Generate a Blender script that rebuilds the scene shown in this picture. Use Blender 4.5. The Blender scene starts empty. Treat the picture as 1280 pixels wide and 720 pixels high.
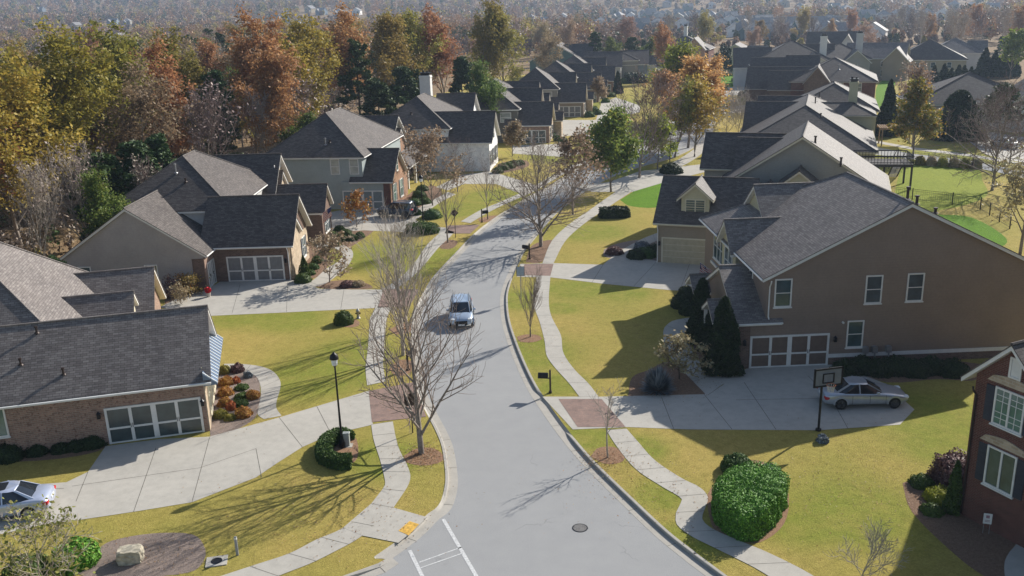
import bpy, math, random
import numpy as np
from mathutils import Vector, Matrix
from mathutils.geometry import tessellate_polygon

R_ = math.radians
scene = bpy.context.scene
COL = scene.collection

# ------------------------------------------------------------------ camera
FPX, PITCH, ROLL, CAMH = 1150.0, R_(17.3), R_(1.8), 23.0
fwd = np.array([0, math.cos(PITCH), -math.sin(PITCH)])
rgt = np.array([1.0, 0, 0])
upv = np.cross(rgt, fwd)
ri = rgt * math.cos(ROLL) - upv * math.sin(ROLL)
ui = rgt * math.sin(ROLL) + upv * math.cos(ROLL)
cam_d = bpy.data.cameras.new('camera')
cam_d.sensor_width = 36.0
cam_d.lens = 36.0 * FPX / 1280.0
cam_d.clip_start = 0.5
cam_d.clip_end = 9000
cam = bpy.data.objects.new('camera', cam_d)
COL.objects.link(cam)
m = Matrix(((ri[0], ui[0], -fwd[0], 0), (ri[1], ui[1], -fwd[1], 0), (ri[2], ui[2], -fwd[2], CAMH), (0, 0, 0, 1)))
cam.matrix_world = m
scene.camera = cam

# ------------------------------------------------------------------ light
SUN_AZ, SUN_EL = R_(42), R_(30)            # azimuth from +X, the sun stands to the right and beyond
world = bpy.data.worlds.new('World')
scene.world = world
world.use_nodes = True
wn = world.node_tree
sky = wn.nodes.new('ShaderNodeTexSky')
sky.sky_type = 'NISHITA'
sky.sun_disc = False
sky.sun_elevation = SUN_EL
sky.sun_rotation = math.pi / 2 - SUN_AZ
sky.air_density = 1.0
sky.dust_density = 1.2
bg = wn.nodes['Background']
bg.inputs['Strength'].default_value = 0.088
wn.links.new(sky.outputs[0], bg.inputs[0])
sun_d = bpy.data.lights.new('sun', 'SUN')
sun_d.energy = 5.0
sun_d.angle = R_(0.53)
sun_d.color = (1.0, 0.955, 0.88)
sun = bpy.data.objects.new('sun', sun_d)
sdir = Vector((math.cos(SUN_AZ) * math.cos(SUN_EL), math.sin(SUN_AZ) * math.cos(SUN_EL), math.sin(SUN_EL)))
sun.rotation_euler = sdir.to_track_quat('Z', 'Y').to_euler()
sun.location = (60, 60, 90)
COL.objects.link(sun)
scene.view_settings.view_transform = 'Standard'
scene.view_settings.look = 'None'
scene.view_settings.exposure = 0.5
scene.view_settings.gamma = 1.0
scene.cycles.max_bounces = 5
scene.cycles.diffuse_bounces = 2
scene.cycles.glossy_bounces = 2
scene.cycles.transmission_bounces = 3
scene.cycles.volume_bounces = 0
scene.cycles.transparent_max_bounces = 6
scene.cycles.use_denoising = True
scene.cycles.use_adaptive_sampling = True
scene.cycles.sample_clamp_indirect = 6

HAZE = 0.0002
Z0 = 0.12                                   # level of lawns, walks and drives above the road


def G(x, y, z=0.0):
    """point of the level plane z seen at photo pixel (x, y) -- used to survey the place"""
    d = ri * (x - 640) / FPX - ui * (y - 360) / FPX + fwd
    t = (z - CAMH) / d[2]
    return np.array([d[0] * t, d[1] * t, z])


def ray(x, y):
    return ri * (x - 640) / FPX - ui * (y - 360) / FPX + fwd


# ------------------------------------------------------------------ tags
def tag(o, label=None, cat=None, group=None, kind=None):
    if label: o['label'] = label
    if cat: o['category'] = cat
    if group: o['group'] = group
    if kind: o['kind'] = kind
    return o


def empty(name, loc=(0, 0, 0), rz=0.0, label=None, cat=None, group=None):
    o = bpy.data.objects.new(name, None)
    o.empty_display_size = 0.5
    o.location = loc
    o.rotation_euler = (0, 0, rz)
    COL.objects.link(o)
    return tag(o, label, cat, group)


def copy_tree(o, parent=None, loc=None, rz=None, scale=None, label=None, group=None):
    c = o.copy()
    COL.objects.link(c)
    if parent is not None: c.parent = parent
    if loc is not None: c.location = loc
    if rz is not None: c.rotation_euler = (0, 0, rz)
    if scale is not None: c.scale = (scale, scale, scale) if not hasattr(scale, '__len__') else scale
    if label: c['label'] = label
    if group: c['group'] = group
    for ch in [k for k in bpy.data.objects if k.parent == o and k != c]:
        copy_tree(ch, c)
    return c


CH = {}                                      # children index for fast copies


def link_child(o, parent):
    CH.setdefault(parent.name, []).append(o)


def fast_copy(o, parent=None, loc=None, rz=None, scale=None, label=None, group=None):
    c = o.copy()
    COL.objects.link(c)
    if parent is not None: c.parent = parent
    if loc is not None: c.location = loc
    if rz is not None: c.rotation_euler = (0, 0, rz)
    if scale is not None: c.scale = (scale, scale, scale) if not hasattr(scale, '__len__') else scale
    if label: c['label'] = label
    if group: c['group'] = group
    kids = list(CH.get(o.name, []))
    for k in kids:
        n = fast_copy(k, c)
        link_child(n, c)
    return c


# ------------------------------------------------------------------ mesh builder
class MB:
    def __init__(s):
        s.v = []; s.f = []; s.m = []
        s.mats = []

    def mi(s, mat):
        if mat is None: return 0
        if mat not in s.mats: s.mats.append(mat)
        return s.mats.index(mat)

    def add(s, vs, fs, mat=None):
        b = len(s.v); i = s.mi(mat)
        s.v.extend([tuple(map(float, p)) for p in vs])
        for f in fs:
            s.f.append(tuple(b + k for k in f)); s.m.append(i)
        return s

    def box(s, x0, x1, y0, y1, z0, z1, mat=None):
        if x0 > x1: x0, x1 = x1, x0
        if y0 > y1: y0, y1 = y1, y0
        vs = [(x0, y0, z0), (x1, y0, z0), (x1, y1, z0), (x0, y1, z0), (x0, y0, z1), (x1, y0, z1), (x1, y1, z1), (x0, y1, z1)]
        return s.add(vs, [(0, 3, 2, 1), (4, 5, 6, 7), (0, 1, 5, 4), (1, 2, 6, 5), (2, 3, 7, 6), (3, 0, 4, 7)], mat)

    def tube(s, pts, rad, n=6, mat=None, cap=True):
        pts = [np.array(p, float) for p in pts]
        if not hasattr(rad, '__len__'): rad = [rad] * len(pts)
        b = []
        prev = None
        vs = []
        for i, p in enumerate(pts):
            d = pts[min(i + 1, len(pts) - 1)] - pts[max(i - 1, 0)]
            d = d / (np.linalg.norm(d) + 1e-9)
            if prev is None:
                a = np.array([1.0, 0, 0]) if abs(d[0]) < .8 else np.array([0, 1.0, 0])
            else:
                a = prev
            a = a - d * np.dot(a, d); a /= np.linalg.norm(a) + 1e-9
            prev = a
            c = np.cross(d, a)
            for k in range(n):
                t = 2 * math.pi * k / n
                vs.append(p + rad[i] * (a * math.cos(t) + c * math.sin(t)))
        fs = []
        for i in range(len(pts) - 1):
            for k in range(n):
                k2 = (k + 1) % n
                fs.append((i * n + k, i * n + k2, (i + 1) * n + k2, (i + 1) * n + k))
        if cap:
            fs.append(tuple(reversed(range(n))))
            fs.append(tuple((len(pts) - 1) * n + k for k in range(n)))
        return s.add(vs, fs, mat)

    def poly(s, pts, mat=None):
        """flat concave polygon, upward"""
        P = [Vector(p) for p in pts]
        tris = tessellate_polygon([P])
        out = []
        for t in tris:
            a, b, c = [P[i] for i in t]
            if (b - a).cross(c - a).z < 0: t = (t[0], t[2], t[1])
            out.append(t)
        return s.add(pts, out, mat)

    def lathe(s, prof, n=16, mat=None, off=(0, 0, 0)):
        vs = []
        for r, z in prof:
            for k in range(n):
                t = 2 * math.pi * k / n
                vs.append((off[0] + r * math.cos(t), off[1] + r * math.sin(t), off[2] + z))
        fs = []
        for i in range(len(prof) - 1):
            for k in range(n):
                k2 = (k + 1) % n
                fs.append((i * n + k, i * n + k2, (i + 1) * n + k2, (i + 1) * n + k))
        fs.append(tuple(reversed(range(n))))
        fs.append(tuple((len(prof) - 1) * n + k for k in range(n)))
        return s.add(vs, fs, mat)

    def build(s, name, mat=None, parent=None, smooth=False, uv=True):
        me = bpy.data.meshes.new(name)
        me.from_pydata(s.v, [], s.f)
        mats = s.mats or ([mat] if mat else [])
        if mat and s.mats and None in s.mats: mats = [mat if q is None else q for q in s.mats]
        for q in mats: me.materials.append(q)
        if len(mats) > 1: me.polygons.foreach_set('material_index', s.m)
        if smooth: me.polygons.foreach_set('use_smooth', [True] * len(me.polygons))
        me.update()
        if uv:
            l = me.uv_layers.new(name='uv')
            nl = len(me.loops)
            vi = np.empty(nl, dtype=np.int32); me.loops.foreach_get('vertex_index', vi)
            co = np.empty(len(me.vertices) * 3); me.vertices.foreach_get('co', co); co = co.reshape(-1, 3)
            npoly = len(me.polygons)
            nr = np.empty(npoly * 3); me.polygons.foreach_get('normal', nr); nr = nr.reshape(-1, 3)
            tot = np.empty(npoly, dtype=np.int32); me.polygons.foreach_get('loop_total', tot)
            nn = np.repeat(nr, tot, axis=0)
            t = np.cross(np.array([[0, 0, 1.0]]), nn)
            ln = np.linalg.norm(t, axis=1)
            flat = ln < 0.05
            t[flat] = (1, 0, 0); ln[flat] = 1
            t /= ln[:, None]
            w = np.cross(nn, t)
            p = co[vi]
            uvs = np.stack([(p * t).sum(1), (p * w).sum(1)], 1)
            l.data.foreach_set('uv', uvs.ravel())
        o = bpy.data.objects.new(name, me)
        COL.objects.link(o)
        if parent is not None:
            o.parent = parent
            link_child(o, parent)
        return o


def npmesh(name, verts, faces, mat, parent=None, mi=None):
    """fast mesh from numpy (faces all quads)"""
    me = bpy.data.meshes.new(name)
    nf = len(faces)
    me.vertices.add(len(verts)); me.vertices.foreach_set('co', np.asarray(verts, dtype=np.float32).ravel())
    k = faces.shape[1]
    me.loops.add(nf * k); me.loops.foreach_set('vertex_index', faces.astype(np.int32).ravel())
    me.polygons.add(nf)
    me.polygons.foreach_set('loop_start', np.arange(0, nf * k, k, dtype=np.int32))
    me.polygons.foreach_set('loop_total', np.full(nf, k, dtype=np.int32))
    for q in (mat if isinstance(mat, (list, tuple)) else [mat]): me.materials.append(q)
    if mi is not None: me.polygons.foreach_set('material_index', np.asarray(mi, dtype=np.int32))
    me.update(calc_edges=True)
    me.validate()
    o = bpy.data.objects.new(name, me)
    COL.objects.link(o)
    if parent is not None:
        o.parent = parent
        link_child(o, parent)
    return o


# ------------------------------------------------------------------ materials
def new_mat(name):
    mt = bpy.data.materials.new(name)
    mt.use_nodes = True
    nt = mt.node_tree
    b = nt.nodes['Principled BSDF']
    return mt, nt, b


def N(nt, typ, **kw):
    n = nt.nodes.new(typ)
    for k, v in kw.items(): setattr(n, k, v)
    return n


def noise(nt, scale, detail=3, rough=.55, coord='Object', vec=None, dim='3D'):
    t = N(nt, 'ShaderNodeTexNoise')
    t.inputs['Scale'].default_value = scale
    t.inputs['Detail'].default_value = detail
    t.inputs['Roughness'].default_value = rough
    if vec is None:
        c = N(nt, 'ShaderNodeTexCoord')
        nt.links.new(c.outputs[coord], t.inputs['Vector'])
    else:
        nt.links.new(vec, t.inputs['Vector'])
    return t.outputs['Fac']


def ramp(nt, fac, stops, interp='LINEAR'):
    r = N(nt, 'ShaderNodeValToRGB')
    r.color_ramp.interpolation = interp
    while len(r.color_ramp.elements) < len(stops): r.color_ramp.elements.new(0.5)
    for e, (p, c) in zip(r.color_ramp.elements, stops):
        e.position = p
        e.color = (*c, 1) if len(c) == 3 else c
    nt.links.new(fac, r.inputs[0])
    return r.outputs[0]


def mix(nt, fac, a, b, blend='MIX'):
    x = N(nt, 'ShaderNodeMix', data_type='RGBA', blend_type=blend)
    for inp, v in ((x.inputs[0], fac), (x.inputs[6], a), (x.inputs[7], b)):
        if isinstance(v, (int, float)): inp.default_value = v
        elif isinstance(v, tuple): inp.default_value = (*v, 1) if len(v) == 3 else v
        else: nt.links.new(v, inp)
    return x.outputs[2]


def bump(nt, b, h, strength=.4, dist=.05):
    n = N(nt, 'ShaderNodeBump')
    n.inputs['Strength'].default_value = strength
    n.inputs['Distance'].default_value = dist
    nt.links.new(h, n.inputs['Height'])
    nt.links.new(n.outputs[0], b.inputs['Normal'])


def plain(name, col, rough=.6, metal=0.0, var=.12, scale=3.0, spec=.3):
    mt, nt, b = new_mat(name)
    f = noise(nt, scale, 4)
    lo = tuple(c * (1 - var) for c in col); hi = tuple(min(1, c * (1 + var)) for c in col)
    nt.links.new(ramp(nt, f, [(.3, lo), (.7, hi)]), b.inputs['Base Color'])
    b.inputs['Roughness'].default_value = rough
    b.inputs['Metallic'].default_value = metal
    b.inputs['Specular IOR Level'].default_value = spec
    return mt


def mat_asphalt():
    mt, nt, b = new_mat('worn asphalt')
    big = noise(nt, .12, 4, .6); mid = noise(nt, .9, 5, .65); fine = noise(nt, 28, 3, .7)
    c1 = ramp(nt, big, [(.3, (.285, .287, .285)), (.7, (.335, .334, .325))])
    c2 = mix(nt, .35, c1, ramp(nt, mid, [(.3, (.27, .27, .27)), (.72, (.37, .368, .36))]))
    c3 = mix(nt, .3, c2, ramp(nt, fine, [(.35, (.2, .2, .2)), (.7, (.44, .44, .44))]))
    # hairline cracks
    vo = N(nt, 'ShaderNodeTexVoronoi', feature='DISTANCE_TO_EDGE')
    vo.inputs['Scale'].default_value = .13
    co = N(nt, 'ShaderNodeTexCoord')
    wv = N(nt, 'ShaderNodeVectorMath', operation='ADD')
    nv = N(nt, 'ShaderNodeTexNoise'); nv.inputs['Scale'].default_value = .8; nv.inputs['Detail'].default_value = 5
    nt.links.new(co.outputs['Object'], nv.inputs['Vector'])
    sc_ = N(nt, 'ShaderNodeVectorMath', operation='SCALE'); sc_.inputs['Scale'].default_value = 1.6
    nt.links.new(nv.outputs['Color'], sc_.inputs[0])
    nt.links.new(co.outputs['Object'], wv.inputs[0]); nt.links.new(sc_.outputs[0], wv.inputs[1])
    nt.links.new(wv.outputs[0], vo.inputs['Vector'])
    crack = ramp(nt, vo.outputs['Distance'], [(0, (1, 1, 1)), (.004, (0, 0, 0))])
    gate = ramp(nt, noise(nt, .25, 2), [(.5, (0, 0, 0)), (.6, (.4, .4, .4))])
    k = mix(nt, 1.0, crack, gate, 'MULTIPLY')
    c4 = mix(nt, k, c3, (.1, .1, .1))
    nt.links.new(c4, b.inputs['Base Color'])
    b.inputs['Roughness'].default_value = .9
    b.inputs['Specular IOR Level'].default_value = .25
    bump(nt, b, fine, .25, .01)
    return mt


def mat_concrete(name, base=(.47, .44, .385), dark=.8):
    mt, nt, b = new_mat(name)
    big = noise(nt, .35, 4, .6); mid = noise(nt, 2.2, 6, .7); fine = noise(nt, 30, 2, .7)
    d = tuple(c * dark for c in base)
    c1 = ramp(nt, big, [(.3, d), (.68, base)])
    c2 = mix(nt, .4, c1, ramp(nt, mid, [(.32, tuple(c * .72 for c in base)), (.6, tuple(c * 1.06 for c in base))]))
    c3 = mix(nt, .12, c2, ramp(nt, fine, [(.3, (.2, .19, .17)), (.7, (.62, .6, .55))]))
    st = ramp(nt, noise(nt, .8, 7, .75), [(.58, (0, 0, 0)), (.72, (.4, .4, .4))])
    c3 = mix(nt, st, c3, tuple(c * .6 for c in base))
    nt.links.new(c3, b.inputs['Base Color'])
    b.inputs['Roughness'].default_value = .85
    b.inputs['Specular IOR Level'].default_value = .25
    bump(nt, b, mid, .1, .01)
    return mt


def mat_lawn(name, dry=(.34, .262, .085), green=(.2, .215, .042), lo=.42, hi=.62, olive=(.285, .24, .07), zones=()):
    mt, nt, b = new_mat(name)
    big = noise(nt, .085, 4, .6); mid = noise(nt, .7, 6, .7); fine = noise(nt, 9, 4, .75); vf = noise(nt, 45, 2, .7)
    c1 = ramp(nt, big, [(lo, dry), (hi, tuple((a + q) / 2 for a, q in zip(dry, green)))])
    if zones:                                  # areas that are watered: softly greener grass
        co = N(nt, 'ShaderNodeTexCoord'); tot = None
        for (x, y, r) in zones:
            p = G(x, y, 0.12)
            vm = N(nt, 'ShaderNodeVectorMath', operation='DISTANCE'); nt.links.new(co.outputs['Object'], vm.inputs[0]); vm.inputs[1].default_value = tuple(p)
            mr = N(nt, 'ShaderNodeMapRange'); mr.inputs[1].default_value = r * 1.35; mr.inputs[2].default_value = r * .35
            nt.links.new(vm.outputs['Value'], mr.inputs[0])
            if tot is None: tot = mr.outputs[0]
            else:
                mx = N(nt, 'ShaderNodeMath', operation='MAXIMUM'); nt.links.new(tot, mx.inputs[0]); nt.links.new(mr.outputs[0], mx.inputs[1]); tot = mx.outputs[0]
        wob = N(nt, 'ShaderNodeMath', operation='MULTIPLY_ADD'); nt.links.new(noise(nt, .35, 5, .7), wob.inputs[0]); wob.inputs[1].default_value = 1.2; wob.inputs[2].default_value = -.6
        ad = N(nt, 'ShaderNodeMath', operation='ADD', use_clamp=True); nt.links.new(tot, ad.inputs[0]); nt.links.new(wob.outputs[0], ad.inputs[1])
        ml = N(nt, 'ShaderNodeMath', operation='MULTIPLY', use_clamp=True); nt.links.new(ad.outputs[0], ml.inputs[0]); nt.links.new(tot, ml.inputs[1])
        m2 = N(nt, 'ShaderNodeMath', operation='MULTIPLY', use_clamp=True); nt.links.new(ml.outputs[0], m2.inputs[0]); m2.inputs[1].default_value = 1.5
        c1 = mix(nt, m2.outputs[0], c1, green)
    c2 = mix(nt, ramp(nt, mid, [(.42, (0, 0, 0)), (.66, (.55, .55, .55))]), c1, olive)
    thin = ramp(nt, noise(nt, .32, 7, .72), [(.6, (0, 0, 0)), (.74, (.45, .45, .45))])
    c2 = mix(nt, thin, c2, (.23, .16, .07))
    c3 = mix(nt, .55, c2, ramp(nt, fine, [(.3, (.3, .3, .26)), (.7, (.9, .88, .8))]), 'MULTIPLY')
    c3 = mix(nt, .5, c3, mix(nt, 1.0, c3, (1.9, 1.9, 1.8), 'MULTIPLY'))
    mott = ramp(nt, noise(nt, 2.6, 5, .75), [(.34, (.68, .7, .62)), (.5, (1, 1, 1)), (.68, (1.22, 1.2, 1.25))])
    c3 = mix(nt, .55, c3, mix(nt, 1.0, c3, mott, 'MULTIPLY'))
    c4 = mix(nt, .5, c3, mix(nt, 1.0, c3, ramp(nt, vf, [(.3, (.45, .45, .4)), (.7, (1.6, 1.6, 1.5))]), 'MULTIPLY'))
    nt.links.new(c4, b.inputs['Base Color'])
    b.inputs['Roughness'].default_value = .95
    b.inputs['Specular IOR Level'].default_value = .1
    mm = N(nt, 'ShaderNodeMath', operation='ADD')
    nt.links.new(fine, mm.inputs[0]); nt.links.new(vf, mm.inputs[1])
    bump(nt, b, mm.outputs[0], .7, .05)
    return mt


def mat_mulch(name='bark mulch', a=(.13, .075, .045), c=(.3, .2, .14)):
    mt, nt, b = new_mat(name)
    f = noise(nt, 7, 6, .75); g = noise(nt, 30, 3, .8)
    c1 = ramp(nt, f, [(.35, a), (.65, c)])
    c2 = mix(nt, .5, c1, ramp(nt, g, [(.3, tuple(q * .5 for q in a)), (.72, tuple(min(1, q * 1.5) for q in c))]))
    nt.links.new(c2, b.inputs['Base Color'])
    b.inputs['Roughness'].default_value = .95
    b.inputs['Specular IOR Level'].default_value = .1
    bump(nt, b, g, .8, .06)
    return mt


def uvnode(nt):
    return N(nt, 'ShaderNodeUVMap').outputs[0]


def mat_brick(name, c1, c2, mortar, w=.28, h=.085, msize=.012, patch=None, rough=.85):
    mt, nt, b = new_mat(name)
    u = uvnode(nt)
    br = N(nt, 'ShaderNodeTexBrick')
    br.inputs['Scale'].default_value = 1.0
    br.inputs['Brick Width'].default_value = w
    br.inputs['Row Height'].default_value = h
    br.inputs['Mortar Size'].default_value = msize
    br.inputs['Mortar Smooth'].default_value = .1
    br.inputs['Bias'].default_value = 0
    br.inputs['Color1'].default_value = (*c1, 1)
    br.inputs['Color2'].default_value = (*c2, 1)
    br.inputs['Mortar'].default_value = (*mortar, 1)
    nt.links.new(u, br.inputs['Vector'])
    f = noise(nt, 1.6, 5, .7)
    c = mix(nt, .45, br.outputs['Color'], mix(nt, 1.0, br.outputs['Color'], ramp(nt, f, [(.3, (.5, .5, .52)), (.7, (1.45, 1.4, 1.35))]), 'MULTIPLY'))
    if patch:
        g = noise(nt, 5, 3, .7, vec=u)
        c = mix(nt, ramp(nt, g, [(.57, (0, 0, 0)), (.64, (.8, .8, .8))]), c, patch)
    nt.links.new(c, b.inputs['Base Color'])
    b.inputs['Roughness'].default_value = rough
    b.inputs['Specular IOR Level'].default_value = .15
    bump(nt, b, br.outputs['Fac'], -.3, .01)
    return mt


def mat_siding(name, col, pitch=.16, rough=.6):
    mt, nt, b = new_mat(name)
    u = uvnode(nt)
    sp = N(nt, 'ShaderNodeSeparateXYZ'); nt.links.new(u, sp.inputs[0])
    m1 = N(nt, 'ShaderNodeMath', operation='DIVIDE'); m1.inputs[1].default_value = pitch
    nt.links.new(sp.outputs['Y'], m1.inputs[0])
    fr = N(nt, 'ShaderNodeMath', operation='FRACT'); nt.links.new(m1.outputs[0], fr.inputs[0])
    line = ramp(nt, fr.outputs[0], [(0, (.72, .72, .72)), (.09, (1, 1, 1)), (1, (1, 1, 1))])
    f = noise(nt, .5, 4, .6)
    g = noise(nt, 6, 4, .7)
    c = mix(nt, 1.0, ramp(nt, f, [(.3, tuple(q * .9 for q in col)), (.7, tuple(q * 1.07 for q in col))]), line, 'MULTIPLY')
    c = mix(nt, .12, c, mix(nt, 1.0, c, ramp(nt, g, [(.3, (.4, .4, .4)), (.7, (1.5, 1.5, 1.5))]), 'MULTIPLY'))
    nt.links.new(c, b.inputs['Base Color'])
    b.inputs['Roughness'].default_value = rough
    b.inputs['Specular IOR Level'].default_value = .2
    bump(nt, b, fr.outputs[0], .35, .02)
    return mt


def mat_shingle(name, a=(.088, .074, .068), c=(.148, .13, .118), row=.145):
    mt, nt, b = new_mat(name)
    u = uvnode(nt)
    br = N(nt, 'ShaderNodeTexBrick')
    br.offset = .37
    br.inputs['Scale'].default_value = 1.0
    br.inputs['Brick Width'].default_value = .33
    br.inputs['Row Height'].default_value = row
    br.inputs['Mortar Size'].default_value = .012
    br.inputs['Mortar Smooth'].default_value = .4
    br.inputs['Bias'].default_value = -.1
    br.inputs['Color1'].default_value = (*a, 1)
    br.inputs['Color2'].default_value = (*c, 1)
    br.inputs['Mortar'].default_value = (*[q * .45 for q in a], 1)
    nt.links.new(u, br.inputs['Vector'])
    oi = N(nt, 'ShaderNodeObjectInfo')
    f = noise(nt, .45, 5, .65)
    mp = N(nt, 'ShaderNodeMapping'); mp.inputs['Scale'].default_value = (1.0, 6.0, 1)
    nt.links.new(u, mp.inputs['Vector'])
    g = noise(nt, 1.3, 4, .7, vec=mp.outputs[0])
    col = mix(nt, .3, br.outputs['Color'], mix(nt, 1.0, br.outputs['Color'], ramp(nt, f, [(.3, (.6, .6, .62)), (.7, (1.4, 1.38, 1.34))]), 'MULTIPLY'))
    col = mix(nt, .45, col, mix(nt, 1.0, col, ramp(nt, g, [(.3, (.55, .55, .55)), (.7, (1.45, 1.43, 1.4))]), 'MULTIPLY'))
    nt.links.new(col, b.inputs['Base Color'])
    b.inputs['Roughness'].default_value = .66
    b.inputs['Specular IOR Level'].default_value = .24
    bump(nt, b, br.outputs['Fac'], -.5, .02)
    return mt


def mat_glass(name, col=(.045, .065, .075), rough=.08, spec=.8, blinds=None):
    mt, nt, b = new_mat(name)
    f = noise(nt, 1.2, 3)
    base = ramp(nt, f, [(.3, tuple(q * .7 for q in col)), (.7, tuple(q * 1.3 for q in col))])
    nt.links.new(base, b.inputs['Base Color'])
    b.inputs['Roughness'].default_value = rough
    b.inputs['Specular IOR Level'].default_value = spec
    return mt


def mat_leaf(name, stops, rough=.55, trans=.42, objvar=.0):
    """foliage colour picked per leaf, shifted a little per tree"""
    mt, nt, b = new_mat(name)
    g = N(nt, 'ShaderNodeNewGeometry')
    oi = N(nt, 'ShaderNodeObjectInfo')
    c = ramp(nt, g.outputs['Random Per Island'], stops)
    hs = N(nt, 'ShaderNodeHueSaturation')
    mr = N(nt, 'ShaderNodeMapRange')
    mr.inputs[3].default_value = .5 - objvar * .06; mr.inputs[4].default_value = .5 + objvar * .06
    nt.links.new(oi.outputs['Random'], mr.inputs[0]); nt.links.new(mr.outputs[0], hs.inputs['Hue'])
    mr2 = N(nt, 'ShaderNodeMapRange')
    mr2.inputs[3].default_value = 1 - .35 * objvar; mr2.inputs[4].default_value = 1 + .35 * objvar
    ml = N(nt, 'ShaderNodeMath', operation='MULTIPLY'); ml.inputs[1].default_value = 7.31
    fr = N(nt, 'ShaderNodeMath', operation='FRACT')
    nt.links.new(oi.outputs['Random'], ml.inputs[0]); nt.links.new(ml.outputs[0], fr.inputs[0]); nt.links.new(fr.outputs[0], mr2.inputs[0])
    nt.links.new(mr2.outputs[0], hs.inputs['Value'])
    nt.links.new(c, hs.inputs['Color'])
    nt.links.new(hs.outputs[0], b.inputs['Base Color'])
    b.inputs['Roughness'].default_value = rough
    b.inputs['Specular IOR Level'].default_value = .2
    tr = N(nt, 'ShaderNodeBsdfTranslucent')
    nt.links.new(hs.outputs[0], tr.inputs['Color'])
    ms = N(nt, 'ShaderNodeMixShader'); ms.inputs[0].default_value = trans
    out = nt.nodes['Material Output']
    nt.links.new(b.outputs[0], ms.inputs[1]); nt.links.new(tr.outputs[0], ms.inputs[2])
    nt.links.new(ms.outputs[0], out.inputs['Surface'])
    return mt


M = {}
M['asphalt'] = mat_asphalt()
M['concrete'] = mat_concrete('pale concrete')
M['curb'] = mat_concrete('curb concrete', (.43, .4, .35), .75)
M['joint'] = plain('joint', (.13, .12, .1), .95, var=.3)
M['paver'] = mat_brick('rose pavers', (.3, .2, .165), (.24, .17, .145), (.2, .17, .15), .2, .1, .006)
ZL = [(400, 470, 5.5), (440, 440, 4), (360, 398, 4), (300, 398, 3), (520, 335, 3), (470, 320, 7), (560, 320, 4), (620, 245, 6), (700, 195, 8), (760, 130, 14), (570, 262, 6), (480, 575, 3)]
ZR = [(650, 375, 3.5), (670, 440, 4), (700, 480, 2.5), (740, 545, 2.5), (720, 362, 4), (780, 366, 3), (1170, 520, 5), (1180, 560, 3), (1060, 640, 4), (1000, 650, 3), (830, 620, 2), (850, 680, 2.5), (740, 290, 5), (780, 215, 6), (1150, 200, 14), (920, 108, 20), (800, 560, 2), (700, 385, 2)]
M['lawn'] = mat_lawn('lawn', zones=ZL)
M['lawn_r'] = mat_lawn('lawn right', zones=ZR)
M['lawn_green'] = mat_lawn('green lawn', (.22, .25, .04), (.17, .22, .035), olive=(.2, .23, .04))
M['lawn_bright'] = mat_lawn('bright green lawn', (.1, .2, .014), (.08, .17, .012), olive=(.1, .19, .018))
M['lawn_mid'] = mat_lawn('olive green lawn', (.16, .175, .025), (.105, .155, .018), olive=(.15, .165, .025))
M['soil'] = mat_lawn('leaf litter', (.22, .155, .1), (.16, .12, .07), olive=(.25, .17, .12))
M['mulch'] = mat_mulch()
M['straw'] = mat_mulch('pine straw', (.2, .11, .07), (.38, .24, .15))
M['mulch_grey'] = mat_mulch('weathered mulch', (.18, .14, .12), (.34, .27, .23))
M['shingle'] = mat_shingle('grey shingles')
M['shingle_b'] = mat_shingle('grey shingles weathered', (.155, .135, .126), (.25, .224, .208))
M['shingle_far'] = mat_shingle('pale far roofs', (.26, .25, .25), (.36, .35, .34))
M['white'] = plain('white trim', (.72, .7, .66), .5, var=.06)
M['cream'] = plain('cream trim', (.6, .55, .42), .5, var=.06)
M['taupe'] = mat_siding('taupe siding', (.4, .36, .345))
M['greyblue'] = mat_siding('grey green siding', (.36, .4, .39))
M['whitebrick'] = mat_brick('painted white brick', (.86, .85, .83), (.82, .82, .81), (.76, .76, .75))
M['brown'] = mat_siding('brown siding', (.262, .198, .158), .17)
M['khaki'] = mat_siding('khaki siding', (.3, .25, .19))
M['creamwall'] = mat_siding('cream siding', (.5, .46, .31))
M['greywall'] = mat_siding('warm grey siding', (.3, .29, .26))
M['darkgrey'] = mat_siding('dark grey siding', (.15, .14, .12))
M['teal'] = mat_siding('teal siding', (.13, .2, .19))
M['bluegrey'] = mat_siding('blue grey siding', (.2, .25, .3))
M['palegrey'] = mat_siding('pale grey siding', (.55, .54, .52))
M['beige'] = mat_siding('beige siding', (.42, .37, .27))
M['brick_tan'] = mat_brick('tumbled tan brick', (.35, .22, .165), (.24, .155, .12), (.33, .27, .22), .3, .11, .014, patch=(.13, .07, .055))
M['brick_pale'] = mat_brick('pale stone brick', (.5, .4, .29), (.38, .29, .2), (.48, .42, .33), .34, .14, .014)
M['brick_red'] = mat_brick('dark red brick', (.15, .055, .042), (.1, .038, .03), (.18, .13, .11), .24, .08, .01)
M['brick_orange'] = mat_brick('orange brick', (.36, .19, .11), (.27, .14, .085), (.4, .33, .26), .26, .09, .01)
M['brick_brown'] = mat_brick('brown brick', (.19, .12, .09), (.12, .075, .06), (.22, .18, .15), .26, .09, .01)
M['glass'] = mat_glass('window glass', (.05, .085, .095), .1)
M['glass_blind'] = mat_glass('window with blinds', (.33, .36, .33), .2)
M['glass_green'] = mat_glass('greenish window', (.13, .2, .17), .12)
M['gd_glass'] = mat_glass('garage panel', (.045, .065, .065), .25)
M['gd_brown'] = plain('brown door panel', (.16, .115, .09), .5)
M['gd_grey'] = plain('grey door panel', (.2, .2, .2), .5)
M['gd_bluegrey'] = plain('blue grey door panel', (.2, .235, .24), .5)
M['gd_cream'] = plain('cream door', (.42, .37, .26), .5)
M['shutter'] = plain('dark shutter', (.035, .04, .06), .5)
M['shutter_g'] = plain('grey shutter', (.1, .105, .1), .5)
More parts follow.
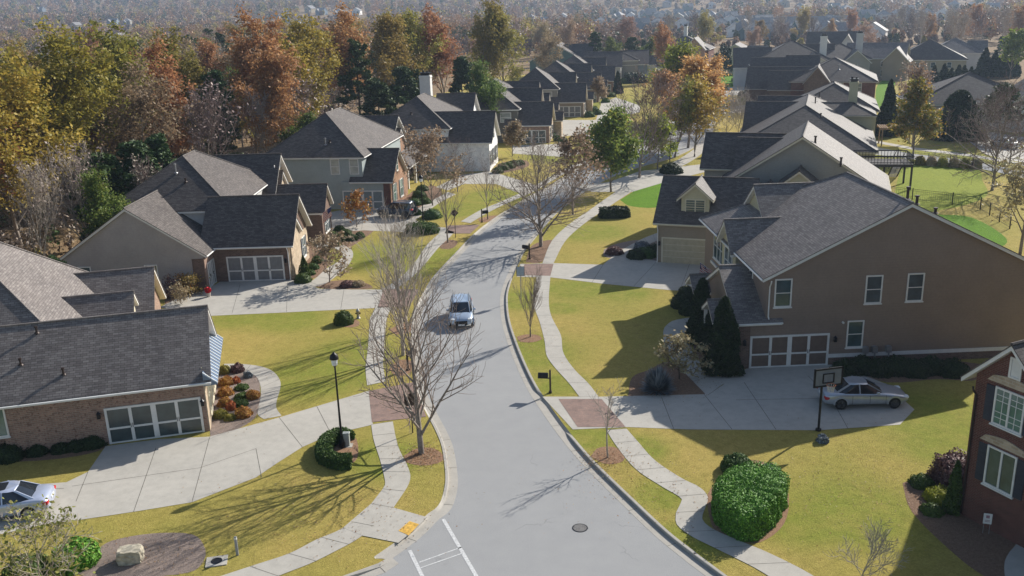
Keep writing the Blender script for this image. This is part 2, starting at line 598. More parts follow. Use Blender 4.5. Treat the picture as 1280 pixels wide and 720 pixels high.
M['black'] = plain('black metal', (.018, .018, .02), .4, .3)
M['bronze'] = plain('dark bronze', (.05, .035, .03), .5, .3)
M['grey_metal'] = plain('grey metal', (.35, .35, .36), .4, .6)
M['metal_roof'] = plain('blue grey metal roof', (.17, .23, .33), .35, .5)
M['metal_rib'] = plain('pale rib', (.6, .62, .62), .4, .3)
M['red'] = plain('red petals', (.6, .02, .03), .6)
M['stone'] = plain('pale rock', (.47, .42, .32), .9, var=.3, scale=5)
M['bark'] = plain('grey bark', (.25, .21, .175), .9, var=.35, scale=6)
M['bark_pale'] = plain('pale bark', (.4, .345, .28), .9, var=.3, scale=6)
M['bark_dark'] = plain('dark bark', (.09, .065, .05), .9, var=.35, scale=6)
M['twig'] = plain('twigs', (.27, .21, .17), .9, var=.25)
M['twig_purple'] = plain('purplish twigs', (.2, .145, .13), .9, var=.25)
M['twig_pale'] = plain('pale twigs', (.42, .36, .3), .9, var=.25)
M['wood'] = plain('weathered wood', (.3, .21, .14), .8, var=.2)
M['darkwood'] = plain('dark deck boards', (.05, .042, .04), .7, var=.2)
M['l_yellow'] = mat_leaf('yellow leaves', [(0, (.24, .18, .04)), (.35, (.38, .26, .05)), (.7, (.46, .31, .07)), (1, (.22, .2, .05))], objvar=.5)
M['l_gold'] = mat_leaf('olive gold leaves', [(0, (.2, .17, .04)), (.4, (.3, .25, .06)), (.8, (.4, .31, .08)), (1, (.16, .17, .04))], objvar=.6)
M['l_orange'] = mat_leaf('rust leaves', [(0, (.3, .15, .07)), (.4, (.44, .23, .1)), (.8, (.5, .29, .12)), (1, (.3, .19, .1))], objvar=.22)
M['l_brown'] = mat_leaf('brown leaves', [(0, (.22, .145, .09)), (.5, (.34, .24, .15)), (1, (.43, .31, .2))], objvar=.6)
M['l_green'] = mat_leaf('green leaves', [(0, (.08, .12, .025)), (.5, (.13, .18, .035)), (.85, (.2, .23, .05)), (1, (.28, .26, .06))], objvar=.4)
M['l_lime'] = mat_leaf('lime leaves', [(0, (.16, .2, .02)), (.5, (.26, .3, .03)), (1, (.36, .36, .05))], objvar=.3)
M['l_pine'] = mat_leaf('pine needles', [(0, (.035, .06, .02)), (.5, (.06, .1, .03)), (1, (.11, .15, .045))], trans=.1, objvar=.4)
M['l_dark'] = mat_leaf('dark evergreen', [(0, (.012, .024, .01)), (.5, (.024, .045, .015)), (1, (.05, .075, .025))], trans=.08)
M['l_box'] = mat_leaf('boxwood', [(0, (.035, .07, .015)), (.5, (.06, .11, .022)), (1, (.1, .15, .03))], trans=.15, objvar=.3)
M['l_hedge'] = mat_leaf('bright hedge', [(0, (.05, .14, .015)), (.5, (.1, .25, .025)), (1, (.18, .36, .04))], trans=.03)
M['l_burn'] = mat_leaf('russet shrub', [(0, (.26, .1, .03)), (.5, (.4, .18, .04)), (1, (.48, .3, .06))], trans=.2)
M['l_red'] = mat_leaf('red shrub', [(0, (.35, .05, .03)), (.5, (.45, .12, .04)), (1, (.5, .22, .06))], trans=.2)
M['l_plum'] = mat_leaf('plum shrub', [(0, (.09, .045, .045)), (.5, (.15, .08, .075)), (1, (.22, .13, .12))], trans=.15)
M['l_tan'] = mat_leaf('tan leaves', [(0, (.24, .17, .09)), (.5, (.36, .28, .16)), (1, (.45, .38, .24))], trans=.25, objvar=.4)
M['l_blue'] = mat_leaf('blue grey foliage', [(0, (.08, .1, .12)), (.5, (.17, .2, .23)), (1, (.34, .37, .38))], trans=.1)
M['l_bare'] = mat_leaf('bare wood haze', [(0, (.2, .155, .13)), (.5, (.3, .24, .2)), (1, (.42, .34, .29))], trans=.1, objvar=.5)

# ================================================================== THE SETTING
def smooth_line(pts, n=6):
    """Catmull-Rom through 2D/3D points"""
    P = [np.array(p, float) for p in pts]
    P = [2 * P[0] - P[1]] + P + [2 * P[-1] - P[-2]]
    out = []
    for i in range(1, len(P) - 2):
        for k in range(n):
            t = k / n
            out.append(.5 * ((2 * P[i]) + (-P[i - 1] + P[i + 1]) * t + (2 * P[i - 1] - 5 * P[i] + 4 * P[i + 1] - P[i + 2]) * t * t + (-P[i - 1] + 3 * P[i] - 3 * P[i + 1] + P[i + 2]) * t ** 3))
    out.append(P[-2])
    return out


def px(pts, z=0.0):
    return [G(x, y, z) for x, y in pts]


def struct(name, mb, mat=None):
    o = mb.build(name, mat)
    o['kind'] = 'structure'
    return o


# road edges: where the grass (or walk) meets the back of the curb
LC = px([(439, 720), (468, 699), (498, 678), (517, 663), (534, 646), (546, 637), (553, 624), (557, 600), (553, 564), (546, 544), (536, 524), (524, 500), (517, 477), (514, 440), (515, 405),
         (520, 386), (530, 366), (540, 350), (552, 336), (570, 317), (590, 296), (608, 281), (627, 268), (641, 260), (660, 247), (690, 231), (730, 207), (770, 188), (805, 169),
         (828, 150), (838, 133), (838, 118), (833, 104), (826, 92), (818, 83)])
LC = [np.array([-60, 22.0, 0]), np.array([-34, 23.5, 0]), np.array([-22, 25.5, 0])] + LC[:0] + LC
RC = px([(904, 720), (868, 693), (834, 666), (791, 626), (742, 578), (709, 539), (681, 500), (667, 477), (653, 447), (642, 418), (637, 400), (635, 384), (635, 370), (638, 357), (644, 341), (650, 328),
         (656, 316), (667, 302), (684, 281), (702, 263), (728, 243), (760, 225), (800, 210), (845, 197), (880, 178), (893, 160), (893, 140), (886, 122), (875, 106), (862, 92), (850, 83)])
RC = [np.array([21.0, 12.0, 0]), np.array([15.5, 20.0, 0])] + RC
LCs = smooth_line(LC, 5)
RCs = smooth_line(RC, 5)


def offset_line(line, d):
    out = []
    for i, p in enumerate(line):
        a = line[max(i - 1, 0)]; b = line[min(i + 1, len(line) - 1)]
        t = (b - a)[:2]; t = t / (np.linalg.norm(t) + 1e-9)
        out.append(np.array([p[0] - t[1] * d, p[1] + t[0] * d, p[2]]))
    return out


def setz(line, z): return [(p[0], p[1], z) for p in line]


mb = MB()
roadpoly = setz(LCs, 0) + setz(RCs[::-1], 0)
ROADP = np.array([(-60, 5)] + [tuple(p[:2]) for p in offset_line(LCs, .12)] + [tuple(p[:2]) for p in offset_line(RCs, -.12)[::-1]] + [(24, 5)])
mb.poly([(-60, 5, 0)] + setz(LCs, 0) + setz(RCs[::-1], 0) + [(24, 5, 0)])
struct('road', mb, M['asphalt'])

DRIVES_R = [(695, 516), (660, 338), (745, 232)]
DRIVES_L = [(497, 505), (507, 372), (590, 286), (510, 664), (665, 243)]


def curb(name, line, side, drops):
    """curb (with its step) and gutter pan; side=+1: road lies to the right of the line"""
    s = -side
    back = line
    front = offset_line(line, s * .16)
    gut = offset_line(line, s * .62)
    dp = [G(*d)[:2] for d in drops]
    hs = []
    for p in line:
        dm = min(np.linalg.norm(p[:2] - q) for q in dp)
        k = min(1, max(0, (dm - 2.6) / .9))
        hs.append(.022 + (.148 - .022) * k)
    mb = MB()
    n = len(line)
    prof = []
    for i in range(n):
        b, f, g, h = back[i], front[i], gut[i], hs[i]
        b0 = b + (b - f) * .02
        prof.append([(b0[0], b0[1], -.05), (b0[0], b0[1], max(h, Z0 + .006)), (f[0] + (b[0] - f[0]) * .2, f[1] + (b[1] - f[1]) * .2, h), (f[0], f[1], h - .015), (f[0], f[1], .010), (g[0], g[1], .006), (g[0], g[1], -.05)])
    vs = [q for pr in prof for q in pr]
    k = 7
    fs = []
    for i in range(n - 1):
        for j in range(k - 1):
            q = (i * k + j, i * k + j + 1, (i + 1) * k + j + 1, (i + 1) * k + j)
            fs.append(q if side < 0 else q[::-1])
    mb.add(vs, fs, M['curb'])
    # pan joints
    acc = 0
    for i in range(1, n):
        acc += np.linalg.norm(line[i] - line[i - 1])
        if acc > 3.0:
            acc = 0
            f, g = front[i], gut[i]
            t = (line[i] - line[i - 1]); t /= np.linalg.norm(t); t = t * .012
            mb.add([(f[0] - t[0], f[1] - t[1], .015), (f[0] + t[0], f[1] + t[1], .015), (g[0] + t[0], g[1] + t[1], .011), (g[0] - t[0], g[1] - t[1], .011)], [(0, 1, 2, 3)], M['joint'])
    struct(name, mb)


curb('curb_left', LCs[12:], +1, DRIVES_L)
curb('curb_right', RCs, -1, DRIVES_R)

# lawns
mb = MB()
mb.poly([(-90, 20, Z0)] + [(p[0], p[1], Z0) for p in LCs] + [(-90, 262, Z0)])
struct('lawn_left', mb, M['lawn'])
mb = MB()
mb.poly([(120, 5, Z0)] + [(120, 262, Z0)] + [(p[0], p[1], Z0) for p in RCs[::-1]] + [(24, 5, Z0)])
struct('lawn_right', mb, M['lawn_r'])


NOGRASS = []                                # paved and mulched outlines, kept free of grass blades


def patch(name, pts, mat, z, smooth=4):
    P = px(pts, Z0)
    if smooth: 
        P = smooth_line(P + [P[0]], smooth)[:-1]
    if 'lawn' not in name: NOGRASS.append(np.array([p[:2] for p in P]))
    mb = MB(); mb.poly([(p[0], p[1], z) for p in P])
    return struct(name, mb, mat)


# tonal patches of grass
patch('lawn_patch', [(775, 250), (815, 226), (840, 222), (828, 256), (790, 258)], M['lawn_bright'], Z0 + .004)
patch('lawn_patch', [(895, 118), (898, 95), (910, 92), (940, 95), (940, 104), (915, 118)], M['lawn_bright'], Z0 + .004)
patch('back_lawn', [(1126, 206), (1215, 210), (1228, 226), (1232, 246), (1180, 262), (1120, 262)], M['lawn_green'], Z0 + .004)
patch('back_lawn', [(1170, 268), (1215, 272), (1258, 298), (1240, 310), (1180, 300)], M['lawn_bright'], Z0 + .004)
patch('back_lawn', [(1095, 140), (1112, 125), (1120, 100), (1112, 96), (1096, 108)], M['lawn_bright'], Z0 + .004)


def ribbon(name, L, Rr, z, joints=1.5, mat='concrete', sm=5):
    """walk between two surveyed edges, with scored joints"""
    A = smooth_line(px(L, Z0), sm); B = smooth_line(px(Rr, Z0), sm)

    def resample(line, n):
        d = [0]
        for i in range(1, len(line)): d.append(d[-1] + np.linalg.norm(line[i] - line[i - 1]))
        t = np.linspace(0, d[-1], n)
        return np.stack([np.interp(t, d, [p[k] for p in line]) for k in range(3)], 1)
    n = max(12, len(A))
    A = resample(A, n) if sm else A; B = resample(B, n)
    NOGRASS.append(np.concatenate([A[:, :2], B[::-1, :2]]))
    mb = MB()
    vs = []
    for a, b in zip(A, B): vs += [(a[0], a[1], z), (b[0], b[1], z)]
    fs = [(2 * i, 2 * i + 1, 2 * i + 3, 2 * i + 2) for i in range(n - 1)]
    P = np.array(vs)
    c = np.cross(P[1] - P[0], P[2] - P[0])[2]
    if c < 0: fs = [f[::-1] for f in fs]
    mb.add(vs, fs, M[mat])
    # dark grown-over edges of the slab
    acc = 0
    for i in range(1, n):
        mid0 = (A[i - 1] + B[i - 1]) / 2; mid1 = (A[i] + B[i]) / 2
        seg = np.linalg.norm(mid1 - mid0); acc += seg
        if joints and acc > joints:
            acc = 0
            t = (mid1 - mid0) / (seg + 1e-9) * .014
            a, b = A[i], B[i]
            mb.add([(a[0] - t[0], a[1] - t[1], z + .004), (b[0] - t[0], b[1] - t[1], z + .004), (b[0] + t[0], b[1] + t[1], z + .004), (a[0] + t[0], a[1] + t[1], z + .004)], [(0, 1, 2, 3)], M['joint'])
    return struct(name, mb)


def slab(name, pts, z, mat='concrete', joints=(), smooth=0):
    P = px(pts, Z0)
    if smooth: P = smooth_line(P + [P[0]], smooth)[:-1]
    NOGRASS.append(np.array([p[:2] for p in P]))
    mb = MB(); mb.poly([(p[0], p[1], z) for p in P], M[mat])
    for (a, b) in joints:
        p, q = G(*a, z=Z0), G(*b, z=Z0)
        t = (q - p)[:2]; t /= np.linalg.norm(t); n = np.array([-t[1], t[0]]) * .015
        mb.add([(p[0] - n[0], p[1] - n[1], z + .004), (q[0] - n[0], q[1] - n[1], z + .004), (q[0] + n[0], q[1] + n[1], z + .004), (p[0] + n[0], p[1] + n[1], z + .004)], [(0, 1, 2, 3)], M['joint'])
    return struct(name, mb)


WZ, DZ, PZ = Z0 + .020, Z0 + .012, Z0 + .028
# left walk, bottom to top
ribbon('sidewalk', [(262, 725), (320, 706), (362, 692), (395, 675), (431, 659), (464, 630)], [(300, 742), (349, 720), (385, 706), (414, 692), (453, 670), (492, 635)], WZ)
slab('sidewalk_ramp', [(429, 660), (464, 630), (492, 635), (534, 647), (519, 662), (498, 679), (453, 670)], WZ + .004)
ribbon('sidewalk', [(464, 630), (480, 609), (481, 600), (475, 575), (467, 550), (464, 531)], [(492, 635), (512, 603), (510, 584), (500, 564), (495, 548), (491, 527)], WZ)
ribbon('sidewalk', [(459, 482), (457, 460), (460, 435), (462, 405), (463, 397), (470, 384)], [(482, 477), (479, 456), (480, 442), (482, 410), (484, 397), (490, 383)], WZ)
ribbon('sidewalk', [(478, 362), (503, 345), (520, 326), (533, 307), (549, 292), (557, 287)], [(494, 362), (515, 347), (533, 328), (549, 309), (562, 297), (568, 290)], WZ)
ribbon('sidewalk', [(576, 277), (600, 263), (622, 254), (640, 246), (662, 236), (700, 214), (745, 192), (780, 172)], [(588, 279), (608, 267), (630, 256), (648, 248), (670, 238), (708, 216), (752, 194), (787, 174)], WZ)
# right walk
ribbon('sidewalk', [(845, 641), (852, 626), (849, 621), (825, 607), (794, 586), (770, 557), (758, 538)], [(880, 639), (885, 622), (874, 609), (852, 598), (819, 576), (797, 552), (783, 536)], WZ)
ribbon('sidewalk', [(1010, 760), (957, 718), (895, 686), (865, 671), (846, 656), (845, 641)], [(1075, 760), (1015, 719), (960, 691), (926, 677), (892, 662), (878, 650), (880, 639)], WZ)
ribbon('sidewalk', [(724, 496), (712, 480), (693, 459), (683, 444), (681, 428), (675, 404), (666, 375), (671, 346)], [(748, 496), (736, 480), (718, 462), (704, 441), (701, 419), (689, 395), (686, 375), (688, 346)], WZ)
ribbon('sidewalk', [(678, 329), (690, 301), (712, 280), (738, 262), (765, 243), (800, 222), (845, 201), (868, 186), (884, 172)], [(692, 329), (707, 301), (730, 280), (756, 262), (783, 244), (815, 224), (858, 205), (880, 190), (895, 176)], WZ)
# drives
slab('driveway', [(463, 488), (349, 522), (262, 546), (200, 549), (139, 557), (132, 558), (110, 590), (83, 603), (40, 606), (-60, 612), (-60, 676), (0, 668), (60, 655), (100, 650), (167, 640), (240, 628), (320, 597), (348, 578), (378, 559), (403, 548), (440, 537), (466, 531)], DZ,
     joints=[((262, 547), (240, 628)), ((195, 560), (167, 640)), ((110, 590), (95, 627)), ((90, 608), (250, 585)), ((250, 585), (320, 561)), ((320, 561), (327, 597)), ((349, 522), (378, 559)), ((396, 508), (415, 545)), ((80, 611), (0, 612))])
slab('apron_pavers', [(461, 489), (516, 478), (522, 490), (533, 521), (465, 528)], PZ - .008, 'paver')
slab('driveway', [(200, 384), (222, 373), (257, 363), (282, 348), (365, 350), (400, 361), (440, 362), (480, 362), (490, 372), (472, 385), (350, 391), (262, 395)], DZ,
     joints=[((300, 356), (290, 392)), ((360, 352), (358, 390)), ((430, 362), (426, 386))])
slab('apron_pavers', [(480, 361), (524, 362), (512, 383), (472, 385)], PZ - .008, 'paver')
slab('driveway', [(380, 272), (425, 263), (487, 258), (505, 270), (540, 283), (560, 285), (556, 293), (530, 290), (500, 290), (455, 288), (420, 290), (395, 285)], DZ, joints=[((455, 265), (452, 287)), ((500, 270), (498, 290))])
slab('apron_pavers', [(560, 282), (600, 281), (588, 292), (556, 292)], PZ - .008, 'paver')
slab('driveway', [(545, 234), (575, 219), (612, 214), (640, 222), (672, 232), (665, 240), (650, 242), (620, 230), (580, 230), (560, 238)], DZ)
slab('driveway', [(678, 496), (752, 496), (880, 493), (903, 482), (920, 464), (938, 460), (1042, 454), (1107, 480), (1143, 512), (1125, 531), (1023, 538), (860, 537), (785, 534), (716, 537)], DZ,
     joints=[((827, 497), (842, 536)), ((880, 493), (915, 537)), ((930, 478), (970, 537)), ((920, 500), (1100, 497)), ((885, 494), (905, 480)), ((1010, 470), (1040, 500)), ((1040, 500), (1060, 536))])
slab('apron_pavers', [(698, 499), (752, 499), (782, 534), (722, 534)], PZ - .008, 'paver')
slab('driveway', [(650, 330), (692, 329), (754, 331), (790, 322), (827, 327), (915, 331), (915, 352), (895, 365), (840, 363), (756, 355), (690, 347), (646, 346)], DZ,
     joints=[((820, 328), (792, 358)), ((862, 330), (850, 363)), ((754, 331), (740, 353))])
slab('apron_pavers', [(656, 330), (692, 330), (688, 345), (650, 344)], PZ - .008, 'paver')
slab('driveway', [(715, 232), (760, 228), (800, 214), (880, 205), (885, 214), (830, 228), (790, 240), (740, 240)], DZ)
slab('driveway', [(690, 150), (745, 150), (752, 128), (770, 122), (800, 132), (800, 140), (760, 150), (730, 168), (690, 172)], DZ)
slab('driveway', [(640, 182), (695, 180), (720, 188), (740, 186), (752, 190), (700, 196), (640, 192)], DZ)
slab('driveway', [(892, 112), (935, 106), (960, 108), (960, 118), (930, 118), (895, 122)], DZ)
slab('driveway', [(875, 140), (930, 131), (960, 134), (950, 140), (900, 142)], DZ)
# garden walks
ribbon('garden_path', [(330, 524), (322, 517), (326, 495), (325, 480), (318, 469), (300, 464), (280, 462)], [(352, 520), (345, 507), (351, 480), (342, 465), (325, 458), (300, 455), (280, 455)], WZ - .004)
ribbon('garden_path', [(366, 352), (388, 352), (408, 336), (424, 326), (428, 316), (410, 308), (395, 310)], [(372, 362), (404, 356), (424, 342), (438, 328), (440, 313), (418, 303), (396, 303)], WZ - .004)
ribbon('garden_path', [(754, 331), (772, 316), (800, 300), (822, 291)], [(775, 332), (790, 319), (812, 305), (824, 300)], WZ - .004)
ribbon('garden_path', [(883, 494), (855, 465), (834, 440), (829, 415), (835, 405), (845, 400), (870, 396)], [(918, 471), (895, 470), (878, 455), (865, 440), (866, 420), (868, 412), (876, 408)], WZ - .004)
ribbon('garden_path', [(490, 282), (520, 262), (545, 248), (560, 240)], [(505, 285), (532, 266), (552, 252), (570, 243)], WZ - .004)
slab('garden_path', [(1262, 690), (1256, 702), (1256, 720), (1262, 740), (1320, 760), (1320, 670), (1280, 674)], WZ, smooth=4)
# the back street
slab('back_road', [(1085, 182), (1140, 192), (1210, 200), (1300, 218), (1300, 226), (1210, 208), (1140, 199), (1085, 192)], Z0 + .012, 'asphalt')
slab('back_sidewalk', [(1085, 174), (1140, 184), (1215, 193), (1300, 208), (1300, 211), (1215, 196), (1140, 187), (1085, 177)], Z0 + .016, 'concrete')
slab('back_driveway', [(1205, 172), (1240, 165), (1300, 175), (1300, 205), (1255, 200), (1230, 192)], Z0 + .012, 'concrete')

# mulch beds
def bed(pts, mat='mulch', dz=.006, sm=4): return patch('mulch_bed', pts, M[mat], Z0 + dz + .002, sm)


bed([(263, 546), (262, 520), (268, 480), (276, 462), (300, 463), (320, 470), (325, 485), (322, 517), (300, 535)], 'mulch_grey')
bed([(118, 690), (140, 676), (190, 667), (240, 668), (256, 685), (254, 702), (235, 716), (170, 722), (110, 722), (90, 705)], 'mulch_grey')
bed([(505, 570), (520, 561), (540, 560), (553, 568), (552, 577), (530, 582), (508, 578)], 'straw')
bed([(646, 421), (658, 418), (672, 419), (677, 424), (665, 428), (650, 427)], 'straw')
bed([(738, 571), (748, 560), (768, 559), (781, 570), (776, 578), (757, 580)], 'straw')
bed([(415, 563), (428, 545), (444, 547), (448, 565), (442, 578), (420, 580)], 'straw')
bed([(425, 404), (432, 409), (447, 408), (449, 402), (440, 399)], 'straw')
bed([(785, 497), (790, 472), (812, 462), (835, 452), (856, 466), (882, 493)], 'mulch')
bed([(868, 396), (866, 415), (868, 440), (880, 456), (900, 470), (918, 476), (922, 460), (935, 455), (915, 400), (900, 390)], 'mulch')
bed([(840, 372), (862, 366), (885, 372), (900, 392), (872, 394), (845, 385)], 'mulch')
bed([(1040, 455), (1042, 462), (1110, 478), (1170, 474), (1215, 476), (1225, 468), (1225, 455), (1120, 447)], 'mulch')
bed([(1128, 604), (1150, 596), (1185, 590), (1212, 600), (1280, 640), (1280, 740), (1230, 720), (1190, 690), (1140, 640)], 'mulch')
bed([(882, 622), (900, 596), (940, 575), (975, 590), (986, 620), (980, 655), (950, 678), (915, 676), (892, 662)], 'straw')
bed([(362, 352), (400, 345), (410, 325), (398, 300), (385, 305), (375, 320), (368, 335)], 'mulch')
bed([(398, 300), (430, 282), (460, 275), (470, 285), (452, 300), (430, 312), (412, 308)], 'mulch')
bed([(395, 358), (410, 352), (440, 350), (460, 355), (462, 361), (410, 361)], 'mulch')
bed([(490, 262), (515, 240), (540, 232), (552, 240), (545, 256), (520, 270), (500, 276)], 'mulch')
bed([(755, 312), (770, 305), (800, 300), (790, 312), (768, 322), (755, 320)], 'mulch_grey')
bed([(785, 325), (800, 305), (822, 300), (826, 326), (805, 330)], 'mulch_grey')
bed([(207, 383), (205, 350), (255, 352), (260, 362), (255, 372), (228, 384)], 'mulch')
bed([(0, 552), (0, 575), (60, 575), (120, 565), (132, 552), (60, 560)], 'mulch')
bed([(486, 460), (500, 450), (515, 452), (513, 466), (495, 470)], 'straw')
bed([(486, 412), (503, 404), (516, 406), (513, 415), (495, 418)], 'straw')
bed([(548, 306), (560, 300), (572, 302), (566, 310), (552, 311)], 'mulch')
bed([(597, 274), (612, 270), (622, 270), (614, 276), (602, 278)], 'straw')
bed([(657, 328), (665, 307), (690, 300), (688, 314), (676, 328)], 'mulch')
bed([(615, 216), (625, 204), (655, 200), (660, 208), (630, 216)], 'mulch')

# tactile pad, crosswalk lines, manhole
mb = MB(); mb.poly([tuple(G(x, y, Z0)[:2]) + (WZ + .012,) for x, y in [(498, 664), (512, 652), (524, 656), (511, 670)]])
pad = mb.build('tactile_pad', plain('ochre pad', (.6, .36, .07), .8, var=.35, scale=9))
tag(pad, 'ochre tactile paving pad on the corner kerb ramp', 'paving pad')
mb = MB()


def stripe(a, b, w, z=.006):
    p, q = G(*a), G(*b)
    t = (q - p)[:2]; t /= np.linalg.norm(t); n = np.array([-t[1], t[0]]) * w / 2
    mb.add([(p[0] - n[0], p[1] - n[1], z), (q[0] - n[0], q[1] - n[1], z), (q[0] + n[0], q[1] + n[1], z), (p[0] + n[0], p[1] + n[1], z)], [(0, 1, 2, 3)])


stripe((512, 688), (535, 735), .17)
stripe((554, 649), (600, 728), .17)
stripe((524, 703), (577, 684), .07)
stripe((526, 710), (580, 691), .07, .010)
struct('crosswalk_lines', mb, plain('worn white paint', (.55, .55, .54), .8, var=.25, scale=12))
mb = MB(); c = G(725, 660)
mb.lathe([(.36, 0.004), (.36, .012), (.33, .013), (.31, .008), (.0, .008)][:4], 24, M['black'])
man = mb.build('manhole_cover', M['black']); man.location = (c[0], c[1], 0)
mb = MB(); mb.lathe([(.31, .006), (.31, .012), (.02, .013)], 24)
q = mb.build('lid', plain('iron lid', (.16, .155, .15), .7, .3, var=.4, scale=20)); q.parent = man
tag(man, 'round iron manhole cover in the asphalt of the street', 'manhole cover')


# far terrain
def hill(x, y):
    d = y
    z = -.1
    t = max(0, d - 520)
    z += .048 * max(0, d - 950)
    k = min(1, max(0, (d - 850) / 400))
    z += k * (5 * math.sin(x * .006 + 1.3) * math.sin(y * .005) + 3 * math.sin(x * .013 + y * .009))
    return z


xs = np.linspace(-1900, 1900, 96); ys = np.concatenate([np.linspace(-60, 500, 20), np.linspace(540, 3300, 70)])
vs = [(x, y, hill(x, y)) for y in ys for x in xs]
nx = len(xs)
fs = [(j * nx + i, j * nx + i + 1, (j + 1) * nx + i + 1, (j + 1) * nx + i) for j in range(len(ys) - 1) for i in range(nx - 1)]
mb = MB(); mb.add(vs, fs)
struct('terrain', mb, M['soil'])


def GH(x, y):
    """surveyed point on the far terrain"""
    r = ray(x, y)
    t = 250.0
    while t < 3200:
        p = np.array([0, 0, CAMH]) + r * t
        if p[2] < hill(p[0], p[1]): return p
        t += 2.0
    return np.array([0, 0, CAMH]) + r * 3000

# ================================================================== HOUSES
class House:
    def __init__(s, name, label, org, ang, z=Z0, cat='house', group=None, world=False):
        p = np.array([org[0], org[1], z]) if world else G(org[0], org[1], z)
        s.o = p; s.a = R_(ang); s.z = z
        s.root = empty(name, (p[0], p[1], 0), s.a, label, cat, group)
        s.u = np.array([math.cos(s.a), math.sin(s.a)]); s.v = np.array([-s.u[1], s.u[0]])
        s.roof = MB(); s.fas = MB(); s.walls = {}
        s.root['_h'] = 1
        del s.root['_h']

    def local(s, p):
        d = np.array(p[:2]) - s.o[:2]
        return float(d @ s.u), float(d @ s.v), float(p[2])

    def W(s, key):
        return s.walls.setdefault(key, MB())

    def block(s, x0, x1, y0, y1, ze, zr, axis='x', hip=(0, 0), wall='taupe', ov=.38, rk=.38, z0=0.0, ends=(True, True), hipd=None, body=True, tr=.06):
        """a wing: walls up to the roof, gabled or hipped roof slab with white fascia; ze = eave height, zr = ridge height"""
        sw = axis == 'y'
        if sw: X0, X1, Y0, Y1 = y0, y1, x0, x1
        else: X0, X1, Y0, Y1 = x0, x1, y0, y1
        T = (lambda p: (p[1], p[0], p[2])) if sw else (lambda p: p)
        half = (Y1 - Y0) / 2; yc = (Y0 + Y1) / 2
        sl = (zr - ze) / (half + ov)
        hd = hipd if hipd else half + ov
        e0 = X0 - (ov if hip[0] else rk); e1 = X1 + (ov if hip[1] else rk)
        r0 = X0 - rk if not hip[0] else e0 + hd
        r1 = X1 + rk if not hip[1] else e1 - hd
        if r0 > r1: r0 = r1 = (r0 + r1) / 2

        def shell(mbd, ins, ztop, th, mat):
            a0, a1, b0, b1 = e0 + ins, e1 - ins, Y0 - ov + ins, Y1 + ov - ins
            q0 = r0 + (ins if not hip[0] else 0); q1 = r1 - (ins if not hip[1] else 0)
            dz = sl * ins
            top = [(a0, b0, ze + dz + ztop), (a1, b0, ze + dz + ztop), (a1, b1, ze + dz + ztop), (a0, b1, ze + dz + ztop), (q0, yc, zr + ztop), (q1, yc, zr + ztop)]
            bot = [(p[0], p[1], p[2] - th) for p in top]
            vs = [T(p) for p in top + bot]
            F = [(0, 1, 5, 4), (2, 3, 4, 5), (1, 2, 5), (3, 0, 4)]
            fs = []
            for k, f in enumerate(F):
                if k == 2 and not hip[1]: continue
                if k == 3 and not hip[0]: continue
                fs.append(f); fs.append(tuple(6 + i for i in reversed(f)))
            fs += [(0, 6, 7, 1), (2, 8, 9, 3)]
            if hip[1]: fs.append((1, 7, 8, 2))
            else: fs += [(1, 7, 11, 5), (5, 11, 8, 2)]
            if hip[0]: fs.append((3, 9, 6, 0))
            else: fs += [(0, 4, 10, 6), (4, 3, 9, 10)]
            if sw: fs = [f[::-1] for f in fs]
            mbd.add(vs, fs, mat)
        shell(s.roof, 0, 0, tr, None)
        shell(s.fas, .035, -tr - .002, .2, None)
        for yy in ((Y0 - ov - .05, Y1 + ov + .05) if Y1 - Y0 > 5.2 else ()):
            s.fas.tube([T((e0 + .02, yy, ze - .11)), T((e1 - .02, yy, ze - .11))], .065, 5)
        RG = [((r0, yc, zr + .015), (r1, yc, zr + .015))]
        if hip[0]: RG += [((e0, Y0 - ov, ze + .01), (r0, yc, zr + .01)), ((e0, Y1 + ov, ze + .01), (r0, yc, zr + .01))]
        if hip[1]: RG += [((e1, Y0 - ov, ze + .01), (r1, yc, zr + .01)), ((e1, Y1 + ov, ze + .01), (r1, yc, zr + .01))]
        for p_, q_ in RG:
            if p_ != q_: s.roof.tube([T(p_), T(q_)], .075, 5)
        if body:
            zw = ze + sl * ov - tr - .21
            rz = zr - tr - .21 - .0
            h0 = X0 if not hip[0] else min(r0, X1); h1 = X1 if not hip[1] else max(r1, X0)
            vs = [(X0, Y0, z0), (X1, Y0, z0), (X1, Y1, z0), (X0, Y1, z0), (X0, Y0, zw), (X1, Y0, zw), (X1, Y1, zw), (X0, Y1, zw), (h0, yc, rz), (h1, yc, rz)]
            fs = [(0, 3, 2, 1), (0, 1, 5, 4), (2, 3, 7, 6), (4, 5, 9, 8), (6, 7, 8, 9)]
            fs += [(1, 2, 6, 9, 5)] if not hip[1] else [(1, 2, 6, 5), (5, 6, 9)]
            fs += [(3, 0, 4, 8, 7)] if not hip[0] else [(3, 0, 4, 7), (7, 4, 8)]
            if sw: fs = [f[::-1] for f in fs]
            s.W(wall).add([T(p) for p in vs], fs)
        return s

    def _P(s, face, c):
        """map (a, z, out) on a wall face to local xyz; S: y=c facing -y, E: x=c facing +x, W: x=c facing -x, N: y=c facing +y"""
        return {'S': lambda a, z, o: (a, c - o, z), 'N': lambda a, z, o: (a, c + o, z), 'E': lambda a, z, o: (c + o, a, z), 'W': lambda a, z, o: (c - o, a, z)}[face]

    def rect(s, mb, face, c, a0, a1, z0, z1, o0, o1, mat=None):
        P = s._P(face, c)
        p, q = P(a0, z0, o0), P(a1, z1, o1)
        mb.box(p[0], q[0], p[1], q[1], p[2], q[2], mat)

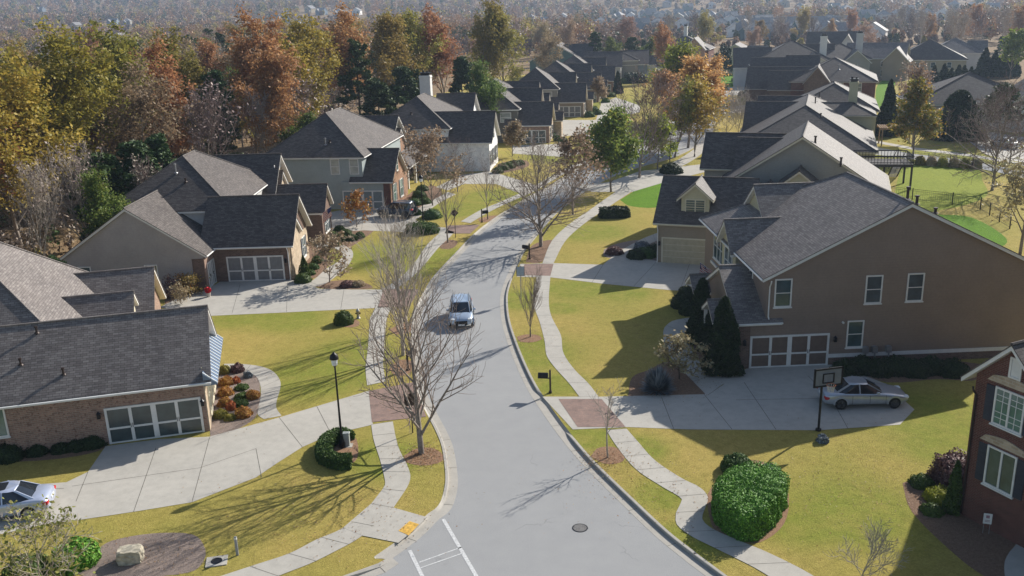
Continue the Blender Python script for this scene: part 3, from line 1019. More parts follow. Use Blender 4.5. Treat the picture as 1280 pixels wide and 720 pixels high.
    def window(s, face, c, a, z, w, h, trim='white', glass='glass', mull=1, cross=True, shutters=None, sill=True, grid=0):
        mb = MB(); t = .085
        s.rect(mb, face, c, a - t, a, z - t, z + h + t, -.02, .055); s.rect(mb, face, c, a + w, a + w + t, z - t, z + h + t, -.02, .055)
        s.rect(mb, face, c, a, a + w, z - t, z, -.02, .055); s.rect(mb, face, c, a, a + w, z + h, z + h + t, -.02, .055)
        for k in range(1, mull):
            x = a + w * k / mull; s.rect(mb, face, c, x - .045, x + .045, z, z + h, -.02, .05)
        if cross: s.rect(mb, face, c, a, a + w, z + h * .5 - .025, z + h * .5 + .025, -.02, .04)
        for k in range(1, grid):
            x = a + w * k / grid; s.rect(mb, face, c, x - .014, x + .014, z, z + h, -.02, .034)
        if grid:
            for k in range(1, 6):
                if k == 3: continue
                zz = z + h * k / 6; s.rect(mb, face, c, a, a + w, zz - .014, zz + .014, -.02, .033)
        f = mb.build('window', M[trim], s.root)
        mb = MB(); s.rect(mb, face, c, a + .001, a + w - .001, z + .001, z + h - .001, -.03, .018)
        mb.build('pane', M[glass], f)
        if sill:
            mb = MB(); s.rect(mb, face, c, a - t - .05, a + w + t + .05, z - t - .07, z - t - .002, -.02, .1)
            mb.build('sill', M[trim], f)
        if shutters:
            for x0 in (a - t - .42, a + w + t + .03):
                mb = MB(); s.rect(mb, face, c, x0, x0 + .39, z - .04, z + h + .04, -.01, .05)
                for k in range(1, 8):
                    zz = z + h * k / 8; s.rect(mb, face, c, x0 + .05, x0 + .34, zz - .03, zz + .03, .05, .062)
                mb.build('shutter', M[shutters], s.root)
        return f

    def garage(s, face, c, a0, a1, z0, z1, panel='gd_glass', trim='white', plain_door=False):
        mb = MB(); s.rect(mb, face, c, a0, a1, z0, z1, -.05, .012)
        d = mb.build('garage_door', M[panel], s.root)
        mb = MB(); w = a1 - a0; h = z1 - z0
        s.rect(mb, face, c, a0 - .09, a0 + .04, z0, z1 + .09, -.02, .06); s.rect(mb, face, c, a1 - .04, a1 + .09, z0, z1 + .09, -.02, .06)
        s.rect(mb, face, c, a0 + .04, a1 - .04, z1 - .03, z1 + .09, -.02, .06)
        if not plain_door:
            s.rect(mb, face, c, a0 + .04, a1 - .04, z0 + .01, z0 + .09, -.02, .045)
            for k, t in ((.25, .085), (.5, .14), (.75, .085)):
                x = a0 + w * k; s.rect(mb, face, c, x - t, x + t, z0 + .09, z1 - .03, -.02, .045)
            for k in range(4):
                xa = a0 + w * k / 4 + (.04 if k == 0 else (.14 if k == 2 else .085)); xb = a0 + w * (k + 1) / 4 - (.04 if k == 3 else (.14 if k == 1 else .085))
                s.rect(mb, face, c, xa, xb, z0 + h * .41, z0 + h * .41 + .11, -.02, .042)
        else:
            for k in range(1, 4):
                s.rect(mb, face, c, a0 + .04, a1 - .04, z0 + h * k / 4 - .012, z0 + h * k / 4 + .012, -.02, .02)
        mb.build('door_frame', M[trim], d)
        if not plain_door:
            for k in (.25, .75):
                mb = MB()
                for sgn in (-1, 1):
                    x = a0 + w * k + sgn * .05; s.rect(mb, face, c, x - .012, x + .012, z0 + h * .42, z0 + h * .42 + .26, .045, .075)
                mb.build('handle', M['black'], d)

    def band(s, name, face, c, a0, a1, z0, z1, mat, o=.03):
        mb = MB(); s.rect(mb, face, c, a0, a1, z0, z1, -.02, o)
        return mb.build(name, M[mat], s.root)

    def vent(s, u, v, z, h=.55, mat='bronze', r=.06):
        mb = MB(); mb.tube([(u, v, z - .25), (u, v, z + h)], r, 8)
        mb.tube([(u, v, z - .02), (u, v, z + .05)], [r * 2.4, r * 1.6], 8)
        mb.tube([(u, v, z + h), (u, v, z + h + .1)], r * 1.5, 8)
        return mb.build('vent_pipe', M[mat], s.root)

    def chimney(s, u, v, z0, z1, w=.9, d=.7, mat='white', cap='black'):
        mb = MB(); mb.box(u - w, u + w, v - d, v + d, z0, z1)
        mb.box(u - w - .07, u + w + .07, v - d - .07, v + d + .07, z1 - .35, z1 - .15)
        c = mb.build('chimney', M[mat], s.root)
        mb = MB(); mb.box(u - w * .8, u + w * .8, v - d * .8, v + d * .8, z1, z1 + .35); mb.box(u - w - .02, u + w + .02, v - d - .02, v + d + .02, z1 + .35, z1 + .42)
        mb.tube([(u - .3, v, z1 + .4), (u - .3, v, z1 + .75)], .17, 10); mb.tube([(u + .3, v, z1 + .4), (u + .3, v, z1 + .65)], .14, 10)
        mb.build('chimney_cap', M[cap], c)

    def downspout(s, face, c, a, z0, z1, mat='white'):
        mb = MB(); P = s._P(face, c)
        mb.tube([P(a, z1, .35), P(a, z1 - .18, .3), P(a, z1 - .45, .07), P(a, z0 + .2, .07), P(a, z0 + .05, .22)], .045, 6)
        mb.build('downspout', M[mat], s.root)

    def lantern(s, face, c, a, z):
        mb = MB(); P = s._P(face, c)
        s.rect(mb, face, c, a - .05, a + .05, z - .12, z + .1, 0, .04)
        s.rect(mb, face, c, a - .085, a + .085, z - .16, z + .12, .08, .25)
        p = P(a, z + .12, .165); mb.lathe([(.13, 0), (.02, .13)], 6, off=p)
        mb.build('wall_lantern', M['black'], s.root)

    def on(s, x, y, f):
        """local point of pixel ray hitting surface z=f(u,v)"""
        r = ray(x, y); t = 20.0
        while t < 400:
            p = np.array([0, 0, CAMH]) + r * t
            u, v, z = s.local(p)
            if z < f(u, v): return u, v, z
            t += .05
        return u, v, z

    def finish(s, roofmat='shingle', fas='white', wallnames=None):
        r = s.roof.build('roof', M[roofmat], s.root)
        if s.fas.v: s.fas.build('fascia', M[fas], r)
        for k, mb in s.walls.items():
            nm = 'brick_wall' if 'brick' in k else 'wall'
            mb.build(nm, M[k.split('#')[0]], s.root)
        return s.root


# ---- nearest left house (tan brick, garage towards us)
h = House('brick_house', 'low tan brick house with grey roof at the left edge, nearest to us', (139, 555), 13.9)
h.block(-18, 0.0, .38, 18.3, 3.3, 11.4, 'y', (1, 1), 'brick_tan', ov=.38, hipd=9.2)
h.block(-5.2, 5.25, 0, 6.95, 3.3, 6.5, 'x', (0, 0), 'brick_tan', ov=.36, rk=.5)
h.block(-5, 1.25, 10.3, 17.2, 3.3, 6.5, 'x', (0, 0), 'brick_tan', ov=.36, rk=.45)
h.block(-4, .75, 7.75, 9.75, 5.25, 6.35, 'x', (0, 0), 'cream', ov=.2, rk=.25)
h.band('gable_panel', 'E', 5.25, .3, 6.6, 3.45, 3.9, 'cream', .02)
h.garage('S', 0, .02, 4.92, .13, 2.2, 'gd_glass')
h.window('S', 0, -5.95, 1.45, .92, 1.75, glass='glass_green', cross=False)
h.lantern('S', 0, -.35, 1.95); h.lantern('S', 0, 5.1, 1.95)
# right front: pale stone wall with three tall windows and a ribbed metal pent roof
h.band('stone_facing', 'E', 5.25, .02, 6.93, 0.02, 3.02, 'brick_pale', .06)
for a in (1.2, 2.9, 4.6): h.window('E', 5.31, a, .7, .95, 1.95, trim='cream', glass='glass', mull=2)
mb = MB()
mb.add([(5.32, -.3, 3.75), (5.32, 7.2, 3.75), (6.05, 7.2, 3.1), (6.05, -.3, 3.1), (5.32, -.3, 3.0), (5.32, 7.2, 3.0), (6.05, 7.2, 3.02), (6.05, -.3, 3.02)],
       [(0, 3, 2, 1), (4, 5, 6, 7), (3, 7, 6, 2), (0, 4, 7, 3), (1, 2, 6, 5)], M['metal_roof'])
for k in range(16):
    y = -.25 + k * .493
    mb.add([(5.34, y, 3.79), (6.06, y, 3.14), (6.06, y + .09, 3.14), (5.34, y + .09, 3.79), (5.34, y, 3.7), (6.06, y, 3.05), (6.06, y + .09, 3.05), (5.34, y + .09, 3.7)],
           [(0, 1, 2, 3), (0, 4, 5, 1), (3, 2, 6, 7), (1, 5, 6, 2)], M['metal_rib'])
mb.build('pent_roof', None, h.root)
f1 = lambda u, v: 3.3 + .853 * (v + .36)
for x, y in ((46, 416), (26, 456), (79.5, 468)):
    u, v, z = h.on(x, y, f1); h.vent(u, v, z, .3)
for x, y in ((270, 476),):
    pass
h.finish('shingle_b')
L1H = h

# ---- second left house
h = House('suburban_house', 'taupe sided house with dark roofs behind the tan brick house', (286, 352), -.5)
h.block(-13.1, -1.15, -2.3, 8, 3.25, 7.5, 'y', (0, 0), 'taupe', ov=.36, rk=.3)
h.block(-1.6, 5.55, 0, 7.4, 3.35, 7.0, 'x', (0, 0), 'brick_brown', ov=.36, rk=.55)
h.block(-11.3, -.15, 3.1, 17.7, 6.0, 10.0, 'y', (1, 1), 'palegrey', ov=.38, z0=3.0)
h.block(-6, .75, 14.3, 21.3, 5.1, 8.6, 'x', (0, 0), 'brick_pale', ov=.36, rk=.5)
h.block(2.5, 5.75, .25, 3.8, 3.75, 5.35, 'x', (0, 0), 'brick_pale#2', ov=.2, rk=.3)
h.block(-1, 1.1, 15.6, 19.2, 5.0, 6.9, 'x', (0, 0), 'brick_pale', ov=.2, rk=.3)
h.block(-1.5, 5.9, 13.1, 17.6, 3.3, 5.75, 'x', (0, 0), 'brick_brown#2', ov=.3, rk=.4)
h.band('brick_pier', 'S', -2.3, -2.15, -1.17, 0.02, 2.9, 'brick_brown', .05)
h.band('brick_pier', 'E', -1.15, -2.34, -.02, 0.02, 2.95, 'brick_tan', .05)
h.garage('E', -1.1, -1.75, -.1, .13, 2.25, 'gd_grey')
h.garage('S', 0, .12, 4.95, .13, 2.3, 'gd_grey')
h.window('S', 3.1, -1.3, 3.75, 1.0, 1.75, cross=True, glass='glass', sill=False)
h.window('S', -2.3, -11.9, .9, .95, 1.5, cross=False, sill=False, glass='glass'); h.window('S', -2.3, -6.2, .9, .95, 1.5, cross=False, sill=False, glass='glass')
h.band('stone_facing', 'E', 5.55, .02, 7.38, 0.02, 3.2, 'brick_pale', .05)
for a in (1.0, 4.9): h.window('E', 5.6, a, .85, 1.1, 1.75, mull=2, trim='white', shutters='shutter')
h.window('E', 5.94, 14.0, .9, 2.4, 1.7, mull=3)
h.band('white_gable', 'E', .75, 16.4, 19.2, 6.95, 7.6, 'white', .02)
h.lantern('S', 0, 5.25, 1.9); h.downspout('S', 0, 5.5, .1, 3.2)
f1 = lambda u, v: 6.0 + .718 * (v - 2.72)
for x, y, q in ((220, 216, .75), (232, 227, .25)):
    u, v, z = h.on(x, y, f1); h.vent(u, v, z, q, 'grey_metal' if q > .5 else 'bronze', .08)
h.finish('shingle')
L2H = h

# ---- third left house: grey green siding with orange brick wing
h = House('suburban_house', 'grey green two storey house with an orange brick front wing', (430, 262), -8.3)
h.block(-9.3, 2.55, .25, 18, 6.35, 10.7, 'y', (1, 1), 'greyblue', ov=.38)
h.block(1.5, 5.75, 0, 7.1, 3.5, 6.75, 'x', (0, 0), 'greyblue', ov=.34, rk=.5)
h.block(-4, 1.65, 15.1, 24.3, 5.0, 8.75, 'x', (0, 0), 'greywall', ov=.34, rk=.5)
h.block(-2, 2.2, 16.7, 21.6, 5.0, 7.1, 'x', (0, 0), 'brick_orange', ov=.2, rk=.3)
h.block(-4, 2.9, 24.5, 30, 5.6, 7.6, 'x', (0, 1), 'greywall', ov=.3)
h.block(1.2, 5.0, 12, 29.5, 3.1, 4.3, 'y', (1, 1), 'brick_brown', ov=.3, body=False)
h.block(-8, 5.55, 7.0, 9.0, 3.1, 4.6, 'x', (0, 0), 'brick_orange', ov=.2, rk=.2)
h.block(-3, 2.5, 10, 24, 2.9, 3.0, 'x', (0, 0), 'brick_brown', ov=.05, rk=.05)
h.band('garage_wall', 'S', 0.25, .0, 1.52, 0.02, 3.4, 'greyblue', .26)
h.band('brick_pier', 'S', 0, 5.0, 5.74, 0.02, 3.3, 'brick_red', .05)
h.band('brick_facing', 'E', 5.75, .0, 7.08, 0.02, 3.4, 'brick_orange', .06)
mb = MB(); mb.add([(5.81, 0, 3.4), (5.81, 7.08, 3.4), (5.81, 3.55, 6.45), (5.7, 0, 3.4), (5.7, 7.08, 3.4), (5.7, 3.55, 6.45)], [(0, 1, 2), (0, 2, 5, 3), (1, 4, 5, 2)])
mb.build('brick_gable', M['brick_orange'], h.root)
h.garage('S', -.012, .1, 4.8, .13, 2.3, 'gd_bluegrey')
for a, g in ((-7.9, 'glass'), (-1.2, 'glass_blind'), (1.1, 'glass_blind')): h.window('S', .25, a, 4.35, .95, 1.65, glass=g, sill=False)
for a in (1.2, 4.4): h.window('E', 5.81, a, .8, 1.1, 2.0, mull=1, glass='glass_green', shutters='shutter_g')
h.window('E', 5.81, 3.2, 4.2, .7, 1.2, glass='glass_green')
h.window('E', 2.95, 25.8, 3.6, 2.6, 1.7, mull=3, glass='glass_green')
for v in (12.4, 16.5, 20.6, 24.7, 29): 
    h.band('porch_column', 'E', 4.6, v - .15, v + .15, .1, 3.0, 'white', .3)
u_, v_, z_ = h.on(407, 181, lambda u, v: 6.35 + .70 * (v + .13)); h.vent(u_, v_, z_, .7, 'grey_metal', .09)
u_, v_, z_ = h.on(412, 178, lambda u, v: 6.35 + .70 * (v + .13)); h.vent(u_, v_, z_, .2, 'bronze', .09)
h.finish('shingle')
L3H = h

# ---- fourth: painted white brick
h = House('white_brick_house', 'white painted brick house with dark roofs and a white chimney', (609.6, 214.5), -8.3)
h.block(-16.7, -5.6, .7, 17, 6.2, 10.1, 'y', (1, 1), 'whitebrick', ov=.38)
h.block(-9, .3, .3, 8.0, 4.25, 8.1, 'x', (0, 0), 'whitebrick', ov=.36, rk=.5)
h.block(-10.5, -5.1, 15.4, 22.6, 6.0, 9.3, 'x', (0, 0), 'whitebrick', ov=.36, rk=.5)
h.block(-8.5, -2, 14, 22, 3.4, 5.2, 'y', (1, 1), 'whitebrick', ov=.36)
h.window('E', .3, 3.6, 4.3, 1.0, 1.5, shutters='shutter', glass='glass')
for a in (1.0, 3.5, 6.0): h.window('E', .3, a, 1.0, 1.1, 1.9, shutters='shutter', glass='glass', mull=1)
h.chimney(-12.0, 16.2, 7, 12.4, .85, .7, 'white', 'black')
u_, v_, z_ = h.on(514, 143, lambda u, v: 6.2 + .65 * (v - .32)); h.vent(u_, v_, z_, .25, 'bronze', .09)
h.finish('shingle')


def row_house(label, org, ang, wallm='darkgrey', front='brick_pale', gar='gd_glass', world=False, zr=9.1, scale=1.0, group=None, gcol='brick_tan'):
    h = House('suburban_house', label, org, ang, world=world)
    h.block(-15.6, -5.7, 2.8, 15.4, 5.75, zr, 'y', (1, 1), wallm, ov=.36)
    h.block(-7.5, -.35, 2.0, 9.4, 3.15, 6.6, 'x', (0, 0), front, ov=.34, rk=.45)
    h.band('garage_wall', 'S', 2.0, -7.4, -.37, .02, 3.1, gcol, .04)
    h.garage('S', 1.96, -5.6, -1.0, .13, 2.2, gar)
    h.window('S', 2.8, -8.6, 3.6, 1.7, 1.5, glass='glass_blind', sill=False)
    h.block(-9, -3.0, 10.5, 16.5, 5.2, 8.2, 'x', (0, 0), front, ov=.34, rk=.45)
    h.window('E', -.35, 3.4, .8, 1.0, 1.7, shutters='shutter'); h.window('E', -.35, 6.6, .8, 1.0, 1.7, shutters='shutter')
    h.window('E', -3.0, 12.7, 4.2, 1.4, 1.6, mull=2)
    h.block(-6, 1.0, 10.0, 12.8, 2.9, 4.2, 'x', (0, 0), front, ov=.3, rk=.3)
    h.finish('shingle')
    return h


row_house('dark grey house with six pane garage door just past the white brick house', (688, 181), -8.3)
row_house('grey roofed house with pale front gables, second past the white brick house', (683.5, 165.5), -8.3, 'greywall', gar='gd_grey')
row_house('grey house with plain grey garage door midway up the left row', (731, 147.5), -8.3, 'greywall', gar='gd_grey', gcol='khaki', zr=9.6)
row_house('house with low dark gables and a porch, upper left row behind the grey garage house', (750, 129), -8.3, 'beige', zr=9.2)
row_house('house with pointed dark evergreen at its door, upper left row', (768, 117), -8.3, 'creamwall', zr=9.2)
h = House('teal_house', 'big teal gabled house at the far end of the left row by the wood', (732, 95), -8.3)
h.block(-16, .2, -12, 6, 5.6, 10.3, 'y', (0, 0), 'teal', ov=.4)
h.block(-6, 2.2, -8, 2, 5.6, 10.0, 'x', (0, 0), 'palegrey', ov=.4, rk=.5)
h.window('E', 2.2, -5.5, 4.6, 1.5, 2, mull=2); h.window('E', 2.2, -2.6, 4.6, 1.5, 2, mull=2)
h.finish('shingle')
h = House('suburban_house', 'pale sided house with a broad dark gable right of the teal house', (775, 102), -8.3)
h.block(-10, .2, -1, 10, 4.3, 8.3, 'x', (0, 0), 'palegrey', ov=.4, rk=.5)
h.block(-12, 5, 8, 22, 5.5, 9.3, 'y', (1, 1), 'greywall', ov=.4)
h.window('E', .2, 1.5, 1, 1.6, 2.0, mull=2); h.window('E', .2, 5.5, 1, 1.6, 2.0, mull=2)
h.finish('shingle')
h = House('suburban_house', 'house with blue grey gable beside the yellow street tree far up the road', (808, 98), -8.3)
h.block(-13, .2, -1, 11, 4.3, 8.0, 'x', (0, 0), 'bluegrey', ov=.4, rk=.5)
h.block(-2, 2.5, 1, 7, 4.0, 6.4, 'x', (0, 0), 'palegrey', ov=.3, rk=.4)
h.window('E', 2.5, 3, 1, 2, 2.0, mull=2)
h.finish('shingle')

# ---- right, middle: khaki house with dormer over its cream garage door
h = House('suburban_house', 'khaki house with a dormer above its wide cream garage door', (827, 328), -20)
h.block(-.45, 7.5, 0, 8.7, 3.85, 7.2, 'x', (0, 0), 'khaki', ov=.36, rk=.35)
h.garage('S', 0, .05, 5.2, .13, 2.4, 'gd_cream', 'cream', plain_door=True)
# dormer
h.block(1.5, 3.95, .9, 4.4, 5.85, 7.3, 'y', (0, 0), 'creamwall', ov=.42, rk=.35, z0=3.9)
h.window('S', .9, 1.93, 4.5, 1.6, 1.25, trim='cream', mull=2, glass='glass', grid=2)
h.block(4.95, 12.4, -.25, 6, 3.8, 6.8, 'y', (0, 0), 'khaki#2', ov=.36, rk=.3)
h.block(3.8, 18.6, 7.5, 17.4, 5.5, 10.65, 'y', (0, 0), 'greywall', ov=.42, rk=.4)
h.block(9.7, 12.7, 5.0, 8, 6.5, 7.95, 'y', (0, 0), 'creamwall#2', ov=.36, rk=.35)
h.block(4.95, 11, 12.4, 19, 6.0, 9.2, 'x', (0, 0), 'greywall#2', ov=.36, rk=.4)
h.block(1.5, 9, 14.8, 21.4, 6.2, 9.3, 'x', (0, 0), 'greywall#3', ov=.36, rk=.45)
h.lantern('S', 0, -.22, 1.9); h.downspout('S', 0, -.38, .1, 3.6)
for x, y in ((1019, 178), (1051, 205)):
    u_, v_, z_ = h.on(x, y, lambda u, v: 10.65 - .627 * (u - 11.2)); h.vent(u_, v_, z_, .5, 'bronze', .09)
h.finish('shingle', 'cream')
MH = h

# ---- right, near: big brown house
h = House('brown_house', 'big brown sided house with a silver sedan on its drive', (938, 460), 1.6)
h.block(.83, 17.9, 0, 16.2, 6.15, 10.6, 'y', (0, 1), 'brown', ov=.4, rk=.3, hipd=6.5)
h.block(3.6, 9.3, 7.9, 16.3, 6.1, 9.55, 'x', (0, 0), 'creamwall', ov=.34, rk=.35)
h.block(.55, 6, 6.4, 10.0, 6.0, 7.95, 'x', (0, 0), 'creamwall', ov=.25, rk=.45, z0=3)
h.block(-.92, 1.6, 0.02, 8.6, 3.3, 5.75, 'x', (0, 0), 'brown', ov=.3, rk=.25)
h.block(-2.0, .5, 7.2, 9.4, 3.1, 4.0, 'x', (0, 0), 'creamwall', ov=.25, rk=.2, body=False)
h.block(-2.1, .8, 1.4, 4.2, 2.9, 3.9, 'x', (0, 0), 'creamwall', ov=.2, rk=.15, body=False)
for y in (1.5, 4.1): h.band('porch_column', 'W', -1.9, y - .09, y + .09, .1, 2.8, 'white', .18)
h.band('brick_pier', 'S', 0, -.88, -.14, .02, 3.15, 'brick_brown', .06)
h.band('corner_board', 'S', 0, -1.0, -.89, .02, 3.2, 'white', .08)
h.garage('S', -.012, -.02, 4.88, .13, 2.2, 'gd_brown')
h.window('S', 0, 1.36, 4.25, .92, 1.68); h.window('S', 0, 7.1, 4.25, .9, 1.68); h.window('S', 0, 9.73, 4.28, .9, 1.68); h.window('S', 0, 6.15, 1.33, .9, 1.65)
h.band('water_table', 'S', 0, 4.98, 17.88, .62, .86, 'white', .05)
h.band('brick_base', 'S', 0, 4.98, 17.88, .02, .62, 'brick_brown', .03)
h.lantern('S', 0, -.5, 1.9); h.lantern('S', 0, 5.3, 1.9)
h.downspout('S', 0, .95, 3.4, 6.0)
h.window('W', .55, 7.2, 4.0, 1.9, 1.8, mull=2); h.window('W', .83, 3.2, 4.2, 1.2, 1.5, mull=2)
h.band('gable_trim', 'W', .83, 10.2, 14, 3.2, 3.4, 'white', .1)
h.window('W', .83, 10.5, 3.9, 2.8, 1.9, mull=3)
mb = MB()
for x in (7.3, 7.9, 8.8):
    mb = MB(); mb.tube([(x, -.25, .3), (x, -.25, 1.15), (x, -.02, 1.3)], .05, 6); mb.box(x - .16, x + .16, -.3, -.02, .9, 1.3); mb.build('meter_box', M['grey_metal'], h.root)
mb = MB(); mb.tube([(5.75, -.01, 3.0), (5.75, -.16, 2.98)], .07, 8); mb.build('flood_light', M['white'], h.root)
for x, y, q in ((1130, 252, .7), (1143, 256, .45), (1161, 263, .25)):
    u_, v_, z_ = h.on(x, y + 8, lambda u, v: 10.7 - .49 * (u - 9.36)); h.vent(9.7 + (x - 1130) * .07, 1.2 + .6 * (x > 1140), 10.5 - (x - 1130) * .035, q, 'bronze', .09)
h.finish('shingle_b', 'white')
RH = h

# ---- right, third: cream house with chimney
h = House('cream_house', 'cream sided house with a capped chimney behind the khaki house', (1094, 190), -19)
h.block(-19, -1.0, -19.3, 14, 3.2, 8.0, 'y', (1, 1), 'creamwall', ov=.4)
h.block(-9, -.6, 0, 6, 5.5, 7.0, 'x', (0, 1), 'creamwall', ov=.4)
h.block(-12.6, 0, 5.8, 22, 5.5, 9.0, 'y', (1, 1), 'creamwall', ov=.4)
h.block(-18.6, -9, -4, 5.6, 3.5, 7.3, 'x', (0, 0), 'creamwall', ov=.4, rk=.4)
h.block(-17.5, -9, 6, 14.5, 3.4, 7.2, 'x', (0, 0), 'creamwall', ov=.4, rk=.4)
h.chimney(-3.6, 3.9, 5.5, 10.0, .62, .6, 'creamwall', 'black')
h.window('S', 0, -5.5, 3.2, 1.0, 1.6)
for x, y, q in ((1024, 122, .8), (1019, 129, .8), (1026, 145, .3)):
    u_, v_, z_ = h.on(x, y, lambda u, v: 8.0 - .51 * (u + 10)); h.vent(u_, v_, z_, q, 'bronze', .09)
h.finish('shingle', 'cream')

# ---- right, fourth: dark brick complex
h = House('brick_house', 'dark brick house with many brown gables beyond the cream house', (1093, 130), -20)
h.block(-16.6, -.3, -8.4, 9, 5.5, 9.7, 'y', (1, 1), 'brick_red', ov=.4)
h.block(-26, -12, -3.5, 5, 3.6, 7.8, 'x', (0, 0), 'brick_brown', ov=.4, rk=.4)
h.block(-21, -12, -8, -1, 3.8, 7.4, 'x', (0, 0), 'brick_brown', ov=.4, rk=.4)
h.block(-18.5, -12, 3, 11, 5.6, 9.8, 'x', (0, 0), 'brick_brown', ov=.4, rk=.4)
h.block(-26.5, -14, 8, 18, 4.5, 9.0, 'x', (0, 0), 'brick_brown', ov=.4, rk=.4)
h.block(-14, -9, -10, -2, 5.2, 8.6, 'y', (0, 0), 'brick_brown', ov=.3, rk=.4)
h.window('W', -26, -1, 1, 2, 2.2, mull=2); h.window('S', -8.4, -7.5, 3.6, 1, 1.5); h.window('S', -8.4, -4, 3.6, 1, 1.5)
h.vent(-7.5, -4.4, 7.6, .9, 'grey_metal', .12)
h.finish('shingle', 'taupe')
for lab, org, zz, w, dd, mt, ch in (
        ('long dark roofed house with a slim white chimney behind the dark brick house', (1045, 108), 0, 19, 20, 'palegrey', (-3, 6)),
        ('grey gabled house with a tall chimney behind the dark brick house', (1086, 101), 0, 12, 14, 'greywall', (-2.5, 4))):
    h = House('suburban_house', lab, org, -12)
    h.block(-w - 2, 0, 0, dd, 5.8, 11.2 if w > 15 else 9.6, 'y', (1, 1), mt, ov=.4)
    h.block(-w - 6, -w + 3, 2, dd - 6, 5.0, 9.6, 'x', (0, 0), mt, ov=.4, rk=.4)
    h.block(-w * .6, -.5, -3, 4, 5.0, 8.3, 'y', (0, 0), mt, ov=.4, rk=.4)
    h.chimney(ch[0], ch[1], 5, 12.2, .8, .6, 'white' if w > 15 else 'palegrey', 'black')
    h.window('S', -3, -w * .4, 3, 1.2, 1.6)
    h.finish('shingle')


def mid_house(label, org, ang, w, d, ze, zr, axis, hips, mt, extra=(), wins=1, **k):
    h = House('suburban_house', label, org, ang)
    h.block(-w, 0, 0, d, ze, zr, axis, hips, mt, ov=.42, rk=.4)
    for e in extra: h.block(*e[:6], e[6], e[7], e[8], ov=.4, rk=.4)
    for i in range(int(w // 4)):
        h.window('S', 0, -w + 1.4 + i * 4, ze - 2.1, 1.0, 1.4, sill=False)
        if ze > 5: h.window('S', 0, -w + 1.4 + i * 4, 1.1, 1.0, 1.5, sill=False)
    if k.get('chim'): h.chimney(*k['chim'])
    h.finish('shingle_b' if w % 2 else 'shingle')
    return h


mid_house('beige two storey house with a light roof and covered patio, right of the chimneys', (1128, 100), -28, 15, 12, 5.7, 9.4, 'x', (0, 0), 'beige', [(-5, 1.2, -2.5, 5, 5.0, 8.6, 'y', (0, 0), 'khaki')])
mid_house('house with a broad hipped roof behind the row of young evergreens', (1206, 96), -22, 18, 14, 4.6, 9.6, 'y', (1, 1), 'beige')
mid_house('grey house with dark hipped roof and white gable, upper right', (1228, 88), -22, 15, 13, 5.0, 9.0, 'y', (1, 1), 'palegrey', [(-4, .6, 2, 8, 5.0, 8.2, 'x', (0, 0), 'palegrey')])
mid_house('taupe house with a wide dark roof at the right edge of the photo', (1300, 162), -14, 20, 15, 4.4, 9.0, 'y', (1, 1), 'taupe', [(-6, 4, -3, 6, 4.4, 8.4, 'y', (0, 0), 'palegrey')])
mid_house('dark brick hip roofed house with a central chimney far up the street', (885, 82), -20, 18, 14, 5.5, 10, 'y', (1, 1), 'brick_red', [(-8, -1, -2.5, 6, 5.5, 9.5, 'y', (0, 0), 'brick_orange')], chim=(-9, 7, 7, 13, .6, .6, 'white', 'black'))
mid_house('cream gabled house half hidden by trees left of the dark brick house', (945, 92), -20, 13, 12, 5.2, 8.8, 'y', (0, 0), 'creamwall', [(-3, 2.5, 2, 8, 5.0, 8.0, 'x', (0, 0), 'brick_brown')])
mid_house('pale grey house with two dark gables behind the chimneys', (1072, 82), -22, 16, 12, 6, 10.5, 'x', (0, 0), 'palegrey', [(-6, -1, -3, 6, 5.6, 9.8, 'y', (0, 0), 'palegrey'), (-13, -8, -2, 6, 5.6, 9.4, 'y', (0, 0), 'palegrey')])

# ---- bottom right: dark red brick house corner
h = House('brick_house', 'dark red brick house cut by the lower right edge', (20.2, 36.5), -65, world=True)
h.block(-.35, 3.0, 0, 9, 6.75, 8.95, 'y', (0, 0), 'brick_red', ov=.5, rk=.4)
h.block(1.5, 17.5, .7, 14, 6.6, 11.6, 'x', (0, 1), 'brick_red', ov=.45)
h.block(-4, 12, 9.2, 18, 6.6, 12.2, 'x', (0, 1), 'brick_red', ov=.45)
h.window('S', 0, .72, 5.15, 1.25, 1.55, mull=2, shutters='shutter', glass='glass_green', cross=False, grid=4)
h.window('S', 0, .72, 2.25, 1.25, 1.7, mull=2, shutters='shutter', glass='glass', cross=False)
h.window('S', 0, 1.2, 7.45, .4, .75, glass='white', cross=False, sill=False)
for z in (6.95, 4.15):
    mb = MB()
    pts = [(.2, z), (.45, z + .28), (.9, z + .38), (1.35, z + .44), (1.8, z + .38), (2.25, z + .28), (2.5, z)]
    vs = [(a, -.05, q) for a, q in pts] + [(a, .02, q) for a, q in pts]
    n = len(pts)
    mb.add(vs, [tuple(reversed(range(n))), tuple(range(n, 2 * n))] + [(i, (i + 1) % n, n + (i + 1) % n, n + i) for i in range(n)])
    mb.build('stone_lintel', M['brick_pale'], h.root)
h.window('S', .7, 4.5, 5.1, 1.6, 1.55, mull=2, shutters='shutter', glass='glass_green'); h.window('S', .7, 4.5, 1.9, 1.6, 1.9, mull=2, shutters='shutter')
h.downspout('S', 0, -.2, .1, 6.5, 'bronze')
h.finish('shingle', 'white')

# ---- houses of the far neighbourhoods
far_protos = []


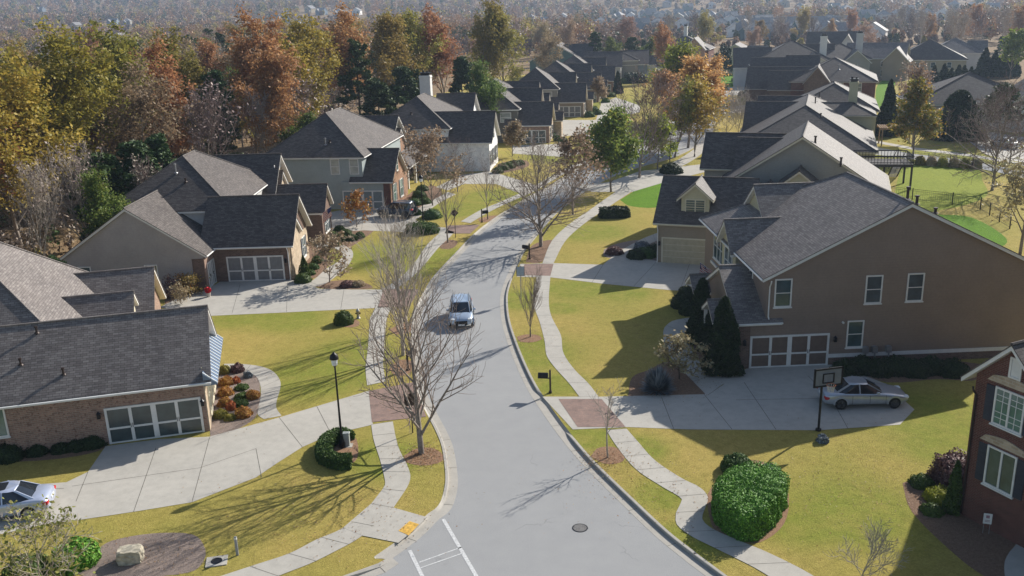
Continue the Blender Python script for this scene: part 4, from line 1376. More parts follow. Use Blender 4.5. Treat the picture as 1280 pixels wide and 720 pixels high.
def far_proto(kind, wallm, roofm):
    h = House('distant_house', 'proto', (0, -900), 0, world=True)
    if kind == 0:
        h.block(-5, 5, 0, 11, 5.6, 9.2, 'y', (1, 1), wallm, ov=.4); h.block(-4.5, 1, -4, 4, 3.6, 6.6, 'y', (0, 0), wallm, ov=.4)
        h.window('S', 0, 2, 3.6, 1.5, 1.4, sill=False)
    elif kind == 1:
        h.block(-5.5, 5.5, 0, 10, 5.8, 9.6, 'y', (0, 0), wallm, ov=.4); h.block(0, 5, -3, 4, 3.2, 5.8, 'y', (0, 0), wallm, ov=.4)
        h.window('S', 0, -3, 3.8, 1.6, 1.4, sill=False)
    else:
        h.block(-6, 6, 0, 9, 5.6, 9.6, 'x', (0, 0), wallm, ov=.4); h.block(-5, 0, -2.5, 4, 5.2, 8.4, 'y', (0, 0), wallm, ov=.4)
        h.window('S', 0, 2, 3.6, 1.5, 1.4, sill=False)
    h.finish(roofm, wallnames=None)
    return h.root


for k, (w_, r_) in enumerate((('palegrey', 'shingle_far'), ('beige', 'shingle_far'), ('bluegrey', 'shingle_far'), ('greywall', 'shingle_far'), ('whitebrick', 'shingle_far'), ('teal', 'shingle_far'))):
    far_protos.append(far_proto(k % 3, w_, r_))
rf = random.Random(5)
far_spots = []
for i in range(9): far_spots.append((752 + i * 25 + rf.uniform(-3, 3), 30 + i * 1.1 + rf.uniform(-1.5, 1.5)))
for i in range(13): far_spots.append((928 + i * 11.5 + rf.uniform(-2, 2), 38 + rf.uniform(-2, 2) + .35 * i))
for i in range(12): far_spots.append((922 + i * 12.5 + rf.uniform(-2, 2), 45.5 + rf.uniform(-2, 2) + .3 * i))
for i in range(15): far_spots.append((915 + i * 10.5 + rf.uniform(-2, 2), 31 + rf.uniform(-1.5, 1.5) + .4 * i))
for i in range(14): far_spots.append((770 + i * 11 + rf.uniform(-2, 2), 16 + rf.uniform(-1.5, 1.5) + .5 * i))
for i in range(7): far_spots.append((768 + i * 20 + rf.uniform(-3, 3), 22 + rf.uniform(-2, 2)))
for p in ((1092, 52), (1084, 22), (1105, 24), (1124, 22), (1142, 25), (1160, 20), (1180, 22), (1135, 14), (1000, 10), (980, 6), (1044, 12), (1062, 14), (890, 7), (860, 10), (835, 6), (1215, 10), (1240, 14), (1190, 8), (700, 22), (682, 28), (664, 24)):
    far_spots.append((p[0] + rf.uniform(-3, 3), p[1] + rf.uniform(-1, 1)))
for p in ((92, 34), (140, 30), (158, 28), (148, 52), (128, 56), (370, 30), (385, 13), (400, 16), (422, 17), (445, 16), (352, 26), (367, 34), (318, 33), (50, 12)): far_spots.append(p)
POOL_H = ('pale', 'beige', 'blue grey', 'warm grey', 'white', 'teal')
first = set()
for i, (x, y) in enumerate(far_spots):
    p = GH(x, y + 3)
    k = i % 6
    reg = 'far off above the wood' if x < 500 else ('beyond the left row of houses' if x < 740 else ('in the packed rows past the street trees' if x < 1080 else 'on the hill at the upper right'))
    lab = 'tiny %s house, %s roof, %s' % (POOL_H[k], ('hipped', 'gabled', 'side gabled')[k % 3], reg)
    grp = 'tiny %s houses %s' % (POOL_H[k], reg)
    src = far_protos[k]
    if k not in first:
        first.add(k); o = src; o.location = (p[0], p[1], p[2] - .3); o.rotation_euler = (0, 0, R_(rf.uniform(-30, 10))); o['label'] = lab; o['group'] = grp
    else:
        o = fast_copy(src, None, (p[0], p[1], p[2] - .3), R_(rf.uniform(-30, 10)), None, lab, grp)
    s_ = rf.uniform(.85, 1.02); o.scale = (s_, s_, s_)
    FAR_XY = globals().setdefault('FAR_XY', []); FAR_XY.append((p[0], p[1]))

# ================================================================== VEGETATION
def unit(v): return v / (np.linalg.norm(v) + 1e-9)


def grow_tree(rng, H, trunk=.2, r0=.16, spread=.35, levels=3, kids=(7, 5, 4), up=.35, vase=True, wob=.12, lenf=(.62, .5, .45), start=.25):
    """skeleton: list of (points, radii, level)"""
    out = []
    tips = []

    def br(p, d, L, r, lev):
        n = 6 if lev == 0 else (5 if lev == 1 else (4 if lev == 2 else 3))
        pts = [p.copy()]; rad = [r]
        dd = d.copy()
        for i in range(n):
            j = np.array([rng.gauss(0, 1), rng.gauss(0, 1), rng.gauss(0, .6)]) * wob * (.5 if lev == 0 else 1)
            dd = unit(dd + j + np.array([0, 0, up * (.25 if lev else .1)]))
            p = p + dd * L / n
            pts.append(p.copy()); rad.append(r * (1 - .78 * (i + 1) / n) + .003)
        out.append((pts, rad, lev))
        if lev >= levels:
            tips.append((pts[-1], lev)); tips.append((pts[len(pts) // 2], lev))
            return
        k = kids[min(lev, len(kids) - 1)]
        for c in range(k):
            t = start + (1 - start) * (c + rng.random() * .8) / k if lev else trunk + (1 - trunk) * (c / k) ** (1.25 if vase else 1)
            t = min(t, .97)
            f = t * n; i = min(int(f), n - 1); q = pts[i] + (pts[i + 1] - pts[i]) * (f - i)
            dirb = unit(pts[i + 1] - pts[i])
            az = rng.uniform(0, 2 * math.pi) if lev else c * 2.4 + rng.uniform(-.4, .4)
            a = np.cross(dirb, [0, 0, 1]) if abs(dirb[2]) < .95 else np.array([1.0, 0, 0])
            a = unit(a); b = np.cross(dirb, a)
            s = spread * (1.15 if lev else (1.45 - .95 * t)) * rng.uniform(.85, 1.2)
            nd = unit(dirb * math.cos(s) + (a * math.cos(az) + b * math.sin(az)) * math.sin(s))
            rr = rad[i] * (.55 if lev else .5)
            fl = lenf[min(lev, len(lenf) - 1)]
            LL = L * fl * rng.uniform(.75, 1.15) * ((1.25 - .55 * t) if lev == 0 else (1.1 - .4 * t))
            br(q, nd, LL, max(rr, .006), lev + 1)
        tips.append((pts[-1], lev))
    br(np.array([0, 0, -.1]), np.array([rng.gauss(0, .02), rng.gauss(0, .02), 1.0]), H * .86, r0, 0)
    return out, tips


def skel_mesh(name, skel, levs, mat, parent, sides=(7, 5, 4, 3, 3), thick=1.0, minr=.0):
    V = []; F = []
    b = 0
    for pts, rad, lev in skel:
        if lev not in levs: continue
        n = sides[min(lev, 4)]
        P = np.array(pts); D = np.gradient(P, axis=0); D /= np.linalg.norm(D, axis=1)[:, None] + 1e-9
        a = np.cross(D, [0, 0, 1.0]); ln = np.linalg.norm(a, axis=1); a[ln < .05] = (1, 0, 0); a /= np.linalg.norm(a, axis=1)[:, None]
        c = np.cross(D, a)
        th = np.arange(n) * 2 * math.pi / n
        R = np.maximum(np.array(rad) * thick, minr)
        ring = P[:, None, :] + R[:, None, None] * (a[:, None, :] * np.cos(th)[None, :, None] + c[:, None, :] * np.sin(th)[None, :, None])
        m_ = len(P)
        V.append(ring.reshape(-1, 3))
        for i in range(m_ - 1):
            for k in range(n):
                k2 = (k + 1) % n
                F.append((b + i * n + k, b + i * n + k2, b + (i + 1) * n + k2, b + (i + 1) * n + k))
        b += m_ * n
    return npmesh(name, np.concatenate(V), np.array(F), mat, parent)


def leaf_quads(nr, C, size, up=.0, aspect=1.5, bias=None):
    """random small quads at centres C"""
    n = len(C)
    nv = nr.normal(size=(n, 3)); nv[:, 2] += up * np.sign(nv[:, 2] + 1e-3)
    if bias is not None: nv = nv * .55 + bias
    nv /= np.linalg.norm(nv, axis=1)[:, None]
    t = nr.normal(size=(n, 3)); t -= nv * (t * nv).sum(1)[:, None]; t /= np.linalg.norm(t, axis=1)[:, None]
    w = np.cross(nv, t)
    s = size * nr.uniform(.65, 1.35, size=(n, 1))
    a = t * s * .5 * aspect; b_ = w * s * .5
    V = np.stack([C - a, C + b_ * .9 - a * .1, C + a, C - b_ * .9 - a * .1], 1).reshape(-1, 3)
    F = np.arange(n * 4).reshape(-1, 4)
    return V, F


def leafy_crown(name, nr, tips, n, size, mat, parent, blob=.5, up=.3, bare=0.0):
    T = np.array([t[0] for t in tips])
    if bare > 0: T = T[nr.random(len(T)) > bare]
    idx = nr.integers(0, len(T), n)
    C = T[idx] + nr.normal(size=(n, 3)) * blob * np.array([1, 1, .75]) * nr.uniform(.3, 1.0, size=(n, 1))
    V, F = leaf_quads(nr, C, size, up)
    return npmesh(name, V, F, mat, parent)


def protoloc(k): return (-400 - 25 * k, -900, 0)


def make_leafy(name, seed, H, leafm, n=5000, size=.28, blob=.55, bark='bark', spread=.5, kids=(9, 5, 4), bare=0.0, lenf=(.55, .5, .45), trunk=.22, up=.25, r0=None, levels=2, twigs=True):
    rng = random.Random(seed); nr = np.random.default_rng(seed)
    root = empty(name)
    sk, tips = grow_tree(rng, H, trunk=trunk, r0=r0 or H * .017, spread=spread, kids=kids, levels=levels, up=up, lenf=lenf)
    tr = skel_mesh('trunk', sk, (0, 1), M[bark], root)
    if twigs: skel_mesh('limbs', sk, tuple(range(2, levels + 1)), M[bark], root, minr=.012)
    leafy_crown('crown', nr, tips, n, size, leafm if not isinstance(leafm, str) else M[leafm], root, blob, bare=bare)
    return root


def make_bare(name, seed, H, bark='bark', twig='twig', kids=(11, 7, 5, 4), spread=.42, levels=3, trunk=.2, up=.5, r0=None, minr=.008, lenf=(.66, .52, .48, .5), wob=.12, haze=0, start=.2):
    rng = random.Random(seed); nr = np.random.default_rng(seed)
    root = empty(name)
    sk, tips = grow_tree(rng, H, trunk=trunk, r0=r0 or H * .015, spread=spread, kids=kids, levels=levels, up=up, lenf=lenf, wob=wob, start=start)
    skel_mesh('trunk', sk, (0, 1), M[bark], root)
    skel_mesh('crown', sk, tuple(range(2, levels + 1)), M[twig], root, minr=minr)
    if haze:
        leafy_crown('sprig', nr, tips, haze, .32, M['l_bare'], root, .5)  # loose quads standing in for fine twigs of the leafless crown, no leaves
    return root


def make_pine(name, seed, H, n=4500, base=.45, rad=3.2, mat='l_pine', size=.3):
    """loblolly: tall trunk, irregular clumps of needles on whorled limbs"""
    rng = random.Random(seed); nr = np.random.default_rng(seed)
    root = empty(name)
    mb = MB()
    top = np.array([rng.gauss(0, .3), rng.gauss(0, .3), H * .97])
    mb.tube([(0, 0, -.1), top * .5, top], [H * .014, H * .009, .03], 7)
    C = []
    k = int(16 + H)
    for i in range(k):
        t = base + (1 - base) * (i + rng.random()) / k
        L = rad * (1.05 - ((t - base) / (1 - base)) ** 1.6 * .85) * rng.uniform(.6, 1.15)
        az = i * 2.4 + rng.uniform(-.5, .5)
        p = top * t
        e = p + np.array([math.cos(az) * L, math.sin(az) * L, L * rng.uniform(.05, .4)])
        mb.tube([p, (p + e) / 2 + [0, 0, -.05 * L], e], [.07, .05, .02], 4)
        for q in range(4):
            C.append((p + (e - p) * rng.uniform(.5, 1.05) + np.array([rng.gauss(0, .35), rng.gauss(0, .35), rng.gauss(.15, .2)]), rng.uniform(.45, .85)))
    C.append((top, .5))
    mb.build('trunk', M['bark_dark'], root, smooth=True, uv=False)
    P = np.array([c[0] for c in C]); S = np.array([c[1] for c in C])
    idx = nr.integers(0, len(P), n)
    d = nr.normal(size=(n, 3)); d /= np.linalg.norm(d, axis=1)[:, None]
    X = P[idx] + d * S[idx][:, None] * nr.uniform(.35, 1, size=(n, 1)) ** .6 * np.array([1.1, 1.1, .6])
    V, F = leaf_quads(nr, X, size, .2, 2.2)
    npmesh('crown', V, F, M[mat], root)
    return root


def make_cone(name, seed, H, R, n=5000, mat='l_dark', size=.12, pw=.8, bottom=.03, trunk=True):
    nr = np.random.default_rng(seed)
    root = empty(name)
    mb = MB(); mb.tube([(0, 0, -.05), (0, 0, H * .8)], [R * .12, .02], 6)
    mb.build('trunk', M['bark_dark'], root, uv=False)
    t = nr.random(n) ** 1.35
    az = nr.uniform(0, 2 * math.pi, n)
    lump = 1 + .16 * np.sin(az * 3 + t * 9 + seed) + .1 * np.sin(az * 7 - t * 17)
    r = R * (1 - t) ** pw * lump * nr.uniform(.72, 1.06, n) ** .5
    C = np.stack([np.cos(az) * r, np.sin(az) * r, H * (bottom + (1 - bottom) * t)], 1)
    V, F = leaf_quads(nr, C, size, .2, 1.9)
    V2, F2 = [], []
    ring = 12
    mbv = []
    for k, tt in enumerate(np.linspace(0, .97, 9)):
        for j in range(ring):
            a = 2 * math.pi * j / ring
            q = R * .74 * (1 - tt) ** pw
            mbv.append((math.cos(a) * q, math.sin(a) * q, H * (bottom + (1 - bottom) * tt)))
    mbf = [(k * ring + j, k * ring + (j + 1) % ring, (k + 1) * ring + (j + 1) % ring, (k + 1) * ring + j) for k in range(8) for j in range(ring)]
    V = np.concatenate([V, np.array(mbv)]); F = np.concatenate([F, np.array(mbf) + n * 4])
    npmesh('crown', V, F, M[mat], root)
    return root


def unitrows(a): return a / (np.linalg.norm(a, axis=1)[:, None] + 1e-9)


def bush_mesh(name, seed, fn, n, size, mat, parent=None, core=.9, up=.4):
    """fn(dir array)->surface points in local space; leaves on the surface over a solid core of the same green"""
    nr = np.random.default_rng(seed)
    d = nr.normal(size=(n, 3)); d[:, 2] = np.abs(d[:, 2]) * .9 - .12; d /= np.linalg.norm(d, axis=1)[:, None]
    S = fn(d)
    C = S * nr.uniform(.86, 1.04, size=(n, 1))
    C[:, 2] = np.maximum(C[:, 2], .02)
    e_ = 1e-2; q1 = np.stack([-d[:, 1], d[:, 0], 0 * d[:, 0]], 1); q1 /= np.linalg.norm(q1, axis=1)[:, None] + 1e-9; q2 = np.cross(d, q1)
    nrm = np.cross(fn(unitrows(d + q1 * e_)) - S, fn(unitrows(d + q2 * e_)) - S); nrm /= np.linalg.norm(nrm, axis=1)[:, None] + 1e-9
    nrm *= np.sign((nrm * d).sum(1))[:, None]
    V, F = leaf_quads(nr, C, size, 0, bias=nrm)
    # core
    a = np.linspace(0, 2 * math.pi, 21)[:-1]; e = np.linspace(-.3, math.pi / 2 - .02, 9)
    D = np.array([(math.cos(x) * math.cos(y), math.sin(x) * math.cos(y), math.sin(y)) for y in e for x in a])
    K = fn(D) * core; K[:, 2] = np.maximum(K[:, 2], .0)
    kf = [(i * 20 + j, i * 20 + (j + 1) % 20, (i + 1) * 20 + (j + 1) % 20, (i + 1) * 20 + j) for i in range(8) for j in range(20)]
    V = np.concatenate([V, K]); F = np.concatenate([F, np.array(kf) + n * 4])
    return npmesh(name, V, F, mat, parent)


def ball(r, h, lump=.07, seed=0, p=2.4):
    def fn(d):
        k = (np.abs(d[:, 0]) ** p + np.abs(d[:, 1]) ** p + np.abs(d[:, 2]) ** p) ** (-1 / p)
        l = 1 + lump * np.sin(d[:, 0] * 5 + seed) * np.sin(d[:, 1] * 6 + seed * 2) + lump * .6 * np.sin(d[:, 2] * 9 + d[:, 0] * 7)
        return d * (k * l)[:, None] * np.array([r, r, h])
    return fn


def put(o, x, y, label, cat, group=None, rz=None, scale=None, z=Z0, world=False):
    p = np.array([x, y, z]) if world else G(x, y, z)
    o.location = (p[0], p[1], z - .01)
    if rz is not None: o.rotation_euler = (0, 0, rz)
    if scale is not None: o.scale = (scale,) * 3
    return tag(o, label, cat, group)


# ---- street trees
t = make_bare('bare_tree', 3, 8.2, kids=(16, 9, 7, 4), spread=.62, levels=3, r0=.17, trunk=.15, up=.3, lenf=(.66, .5, .5), wob=.09)
put(t, 527, 567, 'tall leafless vase shaped tree at the street corner, its long shadow lying over the lawn', 'tree', 'bare trees along the left kerb')
t = make_bare('bare_tree', 11, 8.2, kids=(11, 7, 6, 4), spread=.33, levels=3, r0=.14, trunk=.14, up=.35, wob=.08, bark='bark_pale', twig='twig_pale', minr=.004)
put(t, 504, 444, 'leafless tree on the left verge by the dark mailbox', 'tree', 'bare trees along the left kerb')
t = make_bare('bare_tree', 12, 7.4, kids=(10, 7, 5, 4), spread=.33, levels=3, r0=.11, trunk=.16, up=.35, wob=.08, bark='bark_pale', twig='twig_pale', minr=.006)
put(t, 509, 411, 'leafless tree behind another, on the left verge before the second apron', 'tree', 'bare trees along the left kerb')
t = make_bare('bare_tree', 13, 6.2, kids=(10, 6, 5), spread=.5, levels=3, r0=.09, trunk=.25, up=.5)
put(t, 560, 303, 'small leafless tree on the green verge by the third drive', 'tree', 'bare trees along the left kerb')
t = make_bare('bare_tree', 14, 6.0, kids=(9, 6, 4), spread=.5, levels=3, r0=.08, trunk=.3, up=.5)
put(t, 610, 274, 'thin leafless sapling just past the third apron', 'tree', 'bare trees along the left kerb')
t = make_bare('bare_tree', 15, 4.1, kids=(16, 7, 4), spread=.36, levels=3, r0=.06, trunk=.22, up=.9, minr=.006)
put(t, 663, 421, 'short dense leafless tree in a straw ring on the right verge', 'tree', 'bare trees along the right kerb')
t = make_bare('bare_tree', 16, 4.4, 'bark_pale', 'twig_pale', kids=(9, 5, 3), spread=.6, levels=3, r0=.05, trunk=.38, up=.4, minr=.006, lenf=(.36, .5, .5))
put(t, 760, 572, 'spindly leafless sapling in a straw ring beside the brown house apron', 'tree', 'bare trees along the right kerb')
t = make_bare('bare_tree', 17, 9.6, kids=(18, 10, 8, 4), spread=.8, levels=3, r0=.2, trunk=.12, up=.28, twig='twig', minr=.012)
put(t, 676, 308, 'wide leafless many stemmed tree on the right verge casting the big road shadow', 'tree', 'bare trees along the right kerb')
t = make_leafy('street_tree', 18, 8.0, 'l_brown', n=1500, size=.26, blob=.5, kids=(12, 7, 5), levels=3, spread=.5, bare=.55)
put(t, 716, 268, 'half bare olive leaved tree close behind the wide bare tree', 'tree')
t = make_leafy('street_tree', 19, 8.3, mat_leaf('pear leaves', [(0, (.1, .15, .03)), (.5, (.2, .27, .05)), (.85, (.3, .34, .07)), (1, (.42, .36, .08))]), n=16000, size=.25, blob=.72, kids=(14, 7, 5), levels=2, spread=.55, trunk=.18)
put(t, 764, 240, 'full green leaved round street tree beside the bright green lawn', 'tree')
t = make_bare('bare_tree', 20, 11.6, kids=(17, 10, 8, 4), spread=.65, levels=3, r0=.18, trunk=.16, up=.35, twig='twig_purple', minr=.016)
put(t, 799, 222, 'tall leafless brownish tree right of the full green tree', 'tree', 'bare trees along the right kerb')
t = make_leafy('street_tree', 21, 6.4, 'l_lime', n=3600, size=.26, blob=.5, kids=(10, 5, 4), spread=.7, bare=.1, lenf=(.6, .5, .5))
put(t, 822, 212, 'low spreading yellow green tree beside the tall leafless brownish tree', 'tree')
t = make_leafy('street_tree', 22, 9.5, 'l_gold', n=3200, size=.26, blob=.5, kids=(11, 6, 4), spread=.4, bare=.25, levels=2)
put(t, 843, 197, 'slim green gold tree on the verge right of the road bend', 'tree')
M['l_street'] = mat_leaf('orange tan street leaves', [(0, (.42, .22, .08)), (.5, (.58, .33, .12)), (1, (.62, .42, .17))], trans=.5)
for sd, H, xy, mt, n, lab in (
        (23, 11.0, (868, 184), 'l_street', 14000, 'big rust orange street tree up the road'),
        (24, 12.0, (836, 150), 'l_lime', 12000, 'round yellow green street tree left of the rust orange trees'),
        (25, 10.5, (884, 150), 'l_street', 10000, 'rust orange street tree tucked behind the biggest one'),
        (26, 9.0, (833, 160), 'l_orange', 3800, 'smaller orange brown tree in front of the yellow green one'),
        (27, 9.5, (868, 196), 'l_yellow', 3800, 'narrow golden orange tree at the foot of the big rust tree')):
    t = make_leafy('street_tree', sd, H, mt, n=n, size=.26, blob=.75, kids=(13, 7, 4), spread=.55, bare=.05, levels=2)
    put(t, xy[0] - (8 if sd in (23, 25) else 0), xy[1], lab, 'tree'); t.scale = (1.2, 1.2, 1)
t = make_leafy('crape_myrtle', 30, 3.7, 'l_tan', n=1500, size=.16, blob=.28, kids=(9, 6, 4), spread=.75, trunk=.12, bare=.3, r0=.06, lenf=(.75, .55, .5), levels=3)
put(t, 412, 353, 'tan leaved crape myrtle with several stems by the curved front path', 'tree')
t = make_leafy('crape_myrtle', 31, 7.4, mat_leaf('tan brown leaves', [(0, (.2, .13, .08)), (.5, (.32, .22, .14)), (1, (.4, .3, .2))]), n=2600, size=.2, blob=.4, kids=(10, 7, 5), spread=.5, trunk=.1, bare=.5, r0=.09, lenf=(.7, .55, .5), levels=3)
put(t, 541, 257, 'tan brown many stemmed tree before the grey green house porch', 'tree')
t = make_bare('bare_tree', 32, 6.0, twig='twig_purple', kids=(12, 8, 6), spread=.75, levels=3, r0=.08, trunk=.12, up=.35)
put(t, 572, 240, 'purplish leafless tree in front of the white brick wall', 'tree')
t = make_leafy('small_tree', 33, 2.7, 'l_tan', n=1300, size=.15, blob=.25, kids=(9, 6, 4), spread=.95, trunk=.25, r0=.05, lenf=(.75, .55, .5), bark='bark_dark')
put(t, 849, 474, 'small tan leaved weeping tree catching the sun in the brown house bed', 'tree')
t = make_leafy('small_tree', 34, 3.6, 'l_burn', n=900, size=.2, blob=.35, kids=(9, 6, 4), spread=.6, trunk=.12, r0=.06, bare=.3)
put(t, 446, 284, 'reddish small tree at the edge of the third drive', 'tree')
t = make_bare('bare_shrub', 35, 2.2, 'bark_pale', 'twig_pale', kids=(14, 6, 5), spread=.7, levels=3, r0=.03, trunk=.04, up=.4, minr=.005, lenf=(.8, .6, .5))
put(t, 1078, 722, 'pale leafless twiggy shrub at the bottom edge of the right lawn', 'shrub')
t = make_leafy('small_tree', 36, 3.4, mat_leaf('olive small leaves', [(0, (.16, .19, .04)), (.5, (.28, .29, .08)), (1, (.42, .38, .13))]), n=1000, size=.12, blob=.3, kids=(12, 7, 5), spread=.75, trunk=.1, r0=.045, bark='bark_pale', lenf=(.75, .55, .5), bare=.25, levels=3)
put(t, 52, 745, 'airy small tree with yellow green leaves in the lower left corner', 'tree')
t = make_bare('bare_shrub', 37, 3.0, 'bark', 'twig', kids=(12, 7, 5), spread=.6, levels=3, r0=.04, trunk=.05, up=.4, lenf=(.8, .6, .5))
put(t, 508, 320, 'grey twiggy shrub in front of the clipped hedge by the third drive', 'shrub')

# ---- right side trees
t = make_leafy('yard_tree', 40, 8.6, mat_leaf('turning leaves', [(0, (.1, .12, .02)), (.45, (.2, .19, .03)), (.8, (.36, .25, .04)), (1, (.42, .22, .05))]), n=7500, size=.27, blob=.5, kids=(13, 7, 4), spread=.62, trunk=.2)
put(t, 1141, 197, 'yellow and green rounded tree beside the back street', 'tree')
t = make_cone('dark_cedar', 41, 9.0, 1.9, 7000, 'l_dark', .26)
put(t, 1108, 170, 'tall nearly black conical cedar behind the cream house', 'tree')
t = make_cone('magnolia', 42, 7.5, 3.6, 9000, mat_leaf('magnolia leaves', [(0, (.012, .022, .012)), (.6, (.03, .045, .022)), (.9, (.09, .1, .06)), (1, (.22, .23, .18))]) and 'l_dark', .3, .45)
put(t, 1196, 174, 'dark wide glossy magnolia across the back street', 'tree')
t = make_bare('bare_tree', 43, 10.4, twig='twig_purple', kids=(17, 10, 8, 4), spread=.85, levels=3, r0=.2, trunk=.16, up=.3, minr=.016)
put(t, 1240, 238, 'big leafless spreading tree at the edge of the green back lawn', 'tree')
t = make_leafy('yard_tree', 44, 9.0, 'l_tan', n=2600, size=.22, blob=.5, kids=(14, 8, 5), spread=.65, levels=3, bare=.4)
put(t, 1275, 318, 'sparse olive tan tree by the fence at the right edge', 'tree')
t = make_leafy('yard_tree', 45, 9.4, mat_leaf('pinkish sparse leaves', [(0, (.2, .14, .12)), (.5, (.3, .22, .18)), (1, (.4, .25, .12))]), n=4500, size=.22, blob=.6, kids=(14, 8, 5), spread=.6, levels=3, bare=.2)
put(t, 1143, 160, 'greyish pink half bare tree beside the dark cedar', 'tree')
t = make_pine('pine_tree', 46, 8.5, 3600, .3, 2.6)
put(t, 1246, 176, 'small pine with a rounded crown in front of the wide dark roof', 'tree')
t = make_bare('bare_tree', 47, 7.5, twig='twig_pale', kids=(12, 8, 5), spread=.7, levels=3, trunk=.1)
put(t, 1232, 190, 'pale leafless tree just left of the small pine', 'tree')
t = make_bare('bare_tree', 48, 7.0, twig='twig_purple', kids=(14, 8, 5), spread=.8, levels=3, trunk=.08)
put(t, 1262, 205, 'purplish leafless tree behind the spreading one at the right edge', 'tree')
for i, (x, y, hh) in enumerate(((1170, 118, 4.5), (1180, 121, 3.6), (1187, 114, 5.2), (1196, 112, 5.6), (1203, 110, 5.2), (1190, 122, 3.4), (1200, 123, 3.4), (1210, 120, 3.6), (1212, 108, 4.6), (1178, 110, 5.6), (1166, 108, 5.0))):
    if i == 0: cy = t = make_cone('young_evergreen', 50, 4.5, 1.5, 2600, 'l_dark', .24)
    else: t = fast_copy(cy)
    s_ = hh / 4.5
    put(t, x, y, 'young conical evergreen in the clump before the hipped roof house', 'tree', 'clump of young evergreens', rz=i * 1.3, scale=s_)
for i, (x, hh) in enumerate(((1229, 7.4), (1242, 6.8), (1253, 6.4), (1265, 6.2))):
    t = fast_copy(cy); put(t, x, 96, 'conical evergreen in the row of four behind the wide dark roof', 'tree', 'row of four evergreens', rz=i * 2.1, scale=hh / 4.5)
t = make_leafy('yard_tree', 52, 10.5, 'l_lime', n=4500, size=.4, blob=.6, kids=(12, 6, 4), spread=.35)
put(t, 1262, 98, 'bright yellow green upright tree behind the row of four evergreens', 'tree')

# bare shrubs by the road bend
t0_ = None
for i, (x, y, s_) in enumerate(((878, 170, 1.), (893, 166, 1.1), (908, 168, 1.2), (922, 170, 1.2), (936, 168, 1.1), (900, 158, 1.), (916, 158, 1.1), (884, 160, .9))):
    if t0_ is None: t = t0_ = make_bare('bare_shrub', 55, 4.6, 'bark_pale', 'twig_pale', kids=(13, 8, 5), spread=.6, levels=3, r0=.05, trunk=.04, up=.4, lenf=(.85, .55, .5), minr=.012)
    else: t = fast_copy(t0_)
    put(t, x, y, 'pale leafless shrub in the thicket left of the dark front roofs', 'shrub', 'thicket of bare shrubs', rz=i * 1.7, scale=s_)
t1_ = None
for i, (x, y, s_) in enumerate(((975, 118, 1.), (988, 116, 1.1), (1001, 118, 1.), (1013, 117, .9), (985, 124, .8))):
    if t1_ is None: t = t1_ = make_leafy('russet_shrub', 56, 5.6, mat_leaf('pink tan leaves', [(0, (.32, .16, .11)), (.5, (.45, .25, .17)), (1, (.5, .33, .22))]), n=2200, size=.3, blob=.45, kids=(10, 6, 4), spread=.6, trunk=.08)
    else: t = fast_copy(t1_)
    put(t, x, y, 'pinkish tan shrub before the dark brick gables', 'shrub', 'pinkish shrubs by the dark brick house', rz=i * 1.7, scale=s_)
t = make_leafy('russet_shrub', 57, 2.0, 'l_plum', n=1500, size=.16, blob=.3, kids=(10, 5), spread=.8, trunk=.05, levels=2)
put(t, 893, 231, 'low reddish twiggy shrub behind the khaki garage roof', 'shrub')
t = copy = fast_copy(t); put(t, 906, 233, 'reddish shrub closer to the gable, behind the khaki garage roof', 'shrub', rz=1.0)

# ---- clipped and round shrubs
def shrub(name, x, y, r, h, mat, label, n=1500, size=.09, group=None, seed=None, p=2.4, lump=.07, cat='shrub'):
    sd = seed if seed is not None else int(x * 7 + y)
    o = bush_mesh(name, sd, ball(r, h, lump, sd, p), n, size, M[mat] if isinstance(mat, str) else mat)
    return put(o, x, y, label, cat, group)


# large clipped hedge, lower right: outline surveyed from its top edge
def hedge_block():
    base = [G(x, y, Z0)[:2] for x, y in ((893, 650), (903, 664), (930, 677), (952, 672), (972, 650), (983, 626), (972, 612), (938, 605), (908, 617), (892, 634))]
    base = [np.array(b) for b in base]
    c = sum(base) / len(base)
    loc = [b - c for b in base]
    lp = smooth_line([np.array([*b, 0]) for b in loc] + [np.array([*loc[0], 0])], 4)[:-1]
    ang = np.array([math.atan2(p[1], p[0]) for p in lp]); rr = np.array([math.hypot(p[0], p[1]) for p in lp])
    o_ = np.argsort(ang); ang, rr = ang[o_], rr[o_]
    Ht = 1.42

    def fn(d):
        a = np.arctan2(d[:, 1], d[:, 0])
        R = np.interp(a, np.concatenate([ang - 2 * math.pi, ang, ang + 2 * math.pi]), np.tile(rr, 3))
        hz = np.hypot(d[:, 0], d[:, 1]); 
        q = ((hz / R) ** 9 + (np.abs(d[:, 2]) / Ht) ** 9) ** (-1 / 9)
        l = 1 + .03 * np.sin(d[:, 0] * 14) * np.sin(d[:, 1] * 13) + .02 * np.sin(a * 11 + d[:, 2] * 9)
        return d * (q * l)[:, None]
    return c, fn


c_, fn_ = hedge_block()
o = bush_mesh('clipped_hedge', 5, fn_, 52000, .058, M['l_hedge'], core=.93, up=1.6)
o.location = (c_[0], c_[1], Z0 - .02); tag(o, 'big bright green clipped hedge block beside the curved right walk', 'hedge')
shrub('round_shrub', 922, 588, .8, .8, 'l_box', 'dark round shrub just behind the big clipped hedge', 5000, .07)
shrub('small_shrub', 962, 592, .5, .45, 'l_blue', 'pale grey flowering shrub at the back of the big clipped hedge', 700, .08)
